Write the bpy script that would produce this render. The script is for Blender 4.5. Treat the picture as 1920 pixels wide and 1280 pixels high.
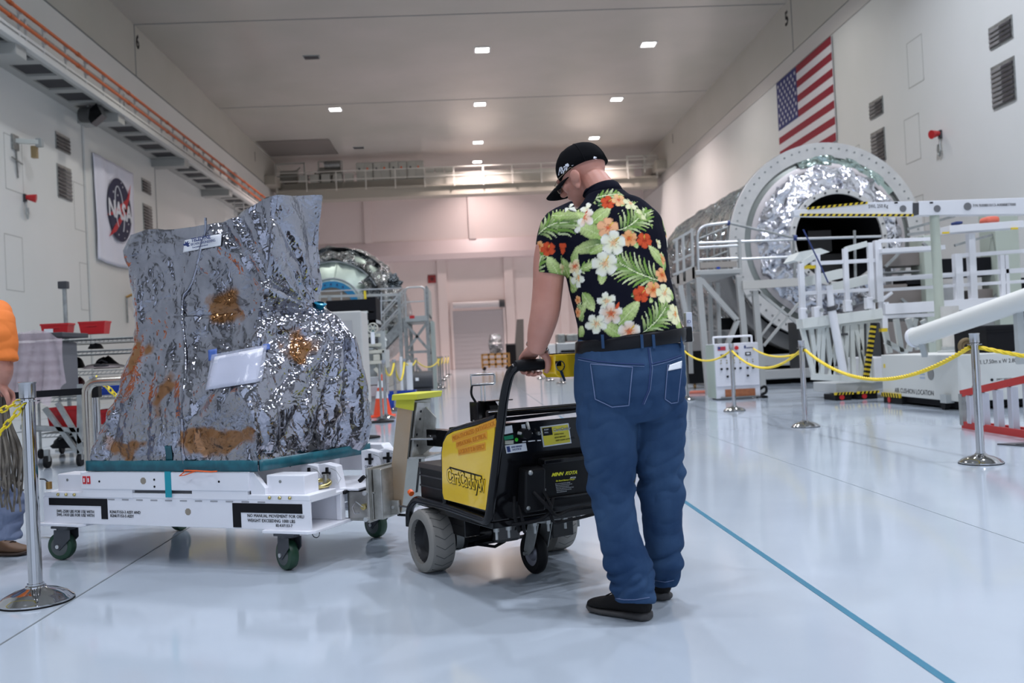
import bpy, bmesh, math, random
import numpy as np
from mathutils import Vector, Matrix, noise
from mathutils.bvhtree import BVHTree
random.seed(7)
for o in list(bpy.data.objects): bpy.data.objects.remove(o)
SC = bpy.context.scene; COL = SC.collection
# ---------------------------------------------------------------- camera
FPX, CAMH = 1750.0, 1.03
_y, _p, _r = math.radians(2.68), math.radians(0.65), math.radians(2.8)
_f = Vector((math.sin(_y)*math.cos(_p), math.cos(_y)*math.cos(_p), math.sin(_p)))
_rt = Vector((math.cos(_y), -math.sin(_y), 0)); _up = _rt.cross(_f)
CR = math.cos(_r)*_rt - math.sin(_r)*_up; CU = math.sin(_r)*_rt + math.cos(_r)*_up
CO = Vector((0, 0, CAMH))
cam = bpy.data.cameras.new('camera'); cam.sensor_width = 36; cam.lens = 36*FPX/1920
cam.clip_end = 300; cam.dof.use_dof = True; cam.dof.focus_distance = 4.5; cam.dof.aperture_fstop = 3.2
co = bpy.data.objects.new('camera', cam); COL.objects.link(co)
m3 = Matrix((CR, CU, -_f)).transposed(); co.matrix_world = Matrix.Translation(CO) @ m3.to_4x4()
SC.camera = co
# ---------------------------------------------------------------- world, exposure, light
W = bpy.data.worlds.new('world'); SC.world = W; W.use_nodes = True
W.node_tree.nodes['Background'].inputs[0].default_value = (0.68, 0.79, 1.0, 1)
W.node_tree.nodes['Background'].inputs[1].default_value = 1.15
SC.view_settings.view_transform = 'Standard'; SC.view_settings.look = 'None'
SC.view_settings.gamma = 1; SC.view_settings.use_curve_mapping = False
SC.view_settings.exposure = 0.0
try:
    SC.cycles.use_denoising = True; SC.cycles.max_bounces = 8; SC.cycles.diffuse_bounces = 4
    SC.cycles.glossy_bounces = 4; SC.cycles.sample_clamp_indirect = 4; SC.cycles.caustics_reflective = False
except Exception: pass
LAMP_W = 190.0

def ray(x, y): return CR*(x-960) + CU*(640-y) + _f*FPX
def at(x, y, **k):
    """the point of the real place where a sight line meets a known plane X=, Y= or Z="""
    d = ray(x, y); n, v = list(k.items())[0]; i = 'XYZ'.index(n)
    return CO + d*((v-CO[i])/d[i])
# ---------------------------------------------------------------- materials
MATS = {}
def mat(name, col, rough=.5, metal=0., bump=None, var=None, emit=None, alpha=None, trans=None, coat=0., spec=.5, aniso=None):
    if name in MATS: return MATS[name]
    m = bpy.data.materials.new(name); m.use_nodes = True; MATS[name] = m
    nt = m.node_tree; b = nt.nodes['Principled BSDF']
    b.inputs['Base Color'].default_value = (*col, 1); b.inputs['Roughness'].default_value = rough
    b.inputs['Metallic'].default_value = metal; b.inputs['Coat Weight'].default_value = coat
    b.inputs['Specular IOR Level'].default_value = spec
    if emit: b.inputs['Emission Color'].default_value = (*emit[0], 1); b.inputs['Emission Strength'].default_value = emit[1]
    if alpha is not None: b.inputs['Alpha'].default_value = alpha
    if trans: b.inputs['Transmission Weight'].default_value = trans
    tc = None
    def coords():
        nonlocal tc
        if tc is None: tc = nt.nodes.new('ShaderNodeTexCoord')
        return tc.outputs['Object']
    if var:   # (scale, second colour, low, high)
        n = nt.nodes.new('ShaderNodeTexNoise'); n.inputs['Scale'].default_value = var[0]; n.inputs['Detail'].default_value = 5
        nt.links.new(coords(), n.inputs['Vector'])
        r = nt.nodes.new('ShaderNodeValToRGB'); r.color_ramp.elements[0].position = var[2]; r.color_ramp.elements[1].position = var[3]
        r.color_ramp.elements[0].color = (*col, 1); r.color_ramp.elements[1].color = (*var[1], 1)
        nt.links.new(n.outputs['Fac'], r.inputs['Fac']); nt.links.new(r.outputs['Color'], b.inputs['Base Color'])
    if bump:  # list of (kind, scale, strength, distance)
        prev = None
        for kind, sc, st, di in bump:
            if kind == 'v':
                n = nt.nodes.new('ShaderNodeTexVoronoi'); n.inputs['Scale'].default_value = sc; n.feature = 'F1'; out = n.outputs['Distance']
                w = nt.nodes.new('ShaderNodeTexNoise'); w.inputs['Scale'].default_value = sc*.7; w.inputs['Detail'].default_value = 2
                nt.links.new(coords(), w.inputs['Vector'])
                a = nt.nodes.new('ShaderNodeMixRGB'); a.blend_type = 'ADD'; a.inputs[0].default_value = .6
                nt.links.new(coords(), a.inputs[1]); nt.links.new(w.outputs['Color'], a.inputs[2]); nt.links.new(a.outputs[0], n.inputs['Vector'])
            elif kind == 'w':
                n = nt.nodes.new('ShaderNodeTexWave'); n.inputs['Scale'].default_value = sc; n.inputs['Distortion'].default_value = 1.; out = n.outputs['Fac']
                nt.links.new(coords(), n.inputs['Vector'])
            else:
                n = nt.nodes.new('ShaderNodeTexNoise'); n.inputs['Scale'].default_value = sc; n.inputs['Detail'].default_value = 4; out = n.outputs['Fac']
                if kind == 'r': n.noise_type = 'RIDGED_MULTIFRACTAL'
                nt.links.new(coords(), n.inputs['Vector'])
            bp = nt.nodes.new('ShaderNodeBump'); bp.inputs['Strength'].default_value = st; bp.inputs['Distance'].default_value = di
            nt.links.new(out, bp.inputs['Height'])
            if prev: nt.links.new(prev, bp.inputs['Normal'])
            prev = bp.outputs['Normal']
        nt.links.new(prev, b.inputs['Normal'])
    return m
white = mat('white_paint', (.80,.80,.82), .35)
offwhite = mat('offwhite_paint', (.66,.68,.63), .4)
palegrey = mat('pale_grey_paint', (.42,.44,.43), .45)
alu = mat('aluminium', (.62,.63,.63), .35, .8)
galv = mat('galvanised_steel', (.40,.41,.40), .42, .75, var=(9,(.30,.31,.30),.4,.6))
steel = mat('raw_steel', (.48,.47,.44), .34, .85, var=(14,(.33,.32,.29),.4,.65))
chrome = mat('chrome', (.50,.50,.51), .06, 1.)
chromed = mat('brushed_chrome', (.50,.50,.51), .2, 1.)
black = mat('black_paint', (.006,.006,.007), .13, spec=.3)
blackm = mat('black_rubber', (.010,.010,.011), .6, spec=.15)
blackc = mat('black_plastic', (.008,.008,.009), .42, spec=.2)
grate = mat('dark_grating', (.05,.05,.055), .6)
yellow = mat('yellow_gloss', (.90,.57,.012), .22, coat=.5)
ylchain = mat('yellow_chain', (.86,.66,.02), .4)
ylrope = mat('yellow_rope', (.85,.62,.03), .6)
red = mat('red_plastic', (.55,.015,.02), .35)
orange = mat('orange_plastic', (.85,.13,.02), .4)
blue = mat('blue_plastic', (.01,.05,.35), .35)
teal = mat('teal_tape', (.006,.085,.115), .35, var=(20,(.01,.12,.155),.4,.6))
tealbright = mat('teal_tape_bright', (.0,.30,.38), .3)
paper = mat('white_paper', (.85,.86,.88), .5)
ink = mat('black_ink', (.008,.008,.010), .5, spec=.2)
gold = mat('zinc_gold', (.62,.52,.22), .25, 1.)
foilm = mat('foil', (.66,.67,.70), .16, 1., bump=[('v',3.2,.9,.12),('n',9,.5,.04)])
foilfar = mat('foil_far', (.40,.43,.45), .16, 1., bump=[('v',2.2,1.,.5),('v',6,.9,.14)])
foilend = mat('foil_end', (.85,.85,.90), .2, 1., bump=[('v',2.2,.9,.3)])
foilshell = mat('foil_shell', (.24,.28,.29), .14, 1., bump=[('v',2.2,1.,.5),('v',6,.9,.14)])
dark = mat('dark_interior', (.008,.008,.010), .7, spec=.15)
# ---------------------------------------------------------------- builders
TM = {}
def link(o): COL.objects.link(o); return o
def thing(name, label, cat, loc=(0,0,0), rz=0., group=None):
    o = link(bpy.data.objects.new(name, None)); o.location = loc; o.rotation_euler = (0,0,rz); o.empty_display_size = .2
    o['label'] = label; o['category'] = cat
    if group: o['group'] = group
    TM[o.name] = (Matrix.Translation(Vector(loc)) @ Matrix.Rotation(rz, 4, 'Z')).inverted()
    return o
def tag(o, label, cat, group=None, kind=None):
    o['label'] = label; o['category'] = cat
    if group: o['group'] = group
    if kind: o['kind'] = kind
    return o
def struct(o): o['kind'] = 'structure'; return o
def copy_tree(o, parent=None):
    c = link(o.copy()); c.parent = parent
    for ch in o.children: copy_tree(ch, c)
    return c
class G:
    def __init__(s): s.b = bmesh.new()
    def _v(s, pts): return [s.b.verts.new(p) for p in pts]
    def face(s, pts):
        return s.b.faces.new(s._v(pts))
    def hexa(s, p):
        v = s._v(p)
        for f in ((0,3,2,1),(4,5,6,7),(0,1,5,4),(1,2,6,5),(2,3,7,6),(3,0,4,7)): s.b.faces.new([v[i] for i in f])
        return s
    def bx(s, x0,x1,y0,y1,z0,z1):
        return s.hexa([(x0,y0,z0),(x1,y0,z0),(x1,y1,z0),(x0,y1,z0),(x0,y0,z1),(x1,y0,z1),(x1,y1,z1),(x0,y1,z1)])
    def beam(s, p, q, w, h=None, up=(0,0,1)):
        h = h or w; p = Vector(p); q = Vector(q); d = (q-p).normalized(); u = Vector(up)
        if abs(d.dot(u)) > .98: u = Vector((0,1,0))
        a = d.cross(u).normalized()*(w/2); c = a.cross(d).normalized()*(h/2)
        return s.hexa([p-a-c, p+a-c, q+a-c, q-a-c, p-a+c, p+a+c, q+a+c, q-a+c])
    def tube(s, pts, r, n=8, closed=False, caps=True):
        pts = [Vector(p) for p in pts]; N = len(pts); rings = []; prev = None
        rr = r if hasattr(r, '__len__') else [r]*N
        for i, p in enumerate(pts):
            a = pts[(i-1) % N] if (closed or i) else p; b = pts[(i+1) % N] if (closed or i < N-1) else p
            t = (b-a).normalized()
            if prev is None:
                k = Vector((0,0,1)) if abs(t.z) < .9 else Vector((1,0,0)); x = t.cross(k).normalized()
            else: x = (prev - t*prev.dot(t)).normalized()
            prev = x; y = t.cross(x)
            rings.append(s._v([p + (x*math.cos(2*math.pi*j/n) + y*math.sin(2*math.pi*j/n))*rr[i] for j in range(n)]))
        for i in range(N if closed else N-1):
            A, B = rings[i], rings[(i+1) % N]
            for j in range(n): s.b.faces.new((A[j], A[(j+1) % n], B[(j+1) % n], B[j]))
        if caps and not closed:
            s.b.faces.new(rings[0][::-1]); s.b.faces.new(rings[-1])
        return s
    def cyl(s, p, q, r, r2=None, n=16): return s.tube([p, q], [r, r if r2 is None else r2], n)
    def lathe(s, p, prof, n=32, axis=(0,0,1), closed=False, a0=0., a1=2*math.pi):
        z = Vector(axis).normalized(); k = Vector((0,0,1)) if abs(z.z) < .9 else Vector((1,0,0))
        x = k.cross(z).normalized(); y = z.cross(x); p = Vector(p); full = abs(a1-a0-2*math.pi) < 1e-6
        m = n if full else n+1; R = []
        for r, h in prof:
            if r < 1e-6: v = s.b.verts.new(p+z*h); R.append([v]*m)
            else: R.append(s._v([p + z*h + (x*math.cos(a0+(a1-a0)*j/n) + y*math.sin(a0+(a1-a0)*j/n))*r for j in range(m)]))
        K = len(R)
        for i in range(K if closed else K-1):
            A, B = R[i], R[(i+1) % K]
            for j in range(n):
                j2 = (j+1) % m
                f = []
                for v in (A[j], A[j2], B[j2], B[j]):
                    if v not in f: f.append(v)
                if len(f) > 2:
                    try: s.b.faces.new(f)
                    except ValueError: pass
        return s
    def prism(s, pts, vec):
        vec = Vector(vec); A = s._v([Vector(p) for p in pts]); B = s._v([Vector(p)+vec for p in pts]); n = len(A)
        s.b.faces.new(A[::-1]); s.b.faces.new(B)
        for i in range(n): s.b.faces.new((A[i], A[(i+1) % n], B[(i+1) % n], B[i]))
        return s
    def loft(s, rings, closed=True, caps=True):
        R = [s._v(r) for r in rings]; n = len(R[0])
        for i in range(len(R)-1):
            for j in range(n if closed else n-1):
                s.b.faces.new((R[i][j], R[i][(j+1) % n], R[i+1][(j+1) % n], R[i+1][j]))
        if caps and closed: s.b.faces.new(R[0][::-1]); s.b.faces.new(R[-1])
        return s
    def ball(s, c, r, seg=16, sc=(1,1,1)):
        n0 = len(s.b.verts)
        ret = bmesh.ops.create_uvsphere(s.b, u_segments=seg, v_segments=max(6, seg//2), radius=1.)
        for v in ret['verts']: v.co = Vector((v.co.x*sc[0]*r, v.co.y*sc[1]*r, v.co.z*sc[2]*r)) + Vector(c)
        return s
    def o(s, name, m, parent=None, smooth=None, bevel=0, world=False, fix=True):
        if fix: bmesh.ops.recalc_face_normals(s.b, faces=s.b.faces)
        if world and parent is not None:
            r = parent
            while r.parent: r = r.parent
            s.b.transform(TM[r.name])
        me = bpy.data.meshes.new(name); s.b.to_mesh(me); s.b.free()
        for mm in (m if isinstance(m, (list, tuple)) else [m]): me.materials.append(mm)
        ob = link(bpy.data.objects.new(name, me)); ob.parent = parent
        if smooth is not None:
            if smooth >= 180: me.shade_smooth()
            else:
                me.shade_smooth(); set_sharp(me, smooth)
        if bevel:
            bv = ob.modifiers.new('bevel', 'BEVEL'); bv.width = bevel; bv.segments = 2; bv.limit_method = 'ANGLE'; bv.angle_limit = math.radians(40)
        return ob
def set_sharp(me, deg):
    b = bmesh.new(); b.from_mesh(me); c = math.radians(deg)
    for e in b.edges: e.smooth = not (len(e.link_faces) == 2 and e.calc_face_angle(0) > c)
    b.to_mesh(me); b.free()
def text(body, size, m, parent, p, xd, yd, world=False, align='LEFT', ext=.0006, name='lettering', bold=0., sx=1., shear=0., fit=None):
    cu = bpy.data.curves.new(name, 'FONT'); cu.body = body; cu.size = size; cu.extrude = ext; cu.align_x = align; cu.align_y = 'BOTTOM_BASELINE'
    cu.offset = bold*size; cu.resolution_u = 2; cu.materials.append(m); cu.shear = shear
    tmp = link(bpy.data.objects.new(name, cu)); bpy.context.view_layer.update()
    me = bpy.data.meshes.new_from_object(tmp.evaluated_get(bpy.context.evaluated_depsgraph_get())); bpy.data.objects.remove(tmp)
    me.materials.clear(); me.materials.append(m)
    if fit: sx = fit/max(.001, max(v.co.x for v in me.vertices))
    o = link(bpy.data.objects.new(name, me)); x = Vector(xd).normalized(); y = Vector(yd); y = (y - x*y.dot(x)).normalized(); z = x.cross(y)
    M4 = Matrix.Translation(Vector(p)) @ Matrix((x*sx, y, z)).transposed().to_4x4()
    if world and parent is not None:
        r = parent
        while r.parent: r = r.parent
        M4 = TM[r.name] @ M4
    o.parent = parent; o.matrix_local = M4
    return o
def arc(c, r, a0, a1, n, ux, uy):
    ux, uy, c = Vector(ux), Vector(uy), Vector(c)
    return [c + ux*(r*math.cos(a0+(a1-a0)*i/n)) + uy*(r*math.sin(a0+(a1-a0)*i/n)) for i in range(n+1)]
def bend(pts, r, n=5):
    """polyline with rounded corners"""
    pts = [Vector(p) for p in pts]; out = [pts[0]]
    for a, b, c in zip(pts, pts[1:], pts[2:]):
        d0 = (a-b); d1 = (c-b); k = min(r, d0.length*.49, d1.length*.49); p = b+d0.normalized()*k; q = b+d1.normalized()*k
        for i in range(n+1):
            t = i/n; out.append(p*(1-t)**2 + b*2*t*(1-t) + q*t*t)
    return out+[pts[-1]]
# ================================================================ THE SETTING
XL, XR, YB, ZC, YF = -12.0, 12.95, 66.0, 14.05, -10.0
wallm = mat('wall_paint', (.75,.76,.73), .34, bump=[('n',.5,.08,.05)], var=(.35,(.79,.79,.77),.35,.7))
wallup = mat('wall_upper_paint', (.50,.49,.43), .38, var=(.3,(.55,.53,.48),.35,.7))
ceilm = mat('ceiling_paint', (.46,.45,.40), .25, bump=[('n',.4,.12,.1)], var=(.25,(.52,.49,.45),.35,.7))
backm = mat('back_wall_paint', (.80,.68,.65), .5, var=(.3,(.84,.73,.70),.35,.7))
floorm = mat('floor_epoxy', (.40,.45,.505), .10, bump=[('n',1.3,.018,.03)], var=(.9,(.44,.495,.555),.35,.7), spec=.5)
struct(G().bx(XL-.3, XR+.3, YF, YB+.3, -.2, 0).o('floor', floorm))
# thin joints of the floor slabs and the blue line are laid just proud of the epoxy
jm = mat('floor_joint', (.16,.18,.19), .5)
jl = mat('floor_joint_faint', (.30,.34,.37), .3)
def strip(name, x0, x1, y0, y1, m, z=.0015): return struct(G().bx(x0, x1, y0, y1, .0002, z).o(name, m))
strip('trim_1', 1.345, 1.375, 1.0, 14.5, mat('blue_floor_tape', (.02,.17,.27), .35))
strip('trim_2', 1.352, 1.368, 14.5, 62, jm)
strip('trim_3', -11.9, 12.9, 12.4, 12.41, jl)
strip('trim_4', -11.9, 12.9, 22.4, 22.42, jm)
strip('trim_5', 7.4, 7.41, 3, 60, jl)
strip('trim_6', -6.1, -6.09, 3, 60, jm)
strip('trim_7', -1.861, -1.852, 1.0, 60, jm)
strip('trim_8', 2.6, 2.604, 3, 20, jl)
# walls: each is body, upper band and seam
wl = struct(G().bx(XL-.3, XL, YF, YB, 0, 12.05).o('wall_left', wallm))
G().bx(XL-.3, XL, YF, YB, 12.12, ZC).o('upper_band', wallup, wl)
G().bx(XL-.3, XL-.02, YF, YB, 12.05, 12.12).o('ledge_joint', jm, wl)
G().bx(XL-.01, XL+.006, 35.6, 35.68, 12.12, ZC).o('seam', jm, wl)
G().bx(XL-.01, XL+.006, 37.25, 37.31, 0, 9.1).o('seam', jm, wl)
G().bx(XL-.01, XL+.004, 30.3, 30.34, 0, 9.1).o('seam', jm, wl)
G().bx(XL-.01, XL+.03, 30.4, 30.7, 0, 9.1).o('pilaster_strip', wallm, wl)
wr = struct(G().bx(XR, XR+.3, YF, YB, 0, 11.36).o('wall_right', wallm))
G().bx(XR, XR+.3, YF, YB, 11.39, 11.96).o('ledge_band', mat('ledge_paint', (.62,.60,.57), .2), wr)
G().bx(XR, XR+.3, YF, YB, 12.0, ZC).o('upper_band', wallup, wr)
G().bx(XR+.02, XR+.3, YF, YB, 11.3, 12.05).o('ledge_joint', jm, wr)
G().bx(XR-.006, XR+.01, 35.0, 35.06, 12.0, ZC).o('seam', jm, wr)
pan = mat('wall_panel_line', (.48,.49,.46), .4)
def outline(y0, y1, z0, z1, X, parent, s):
    g = G(); t = .025
    for a,b,c,d in ((y0,y1,z0,z0+t),(y0,y1,z1-t,z1),(y0,y0+t,z0,z1),(y1-t,y1,z0,z1)): g.bx(X-.004, X+.004, a, b, c, d)
    g.o('access_panel', pan, parent)
for y,z in ((25.0,3.3),(25.2,6.0),(29.5,5.5),(29.7,3.0)): outline(y, y+1.0, z, z+1.5, XL, wl, 1)
for y,z in ((25.6,5.9),(25.6,3.6),(29.6,5.9),(25.2,8.0)): outline(y, y+.9, z, z+1.3, XR, wr, -1)
for body, X, Y, Z, xd, par in (('6', XL+.01, 35.75, 13.25, (0,1,0), wl), ('5', XR-.01, 35.75, 13.2, (0,-1,0), wr), ('1', XL+.01, 55.2, 13.0, (0,1,0), wl), ('1', XR-.01, 56, 13.2, (0,-1,0), wr)):
    text(body, .75, ink, par, (X, Y, Z), xd, (0,0,1), bold=.03)
wb = struct(G().bx(XL-.3, XR+.3, YB, YB+.3, 0, ZC).o('wall_back', backm))
bsh = mat('back_shelf_paint', (.74,.62,.62), .4)
G().prism([(XL,YB,7.75),(XL,YB-.55,7.75),(XL,YB-.55,8.15),(XL,YB-.12,9.15),(XL,YB,9.15)], (XR-XL,0,0)).o('ledge_beam', bsh, wb)
for x in (-11.2,-6.9,.42,7.6): G().bx(x, x+.5, YB-.22, YB, 9.15, 12.4).o('pilaster', backm, wb)
for x in (-9.5,-5.6,-1.95,2.75,6.6,10.2): G().bx(x, x+.62, YB-.2, YB, 0, 7.75).o('pilaster', backm, wb)
rearm = mat('added_wall_dark', (.22,.22,.21), .5)  # unseen dark wall with open doorway, added for contrast in the foil's reflections
wf = struct(G().bx(XL-.3, -7.5, YF-.3, YF, 0, ZC).o('wall_rear_added', rearm)); G().bx(8.5, XR+.3, YF-.3, YF, 0, ZC).o('added_section', rearm, wf); G().bx(-7.5, 8.5, YF-.3, YF, 9.5, ZC).o('added_header', rearm, wf)
for x in (-7.6, .3, 8.4): G().bx(x, x+.25, YF-.1, YF+.15, 0, 9.6).o('added_post', rearm, wf)
G().bx(-7.5, 8.5, YF-.1, YF+.15, 4.6, 4.9).o('added_rail', rearm, wf)
struct(G().bx(XL-.3, XR+.3, YF, YB+.3, ZC, ZC+.3).o('ceiling', ceilm))
c1 = bpy.data.objects['ceiling']
for y in (35.6, 47.6, 23.5): G().bx(XL, XR, y, y+.07, ZC-.006, ZC+.01).o('panel_joint', jm, c1)
# the roller door in the far wall
dr = struct(G().bx(-1.0, 2.55, YB-.14, YB-.02, 0, 4.1).o('door_1', mat('door_paint', (.50,.46,.47), .45)))
for i in range(13): G().bx(-.98, 2.53, YB-.155, YB-.13, .08+i*.31, .08+i*.31+.27).o('door_slat', MATS['door_paint'], dr)
G().bx(-1.15, -1.0, YB-.22, YB, 0, 4.75).o('door_jamb', backm, dr); G().bx(2.55, 2.7, YB-.22, YB, 0, 4.75).o('door_jamb', backm, dr)
G().cyl((-.95, YB-.4, 4.5), (2.5, YB-.4, 4.5), .22).o('roll_housing', mat('housing_paint', (.66,.62,.62), .35), dr, 40)
G().cyl((2.3, YB-.4, 4.5), (2.68, YB-.4, 4.5), .27).o('roll_motor', grate, dr, 40)
# recessed ceiling lamps, three rows the length of the hall
k = 0.737
lens = mat('lamp_lens', (1,1,1), .4, emit=((1,.97,.93), 18.0)); lens2 = mat('lamp_lens_pinkish', (1,1,1), .4, emit=((1,.93,.92), 18.0))
def ceiling_light(x, y, pink, label, rn):
    t = thing('ceiling_light', label, 'light', (x, y, ZC), 0, 'recessed ceiling lights')
    g = G(); a, b = .34, .28
    for x0,x1,y0,y1 in ((-a,a,-a,-b),(-a,a,b,a),(-a,-b,-b,b),(b,a,-b,b)): g.bx(x0,x1,y0,y1,-.03,0)
    g.o('lamp_frame', white, t); G().bx(-.29,.29,-.29,.29,-.022,-.004).o('lamp_lens', lens2 if pink else lens, t)
    l = bpy.data.lights.new('lamp', 'AREA'); l.shape = 'SQUARE'; l.size = .56; l.spread = math.radians(128); l.energy = LAMP_W*(1.3 if y > 60 else 3.0 if pink else {'left':1.1,'centre':1.55,'right':2.5}[rn] if y < 25 else 1.); l.color = (1,.83,.81) if pink else (.82,.87,1) if y < 25 else (1,.97,.92)
    lo = link(bpy.data.objects.new('lamp', l)); lo.location = (x, y, ZC-.04)
rows = [('left', -6.3), ('centre', 1.2), ('right', 8.4)]
for rn, x in rows:
    for i, y in enumerate((-5.3, 3.5, 12.3, 21.1, 30., 39.9, 48.6, 57.4, 63.2)):
        if rn == 'left' and i in (5, 7): continue     # the photo shows none there
        if i == 8 and rn != 'centre': continue
        ceiling_light(x, y, i >= 6, 'square recessed lamp in the %s ceiling row, %s' % (rn, ['lamp behind the viewpoint','lamp over the trolley end','lamp over the near hall','lamp over the catwalk start','lamp before the ceiling joint','first lit one seen below the ceiling joint','second one seen below the ceiling joint','third one seen below the ceiling joint','last one above the bridge crane'][i]), rn)
for i, (x, y) in enumerate(((-6.1, 40.1), (-6.15, 57.6))):
    t = thing('ceiling_vent', 'small dark grey rectangular ceiling vent, %s' % ('the nearer one' if i == 0 else 'the far one near the bridge crane'), 'vent', (x,y,ZC), 0, 'ceiling vents')
    G().bx(-.35,.35,-.22,.22,-.03,0).o('vent_frame', palegrey, t)
    for j in range(5): G().bx(-.31,.31,-.19+j*.08,-.13+j*.08,-.05,-.03).o('slat', grate, t)
t = thing('ceiling_shade', 'dark panel painted as shade on the ceiling above the end of the bridge crane', 'shade panel', (-9.6, 57.5, ZC))  # the crane's shade on the ceiling, put in as a dark panel
G().bx(-2.2,2.0,-2.5,1.5,-.05,0).o('shade_panel', mat('shade_paint', (.20,.18,.165), .5), t)
# wall louvres
lv_d = mat('louvre_dark', (.055,.05,.055), .5); lv_l = mat('louvre_grey', (.22,.21,.21), .5)
def wall_vent(X, s, y0, y1, z0, z1, label, mode=0):
    t = thing('wall_vent', label, 'vent', (X, (y0+y1)/2, z0), 0, 'wall louvres'); w = (y1-y0)/2; h = z1-z0
    G().bx(min(0,s*.03), max(0,s*.03), -w, w, 0, h).o('vent_frame', galv, t)
    for half in (-1, 1):
        m = lv_d if (half == mode or mode == 2) else lv_l; n = max(4, int(h/.12)); a, b = (-w+.04, -.01) if half < 0 else (.01, w-.04)
        for i in range(n):
            z = .04+(h-.08)*i/n; G().hexa([(s*.03,a,z),(s*.03,b,z),(s*.06,b,z-.01),(s*.06,a,z-.01),(s*.03,a,z+.07),(s*.03,b,z+.07),(s*.06,b,z+.04),(s*.06,a,z+.04)]).o('slat', m, t)
for X, s, yy, w in ((XL, 1, ((28.35,29.33),(35.7,36.65)), 'left'), (XR, -1, ((20.97,21.93),(27.75,28.68)), 'right')):
    for i, (y0, y1) in enumerate(yy):
        pos = 'beside the banner' if (w, i) == ('left', 0) else 'past the banner' if w == 'left' else 'nearest the camera, above the boom' if i == 0 else 'beside the flag'
        wall_vent(X, s, y0, y1, 7.76, 8.28, 'small upper louvre vent on the %s wall %s' % (w, pos), (2 if i == 0 else -1) if w == 'left' else -1)
        wall_vent(X, s, y0, y1, 6.32, 7.32, 'tall lower louvre vent on the %s wall %s' % (w, pos), -1 if w == 'left' else -1)
# ================================================================ HIGH ON THE WALLS
t = thing('catwalk', 'long white steel catwalk high along the left wall with orange pipes on its railing', 'catwalk', (-10.7, 14, 9.2))
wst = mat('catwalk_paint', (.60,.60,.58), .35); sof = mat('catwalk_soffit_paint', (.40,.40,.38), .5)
CY0, CY1 = 14.0, 59.0
G().bx(-10.78,-10.62,CY0,CY1,9.2,9.36).o('edge_beam', wst, t, world=True, bevel=.01)
G().bx(-10.74,-10.68,CY0,CY1,9.46,9.54).o('toe_rail', wst, t, world=True)
sp = G(); ny = int((CY1-CY0)/1.34)
for i in range(ny):
    y = CY0+i*1.34
    sp.bx(-12,-10.78,y,y+.34,9.22,9.3); sp.bx(-12,-11.72,y+.34,y+1.34,9.22,9.3); sp.bx(-10.9,-10.78,y+.34,y+1.34,9.22,9.3)
sp.o('deck_frame', sof, t, world=True)
for i in range(ny):
    y = CY0+i*1.34
    g = G()
    for j in range(9): g.bx(-11.72,-10.9,y+.36+j*.108,y+.36+j*.108+.075,9.27,9.31)
    g.o('grating', grate, t, world=True)
    for dy, h in ((.1,.75),(.45,.6)) if i % 5 == 2 else ((.1,.75),):
        p = G().beam((-10.7,y+dy,9.36),(-10.7,y+dy,9.36+h),.045); p.bx(-10.73,-10.60,y+dy-.04,y+dy+.04,9.64,9.74) if h > .7 else None; p.bx(-10.73,-10.60,y+dy-.04,y+dy+.04,9.97,10.06) if h > .7 else None
        p.o('post', wst, t, world=True)
G().cyl((-10.7,CY0,9.86),(-10.7,CY1,9.86),.018,n=6).o('mid_wire', galv, t, world=True)
orp = mat('orange_pipe_paint', (.52,.10,.015), .4)
for z in (9.69, 10.02):
    pp = G().cyl((-10.6,CY0,z),(-10.6,CY1,z),.048,n=10).o('pipe', orp, t, smooth=60, world=True); pp['label'] = 'orange pipe along the railing'
    for i in range(12): G().cyl((-10.6,CY0+1+i*3.9,z),(-10.6,CY0+1.15+i*3.9,z),.062,n=10).o('pipe_coupling', mat('orange_dark', (.40,.09,.02), .5), pp, world=True)
for y in (16.9,23.6,30.3,37.2,44,50.8): G().bx(-12,-10.72,y-.28,y+.28,8.93,9.22).o('bracket_beam', sof, t, world=True, bevel=.01)
G().bx(-11.2,-11.05,42,42.5,9.3,10.2).bx(-11.3,-11.0,46.2,46.6,9.3,10.5).o('junction_box', galv, t, world=True)
lad = G()
for x in (-11.3,-10.85): lad.beam((x,47.0,6.2),(x,47.0,9.2),.05)
for i in range(10): lad.beam((-11.3,47.0,6.3+i*.3),(-10.85,47.0,6.3+i*.3),.03)
lad.o('hanging_ladder', wst, t, world=True)
s = thing('floodlight', 'black boxy floodlight with round grey housing hanging under the catwalk', 'light', (-11.1, 29.0, 8.75))
G().cyl((-.35,.1,.18),(.02,-.05,.12),.24,n=20).o('housing', mat('housing_dark', (.07,.07,.07), .5), s, 40)
G().prism([(.0,-.22,-.18),(.34,-.22,.1),(.34,.2,.1),(.0,.2,-.18)], (-.16,0,.34)).o('lamp_head', black, s); G().beam((-.15,0,.3),(-.15,0,.46),.06).o('hanger', galv, s)
# ---- banner with the space agency emblem
bn = thing('banner', 'tall white cloth banner with a round blue NASA emblem hanging on the left wall', 'banner', (XL+.06, 32.8, 4.72))
def cloth(y0, y1, z0, z1, n=28, m=20):
    g = G(); V = []
    for i in range(n+1):
        r = []
        for j in range(m+1):
            y = y0+(y1-y0)*j/m; z = z0+(z1-z0)*i/n; sag = .08*math.sin(math.pi*j/m)*(1-i/n)
            r.append(g.b.verts.new((.02+.02*math.sin(j*1.1+i*.15)+.012*noise.noise((y*2,z*1.2,3)), y, z-sag)))
        V.append(r)
    for i in range(n):
        for j in range(m): g.b.faces.new((V[i][j], V[i][j+1], V[i+1][j+1], V[i+1][j]))
    return g
clothm = mat('banner_cloth', (.84,.83,.93), .7); nb = mat('emblem_blue', (.012,.014,.055), .6); nr = mat('emblem_red', (.55,.02,.03), .6); nw = mat('emblem_white', (.8,.8,.85), .6)
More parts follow.
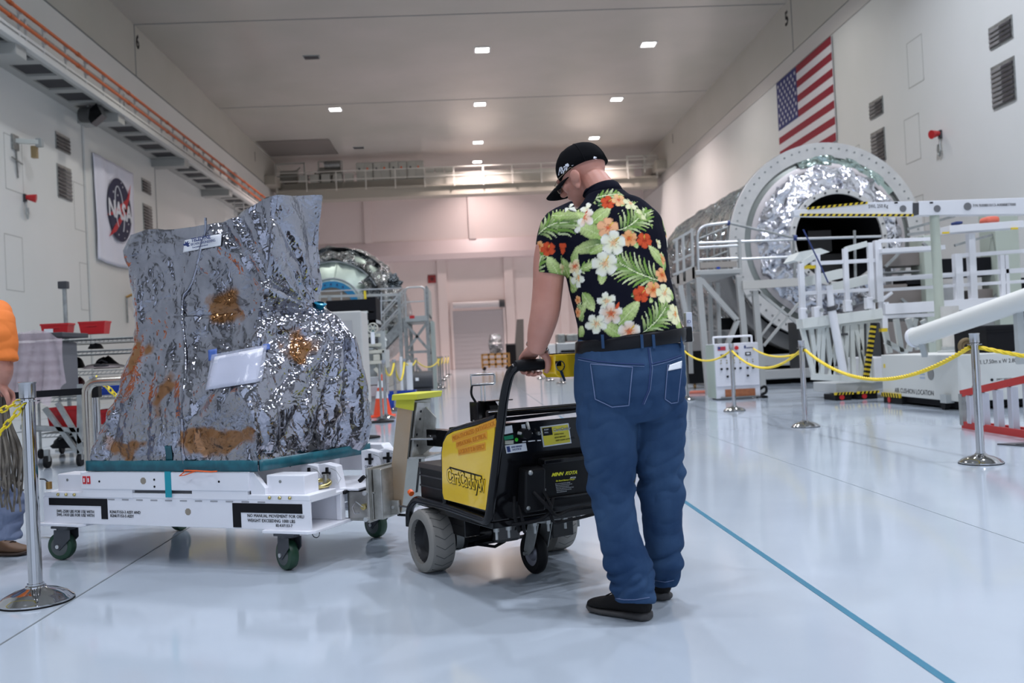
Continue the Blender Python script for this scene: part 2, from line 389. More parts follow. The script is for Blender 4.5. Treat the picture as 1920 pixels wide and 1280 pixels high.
c = cloth(-1.8, 1.78, 0, 3.5).o('cloth', clothm, bn, 180)
so = c.modifiers.new('solid', 'SOLIDIFY'); so.thickness = .008
EY, EZ, ER = .18, 1.9, 1.1
def flat(pts, x, name, m, par):   # polygon in emblem units
    return G().prism([(x, EY+a*ER, EZ+b*ER) for a, b in pts], (.006,0,0)).o(name, m, par)
circ = lambda r, n=40, cx=0, cy=0: [(cx+r*math.cos(2*math.pi*i/n), cy+r*math.sin(2*math.pi*i/n)) for i in range(n)]
flat(circ(1), .075, 'emblem_disc', nb, bn)
flat([(1.02,.98),(.86,.5),(.62,.22),(.78,.02),(.32,.0),(-.45,-.2),(-1.12,-.32),(-.35,.0),(.12,.22),(.62,.45)], .084, 'emblem_vector', nr, bn)
flat([(.5,.15),(.2,-.05),(-.5,-.55),(-1.0,-.95),(-.4,-.72),(.28,-.2),(.72,.05)], .084, 'emblem_vector', nr, bn)
oy = [Vector((.088, EY+ER*(.62*math.cos(a)*.55-.1*math.sin(a)-.05), EZ+ER*(.72*math.sin(a)*1.02))) for a in [math.pi*(-.35+1.62*i/30) for i in range(31)]]
G().tube(oy, .018, 5).o('emblem_orbit', nw, bn)
for a, b, r in ((.3,.78,.03),(-.5,.5,.04),(.05,.62,.03),(.55,-.6,.04),(-.2,-.8,.03),(.3,-.85,.025),(-.4,-.5,.025),(.2,.9,.025),(.68,-.35,.03),(-.15,.45,.035)): flat(circ(r,6,a,b), .084, 'emblem_star', nw, bn)
text('NASA', .80, nw, bn, (.095, EY, EZ-.3), (0,1,0), (0,0,1), align='CENTER', bold=.028, sx=1.06, ext=.004)
# ---- flag
fl = thing('flag', 'large red and white striped flag with starred blue canton flat on the right wall', 'flag', (XR-.05, 34.1, 7.72))
FW, FH = 2.82, 3.58
fr = mat('flag_red', (.30,.012,.03), .7); fw = mat('flag_white', (.78,.76,.78), .7); fb = mat('flag_blue', (.03,.035,.16), .7)
G().bx(-.01,.02,-FW,FW,0,FH).o('backing', fw, fl)
for i in range(13):
    z1 = FH-i*FH/13; y1 = FW*(.2) if i < 7 else FW
    G().bx(-.024,-.01,-FW,y1,z1-FH/13,z1).o('stripe', fr if i % 2 == 0 else fw, fl)
G().bx(-.024,-.01,FW*.2,FW,FH*6/13,FH).o('canton', fb, fl)
st = G()
for r in range(9):
    for c_ in range(6 if r % 2 == 0 else 5):
        y = FW - FW*.8*((c_*2+1+(r % 2))/12); z = FH - FH*7/13*(r+1)/10; pts = []
        for q in range(10):
            rr = .095 if q % 2 == 0 else .04; pts.append((-.028, y+rr*math.sin(q*math.pi/5), z+rr*math.cos(q*math.pi/5)))
        st.prism(pts, (.006,0,0))
st.o('stars', fw, fl)
# ---- travelling bridge crane before the far wall
bc = thing('bridge_crane', 'pale bridge crane girder with railings and cabinets spanning the far end of the hall', 'crane', (0, 60, 11.2))
cr = mat('crane_paint', (.66,.64,.58), .3); crd = mat('crane_dark_paint', (.40,.37,.31), .45)
G().bx(-11.6,12.6,59.2,60.4,11.2,11.75).o('lower_girder', crd, bc, world=True)
G().bx(-11.6,12.6,59.0,60.6,11.75,11.85).o('walkway_deck', crd, bc, world=True)
G().bx(-2.3,11.2,59.6,60.6,11.85,12.72).o('upper_girder', cr, bc, world=True, bevel=.02)
G().bx(-11.4,-2.3,59.6,60.6,11.85,12.35).o('upper_girder', crd, bc, world=True)
for i in range(14):
    x = -11.5+i*1.85; G().beam((x,58.98,11.7),(x,58.98,12.95),.07).o('rail_post', cr, bc, world=True)
for z in (12.38,12.92): G().beam((-11.5,58.98,z),(12.55,58.98,z),.055).o('rail', cr, bc, world=True)
cab = mat('cabinet_paint', (.50,.50,.45), .4)
for i in range(4):
    x = -6.6+i*1.08; c0 = G().bx(x,x+1.04,59.7,60.4,12.35,13.55).o('cabinet', cab, bc, world=True, bevel=.02)
    for s_ in (0,1):
        G().bx(x+.04+s_*.5,x+.5+s_*.5,59.67,59.7,12.42,13.5).o('cabinet_door', cab, c0, world=True, bevel=.01)
        G().bx(x+.16+s_*.5,x+.26+s_*.5,59.64,59.67,13.05,13.2).o('switch', orange if s_ else grate, c0, world=True)
for i in range(3): G().bx(-2.2+i*.62,-1.65+i*.62,59.7,60.3,12.5,13.05).o('cabinet', cab, bc, world=True, bevel=.02)
for i in range(5): G().bx(-10.2+i*.72,-9.65+i*.72,59.3,59.8,12.35,12.85).o('motor_box', cab, bc, world=True, bevel=.02)
tr = G()
for x in (-11.7,-9.9,-9.0,-7.5): tr.beam((x,59.9,12.35),(x,59.9,13.75),.09)
for a, b in (((-11.7,59.9,13.7),(-9.9,59.9,13.7)),((-11.7,59.9,12.9),(-7.5,59.9,12.9)),((-9.0,59.9,13.75),(-7.5,59.9,13.75)),((-9.9,59.9,12.4),(-9.0,59.9,13.2)),((-11.4,60.2,12.4),(-10.2,60.2,13.5))): tr.beam(a, b, .09)
tr.o('hoist_frame', cab, bc, world=True)
for q in ((-9.0,-7.6,60.0,60.8,12.4,13.4),(-11.5,-10.4,60.1,60.9,12.5,13.3)): G().bx(*q).o('hoist_machine', mat('hoist_paint', (.36,.34,.29), .5), bc, world=True)
G().cyl((-8.6,59.8,13.5),(-7.6,59.8,13.5),.25).o('hoist_drum', galv, bc, 40, world=True)
for x, n in ((-12.0,'end_truck'),(12.3,'end_truck')):
    G().bx(x,x+.66,57.8,61.8,12.02,12.6).o(n, crd, bc, world=True, bevel=.03)
tr = G()
for x in (10.6,11.7,12.5): tr.beam((x,58.6,12.0),(x,58.6,13.1),.08)
tr.beam((10.6,58.6,13.05),(12.5,58.6,13.05),.08).beam((10.6,58.6,12.5),(12.5,58.6,12.5),.06); tr.o('end_railing', cab, bc, world=True)
# ---- small fixtures
w = thing('wall_bracket', 'small metal bracket arm with a hanging box on the left wall', 'bracket', (XL, 25.8, 7.2))
G().bx(0,.05,-.2,.15,-.05,.35).o('plate', galv, w); G().beam((0,0,.2),(.5,.35,.22),.12).o('arm', offwhite, w); G().bx(.42,.58,.28,.45,.1,.32).o('arm_head', palegrey, w)
G().bx(.28,.42,.3,.45,-.2,.12).o('hanging_box', mat('ochre', (.35,.25,.12), .5), w); G().beam((.03,.0,-.05),(.03,.05,-.8),.03).o('cable', galv, w); G().beam((.05,-.3,-.3),(.05,.3,-.38),.03).o('cross_bar', galv, w)
for X, s, y, z, lab in ((XL, 1, 26.2, 5.6, 'red and grey wall horn with a curled cable on the left wall'), (XR, -1, 24.45, 6.0, 'small dark red wall horn with a looped cable on the right wall')):
    w = thing('wall_horn', lab, 'horn', (X, y, z))
    G().bx(min(0,s*.06),max(0,s*.06),-.06,.06,.2,.42).o('back_box', grate, w); G().cyl((s*.06,0,.34),(s*.3,.06*s,.3),.06,.12,14).o('horn_bell', red, w, 40)
    G().tube([(s*.04,0,.22),(s*.08,-.05,.05),(s*.08,-.08,-.12),(s*.06,.04,-.25),(s*.06,.12,-.1),(s*.05,.1,.06)], .025, 6).o('cable', palegrey, w)
for x, z, lab in ((-2.35,6.45,'small red square sign high on the far wall, the upper of two'), (-1.62,4.75,'small red square sign on the far wall, the lower of two')):
    w = thing('wall_sign', lab, 'sign', (x, YB-.02, z)); G().bx(-.28,.28,-.04,0,-.28,.28).o('sign_panel', mat('sign_red', (.30,.03,.03), .5), w); G().bx(-.1,.12,-.05,-.04,-.12,.12).o('sign_mark', mat('sign_dark', (.1,.015,.015), .5), w)
# ================================================================ THE TROLLEY AND ITS WRAPPED LOAD
TC = Vector((-1.41675, 5.37025, 0)); TR = math.radians(-24.58)
tr = thing('trolley', 'low white steel transport trolley on green casters carrying the foil wrapped load', 'trolley', TC, TR)
wp = mat('trolley_white', (.84,.84,.88), .3)
slotm = mat('slot_shadow', (.05,.05,.05), .6)
f = G().prism([(-.9,-.435,.205),(.595,-.435,.205),(.595,-.435,.192),(.866,-.435,.192),(.866,-.435,.353),(-.9,-.435,.353)], (0,.012,0)).o('front_panel', wp, tr, bevel=.003)
g = G().bx(-.9,.86,.40,.43,.205,.353); g.o('rear_panel', wp, tr, bevel=.003)
G().bx(-.9,-.888,-.42,.4,.205,.353).o('left_panel', wp, tr)
G().bx(-.888,.6,-.42,.4,.34,.353).o('deck', wp, tr)
# open box at the right front corner
G().bx(.6,.615,-.42,-.2,.207,.345).o('corner_web', wp, tr); G().bx(.58,.866,-.423,-.12,.341,.356).o('corner_top', wp, tr, bevel=.003)
G().bx(.835,.866,-.16,-.12,.207,.341).o('corner_post', wp, tr, bevel=.003); G().bx(.58,.84,-.14,-.125,.207,.341).o('corner_back', wp, tr)
for u0,u1,v0,v1 in ((-.925,-.60,-.455,-.2),(.59,.885,-.455,-.08),(-.925,-.6,.2,.44),(.56,.885,.2,.44)):
    G().prism([(u0,v0,.190),(u1-.03,v0,.190),(u1,v0+.03,.190),(u1,v1,.190),(u0,v1,.190)], (0,0,.016)).o('corner_plate', wp, tr, bevel=.003)
for i in range(13): G().bx(-.62+i*.098,-.575+i*.098,-.4365,-.434,.338,.345).o('slot', mat('slot_grey', (.35,.35,.37), .5), tr)
# upper tray
ty = G().bx(-.606,.514,-.445,.40,.395,.493).o('upper_tray', wp, tr, bevel=.006)
G().prism([(.514,-.43,.36),(.60,-.43,.36),(.60,-.43,.41),(.53,-.43,.49),(.514,-.43,.49)], (0,.03,0)).o('tray_gusset', wp, tr)
G().bx(-.59,.50,-.42,.39,.355,.395).o('tray_foot', mat('tray_foot_grey', (.10,.10,.11), .6), tr)
for u0,u1 in ((-.60,-.25),(.15,.5)): G().bx(u0,u1,-.44,-.42,.353,.395).o('tray_spacer', wp, tr)
for u in (-.575,-.545): 
    q = G().bx(u-.011,u+.011,-.449,-.445,.426,.468).o('red_tag', mat('tag_red', (.6,.02,.03), .4), tr); G().bx(u-.004,u+.004,-.4505,-.449,.436,.458).o('tag_mark', paper, q)
for u,z in ((-.47,.44),(-.09,.452),(-.09,.415),(-.005,.456),(-.005,.41),(.33,.444)): G().cyl((u,-.447,z),(u,-.444,z),.006,n=8).o('hole', ink, tr)
for u,v,z in ((-.165,-.4462,.445),(.115,-.4362,.285)): G().prism([(u+a*1.4,v,z+b*1.1) for a,b in [(.014*math.cos(2*math.pi*i/8+.39),.017*math.sin(2*math.pi*i/8+.39)) for i in range(8)]], (0,.003,0)).o('plate_label', mat('tan_label', (.36,.31,.25), .4, .5), tr)
G().bx(-.018,.022,-.4475,-.444,.36,.494).bx(-.018,.022,-.4475,-.438,.4935,.4955).o('teal_strap', tealbright, tr)
for u0,u1 in ((-.825,-.615),(.588,.815)):
    b = G().bx(u0,u1,-.40,-.275,.375,.473).o('corner_block', wp, tr, bevel=.006)
    G().cyl(((u0+u1)/2-.03,-.402,.44),((u0+u1)/2-.03,-.398,.44),.008,n=8).o('screw', galv, b)
    for k_ in range(3): G().ball((u0+.045+k_*.06,-.441,.365),.009,8).o('bolt', gold, tr, 180)
G().bx(-.89,.866,-.437,-.2,.352,.378).o('corner_ledge', wp, tr, bevel=.003)
G().cyl((-.845,-.44,.395),(-.845,-.44,.435),.016,n=10).o('hook_pin', mat('brass', (.35,.2,.06), .4, .8), tr, 40)
G().tube([(-.845,-.44,.43),(-.87,-.445,.45),(-.90,-.45,.452)], .004, 6).o('hook_wire', grate, tr)
# black corner marks and lettering
def mark(pts): G().prism([(a,-.4372,b) for a,b in pts], (0,.002,0)).o('black_mark', ink, tr)
mark([(-.855,.345),(-.43,.345),(-.43,.235),(-.475,.235),(-.475,.305),(-.855,.305)])
mark([(.40,.335),(.82,.335),(.82,.288),(.45,.288),(.45,.212),(.40,.212)])
for body,u,z,s in (('SWL-2500 LBS FOR USE WITH',-.80,.265,.0225),('SWL-1410 LBS FOR USE WITH',-.80,.245,.0225),('R2NUT153-3 ASSY AND',-.415,.268,.022),('R2NUT153-5 ASSY',-.412,.247,.022),('NO MANUAL MOVEMENT FOR ORU',.49,.266,.0225),('WEIGHT EXCEEDING 1000 LBS',.49,.242,.0225),('82-K07153-7',.66,.221,.02)):
    text(body, s, ink, tr, (u,-.437,z), (1,0,0), (0,0,1), sx=.93)
# casters
grn = mat('green_urethane', (.012,.05,.025), .4)
def caster(u, v, a, brake):
    c = G(); R = Matrix.Rotation(a, 3, 'Z')
    def P(*p): return R @ Vector(p) + Vector((u, v, 0))
    top = G().cyl((u,v,.168),(u,v,.19),.05,n=16).bx(u-.06,u+.06,v-.05,v+.05,.178,.19)
    fk = top
    for s_ in (-1, 1): fk.prism([P(s_*.033,-.05,.17),P(s_*.033,.05,.17),P(s_*.033,.055,.07),P(s_*.033,.02,.055),P(s_*.033,-.05,.12)], R @ Vector((s_*.006,0,0)))
    fk = fk.o('caster_fork', mat('caster_grey', (.06,.065,.075), .4, .4), tr, bevel=.002)
    ax = R @ Vector((1,0,0)); ctr = P(0,.028,.078)
    G().lathe(ctr, [(.02,-.026),(.062,-.026),(.074,-.022),(.078,-.010),(.078,.010),(.074,.022),(.062,.026),(.02,.026)], 28, ax).o('wheel', grn, fk, 40)
    G().lathe(ctr, [(0,-.034),(.03,-.032),(.052,-.027),(.052,.027),(.03,.032),(0,.034)], 20, ax).o('wheel_hub', mat('hub_grey', (.10,.11,.11), .4, .3), fk, 40)
    G().cyl(ctr-ax*.046, ctr+ax*.046, .011, n=8).o('axle_nut', alu, fk)
    if brake: G().prism([P(-.02,-.02,.105),P(.02,-.02,.105),P(.016,.15,.118),P(-.016,.16,.12)], (0,0,.007)).o('brake_pedal', alu, fk)
for u,v,a,b in ((-.765,-.41,1.75,True),(.715,-.405,1.15,False),(.755,.40,1.25,True),(-.71,.40,.1,False)): caster(u,v,a,b)
G().tube(arc((.80,-.30,.165),.022,0,2*math.pi,14,(1,0,0),(0,0,1))[:-1],.0025,5,True).o('pin_ring', chromed, tr)
# right end: lifting ring, clamps, hitch bracket
lr = G().tube([(.765+.062*math.cos(a),-.205+.05*math.sin(a),.400+.012*math.sin(a)) for a in [2*math.pi*i/20 for i in range(20)]], .012, 8, True).o('lifting_ring', gold, tr, 180)
G().cyl((.785,-.165,.375),(.785,-.165,.445),.016,n=12).o('ring_bolt', steel, lr, 40)
def clamp(u, v, z, lab):
    b = G().prism([(u-.05,v,z),(u+.08,v,z),(u+.06,v,z+.12),(u-.01,v,z+.135),(u-.05,v,z+.13)], (0,.06,0)).o('clamp', wp, tr, bevel=.004)
    G().beam((u+.01,v-.012,z+.055),(u+.012,v-.012,z+.115),.012).beam((u-.018,v-.012,z+.085),(u+.03,v-.012,z+.085),.012).o('clamp_handle', ink, b)
    G().tube([(u+.03,v-.005,z+.11),(u+.08,v-.03,z+.10),(u+.10,v-.02,z+.06),(u+.08,v-.02,z+.03),(u+.05,v-.01,z+.06)], .0016, 4).o('clamp_cable', galv, b)
    if lab: text('OPEN', .02, ink, b, (u-.03,v-.0015,z+.035), (1,0,0), (0,0,1))
clamp(.76,-.12,.36,True); clamp(.655,-.13,.36,False); clamp(.86,.15,.40,True); clamp(.945,.2,.40,True)
G().prism([(.60,-.12,.353),(.95,-.12,.353),(.95,.36,.353),(.60,.36,.353)], (0,0,.012)).o('end_deck', wp, tr, bevel=.003)
G().prism([(.52,.39,.39),(.80,.39,.39),(.86,.39,.46),(.80,.39,.54),(.52,.39,.54)], (0,.1,0)).o('rear_block', wp, tr, bevel=.005)
G().bx(.50,.52,-.40,.40,.42,.492).o('tray_rim', wp, tr, bevel=.004)
for v in (-.1,.0): G().cyl((.519,v,.48),(.523,v,.48),.007,n=8).o('hole', ink, tr)
hb = G().bx(.868,.88,-.10,.18,.20,.345).bx(.868,1.02,-.10,-.09,.20,.34).bx(.868,1.02,.16,.18,.20,.34).bx(.868,1.03,-.105,.185,.195,.205).bx(.868,1.03,-.10,.18,.335,.345).o('hitch_bracket', steel, tr, bevel=.002)
G().bx(1.0,1.016,-.13,.17,.19,.47).o('hitch_plate', steel, tr, bevel=.003)
G().bx(1.018,1.07,-.09,.12,.20,.46).o('hitch_plate', steel, tr, bevel=.004)
for z in (.21,.345):  G().cyl((1.0,-.15,z),(1.0,-.12,z),.012,n=10).o('bolt', alu, hb)
G().cyl((.975,-.125,.27),(.975,-.09,.27),.016,n=12).o('lock_pin', gold, hb, 40)
G().tube([(.975,-.125,.27),(.94,-.135,.30),(.915,-.13,.27),(.925,-.125,.235),(.95,-.125,.24)], .003, 5).o('pin_wire', chromed, hb)
G().beam((.875,-.14,.345),(.875,-.105,.352),.016).o('clamp_handle', ink, hb); G().beam((.97,-.14,.405),(1.0,-.14,.43),.018).o('clamp_handle', ink, hb)
# ---------------------------------------------------------------- foil wrapped load
FO = thing('wrapped_load', 'tall box shaped load wrapped in crumpled silver foil standing on the white trolley', 'wrapped load', TC+Vector((0,0,.496)), TR)
LV = [ # z, FL, FR, BR, BL   (corner positions in the trolley's frame)
 (.497,(-.555,-.432),(.568,-.432),(.745,.33),(-.58,.38)),
 (.53,(-.560,-.436),(.572,-.436),(.750,.335),(-.58,.39)),
 (.64,(-.530,-.434),(.575,-.438),(.80,.32),(-.56,.39)),
 (.78,(-.480,-.42),(.575,-.43),(.81,.28),(-.54,.36)),
 (.90,(-.445,-.395),(.520,-.42),(.81,.25),(-.52,.34)),
 (1.02,(-.41,-.37),(.490,-.36),(.80,.22),(-.50,.32)),
 (1.10,(-.385,-.34),(.475,-.31),(.79,.21),(-.50,.30)),
 (1.20,(-.36,-.31),(.462,-.26),(.71,.20),(-.50,.28)),
 (1.31,(-.345,-.28),(.475,-.22),(.585,.19),(-.50,.25)),
 (1.42,(-.35,-.26),(.50,-.205),(.575,.19),(-.50,.25)),
 (1.55,(-.37,-.25),(.53,-.20),(.59,.19),(-.50,.25)),
 (1.70,(-.42,-.25),(.555,-.20),(.61,.19),(-.52,.25)),
 (1.78,(-.442,-.25),(.562,-.20),(.625,.19),(-.52,.25)),
 (1.86,(-.41,-.22),(.568,-.195),(.64,.185),(-.44,.22)),
]
NZ, NP = 190, 288
def lv_at(z):
    for a, b in zip(LV, LV[1:]):
        if z <= b[0]: break
    t = (z-a[0])/(b[0]-a[0]); t = max(0., min(1., t))
    return [Vector(a[i])*(1-t) + Vector(b[i])*t for i in range(1, 5)]
def top_z(u):   # the upper edge climbs from left to right
    P = [(-.6,1.775),(-.42,1.785),(-.30,1.81),(-.13,1.805),(.15,1.80),(.36,1.83),(.46,1.885),(.56,1.925),(.66,1.965),(.9,1.97)]
    for a, b in zip(P, P[1:]):
        if u <= b[0]: return a[1]+(b[1]-a[1])*max(0,(u-a[0]))/(b[0]-a[0])
    return P[-1][1]
def rid(x, y, z): return 1-abs(noise.noise((x, y, z)))*2
def sst(x, a, b): x = max(0., min(1., (x-a)/(b-a))); return x*x*(3-2*x)
def foil_disp(u, v, z, s, side):
    # film drawn tight in places, crumpled in others, with long folds towards the foot and the tie
    mk = sst(noise.noise((u*1.9+4, v*1.9, z*1.9)), -.15, .3)
    q = Vector((u, v, z)); w = q*2.2 + Vector((noise.noise(q*3), noise.noise(q*3+Vector((9,0,0))), noise.noise(q*3+Vector((0,9,0)))))*.45
    dd = noise.voronoi(w)[0]; a = (dd[1]-dd[0])*.035*(.4+.6*mk)
    w = q*6.5 + Vector((noise.noise(q*9), noise.noise(q*9+Vector((9,0,0))), noise.noise(q*9+Vector((0,9,0)))))*.5
    dd = noise.voronoi(w)[0]; a += (dd[1]-dd[0])*.028*(.35+.65*mk)
    a += (abs(noise.noise((u*14+3, v*14, z*11+1)))-.25)*.012*mk + noise.noise((u*2.1, v*2.1, z*1.6))*.03
    low = sst(1.05-z, 0, .45)
    ss = s+ (z-.5)*.25*math.sin(s*2.1)
    fold = (abs(noise.noise((ss*7.0, z*.8+s*.7, 4.2)))-.25)*.055 + (abs(noise.noise((ss*17.0, z*1.1, 9.2)))-.25)*.018
    if side == 1:
        du, dz = v-.16, z-1.31; ang = math.atan2(dz, du); d = math.hypot(du, dz)
        a += (abs(noise.noise((ang*3.0, d*.8, 2.)))-.25)*.08*min(1, d*4)
    if side == 0:
        du, dz = u-.60, z-1.31; ang = math.atan2(dz, du); d = math.hypot(du, dz)
        a += (abs(noise.noise((ang*4.5, d*.5, 7.)))-.25)*.05*min(1, d*2)*sst(u,-.25,.2)
    k = min(1., (z-.497)/.08)
    return (a + fold*(.25+.75*low) - .012)*k
def build_foil():
    g = G(); V = []
    for i in range(NZ+1):
        t = i/NZ; row = []
        for j in range(NP):
            s = 4*j/NP; sd = int(s) % 4; f_ = s-int(s)
            ztop = 1.86
            z = .497 + (ztop-.497)*t
            c = lv_at(z); A, B = c[sd], c[(sd+1) % 4]
            p = A.lerp(B, f_)
            # soften the corners a little
            e = min(f_, 1-f_)
            if e < .06: p = p.lerp(sum(c, Vector((0,0)))/4, (.06-e)*.5)
            zz = .497 + (top_z(p.x)-.497)*t
            ctr = sum(c, Vector((0,0)))/4; n = Vector(((B-A).y, -(B-A).x)).normalized()
            if e < .12:
                o2 = c[(sd-1) % 4] if f_ < .5 else c[(sd+2) % 4]; q = (A-o2) if f_ < .5 else (o2-B)
                n2 = Vector((q.y, -q.x)).normalized(); n = (n*(.5+e/.24) + n2*(.5-e/.24)).normalized()
            d = foil_disp(p.x, p.y, zz, s, sd)
            # pinch under the tie
            row.append(g.b.verts.new((p.x+n.x*d, p.y+n.y*d, zz-.497+ (noise.noise((p.x*6,p.y*6,1.))*.02 if i == NZ else 0))))
        V.append(row)
    for i in range(NZ):
        for j in range(NP): g.b.faces.new((V[i][j], V[i][(j+1) % NP], V[i+1][(j+1) % NP], V[i+1][j]))
    # top: pull to the middle in rings
    prev = V[-1]
    for q in range(1, 9):
        r = []; ctr = Vector((.05,0,0)); kx = 1-q/9.
        for j in range(NP):
            b = V[-1][j].co; x = ctr.x+(b.x-ctr.x)*kx; y = b.y*kx
            r.append(g.b.verts.new((x, y, (b.z*kx + (top_z(x)-.497)*(1-kx)) + .025*(abs(noise.noise((x*7,y*7,5)))-.3))))
        for j in range(NP): g.b.faces.new((prev[j], prev[(j+1) % NP], r[(j+1) % NP], r[j]))
        prev = r
    g.b.faces.new(prev)
    return g
fsm = mat('shielding_foil', (.3,.3,.33), .09, .95, bump=[('v',4.,.3,.05),('v',12,.25,.02)], coat=.6)
fsm.node_tree.nodes['Principled BSDF'].inputs['Coat Roughness'].default_value = .05
def tint_foil(m):
    nt = m.node_tree; b = nt.nodes['Principled BSDF']; tc = nt.nodes.new('ShaderNodeTexCoord')
    sep = nt.nodes.new('ShaderNodeSeparateXYZ'); nt.links.new(tc.outputs['Object'], sep.inputs[0])
    nz = nt.nodes.new('ShaderNodeTexNoise'); nz.inputs['Scale'].default_value = 2.3; nz.inputs['Detail'].default_value = 6; nz.inputs['Distortion'].default_value = .8
    nt.links.new(tc.outputs['Object'], nz.inputs['Vector'])
    # amber insulation shows through the film in patches: (centre, radius)
    wn = nt.nodes.new('ShaderNodeTexNoise'); wn.inputs['Scale'].default_value = 5.; wn.inputs['Detail'].default_value = 4; nt.links.new(tc.outputs['Object'], wn.inputs['Vector'])
    ws = nt.nodes.new('ShaderNodeVectorMath'); ws.operation = 'MULTIPLY_ADD'; ws.inputs[1].default_value = (.3,.3,.3); ws.inputs[2].default_value = (-.15,-.15,-.15); nt.links.new(wn.outputs['Color'], ws.inputs[0])
    wv = nt.nodes.new('ShaderNodeVectorMath'); nt.links.new(ws.outputs[0], wv.inputs[0]); nt.links.new(tc.outputs['Object'], wv.inputs[1])
    last = None
    for cx, cy, cz, rx, rz in ((.235,-.3,.86,.13,.16),(-.30,-.36,.62,.11,.22),(-.08,-.38,.42,.09,.16),(.30,-.44,.16,.34,.10),(-.33,-.44,.12,.2,.07),(.5,-.4,.22,.06,.05),(.62,-.1,.62,.1,.12)):
        mp = nt.nodes.new('ShaderNodeMapping'); mp.inputs['Location'].default_value = (-cx/rx, -cy/.3, -cz/rz); mp.inputs['Scale'].default_value = (1/rx, 1/.3, 1/rz)
        nt.links.new(wv.outputs[0], mp.inputs['Vector'])
        gr = nt.nodes.new('ShaderNodeTexGradient'); gr.gradient_type = 'SPHERICAL'; nt.links.new(mp.outputs[0], gr.inputs[0])
        if last is None: last = gr.outputs['Fac']
        else:
            mx = nt.nodes.new('ShaderNodeMath'); mx.operation = 'MAXIMUM'; nt.links.new(last, mx.inputs[0]); nt.links.new(gr.outputs['Fac'], mx.inputs[1]); last = mx.outputs[0]
    ad = nt.nodes.new('ShaderNodeMath'); ad.operation = 'MULTIPLY_ADD'; ad.inputs[1].default_value = 1.3; nt.links.new(nz.outputs['Fac'], ad.inputs[0])
    ad.inputs[1].default_value = 1.1; nt.links.new(last, ad.inputs[2])
    rp = nt.nodes.new('ShaderNodeValToRGB'); rp.color_ramp.elements[0].position = .78; rp.color_ramp.elements[1].position = 1.0
    rp.color_ramp.elements[0].color = (0,0,0,1); rp.color_ramp.elements[1].color = (1,1,1,1); nt.links.new(ad.outputs[0], rp.inputs[0])
    n2 = nt.nodes.new('ShaderNodeTexNoise'); n2.inputs['Scale'].default_value = 6; n2.inputs['Detail'].default_value = 5; nt.links.new(tc.outputs['Object'], n2.inputs['Vector'])
    r2 = nt.nodes.new('ShaderNodeValToRGB'); r2.color_ramp.elements[0].position = .35; r2.color_ramp.elements[1].position = .65
    r2.color_ramp.elements[0].color = (.27,.275,.32,1); r2.color_ramp.elements[1].color = (.36,.365,.42,1); nt.links.new(n2.outputs['Fac'], r2.inputs[0])
    r3 = nt.nodes.new('ShaderNodeValToRGB'); r3.color_ramp.elements[0].color = (.20,.085,.035,1); r3.color_ramp.elements[1].color = (.36,.17,.06,1); nt.links.new(n2.outputs['Fac'], r3.inputs[0])
    mx = nt.nodes.new('ShaderNodeMixRGB'); nt.links.new(rp.outputs[0], mx.inputs[0]); nt.links.new(r2.outputs[0], mx.inputs[1]); nt.links.new(r3.outputs[0], mx.inputs[2])
    nt.links.new(mx.outputs[0], b.inputs['Base Color'])
    mm = nt.nodes.new('ShaderNodeMapRange'); mm.inputs[3].default_value = .95; mm.inputs[4].default_value = .8; nt.links.new(rp.outputs[0], mm.inputs[0]); nt.links.new(mm.outputs[0], b.inputs['Metallic'])
tint_foil(fsm)
fo = build_foil().o('foil_sheet', fsm, FO, 180); set_sharp(fo.data, 38)
bmf = bmesh.new(); bmf.from_mesh(fo.data); FB = BVHTree.FromBMesh(bmf)
def decal(name, quad, m, dirv, off=.004, n=10, parent=None, th=.0015, bv=None, org=None):
    """a thin sheet laid on a surface: the quad is projected along dirv onto bv"""
    bv = bv or FB; A, B, C_, D = [Vector(q) for q in quad]; d = Vector(dirv).normalized(); g = G(); V = []
    for i in range(n+1):
        r = []
        for j in range(n+1):
            p = A.lerp(B, j/n).lerp(D.lerp(C_, j/n), i/n); h = bv.ray_cast(p-d*.6, d)[0]
            r.append((h-d*off) if h else p)
        V.append(r)
    for _ in range(3):   # stiff: smooth the projected sheet, keep it outside
        for i in range(n+1):
            for j in range(n+1):
                nb = [V[a][b] for a, b in ((i-1,j),(i+1,j),(i,j-1),(i,j+1)) if 0 <= a <= n and 0 <= b <= n]
                s_ = sum(nb, Vector())/len(nb); q = V[i][j]; dd = min((s_-q).dot(d), 0.); V[i][j] = q + d*dd
    W_ = [[g.b.verts.new(p) for p in r] for r in V]
    for i in range(n):
        for j in range(n): g.b.faces.new((W_[i][j], W_[i][j+1], W_[i+1][j+1], W_[i+1][j]))
    o = g.o(name, m, parent, 180); s_ = o.modifiers.new('solid', 'SOLIDIFY'); s_.thickness = th; s_.offset = 0
    return o, V
def uvz(x, y, v):   # foil-frame point on the plane v = const along a sight line
    e1 = Vector((math.cos(TR), math.sin(TR), 0)); e2 = Vector((-e1.y, e1.x, 0)); d = ray(x, y); t = ((TC+e2*v-CO).dot(e2))/d.dot(e2); p = CO+d*t-TC
    return Vector((p.dot(e1), p.dot(e2), p.z-.497))
FR_ = (0,1,0)
def sight(x, y): e1 = Vector((math.cos(TR), math.sin(TR), 0)); e2 = Vector((-e1.y, e1.x, 0)); d = ray(x, y); return Vector((d.dot(e1), d.dot(e2), d.z)).normalized()

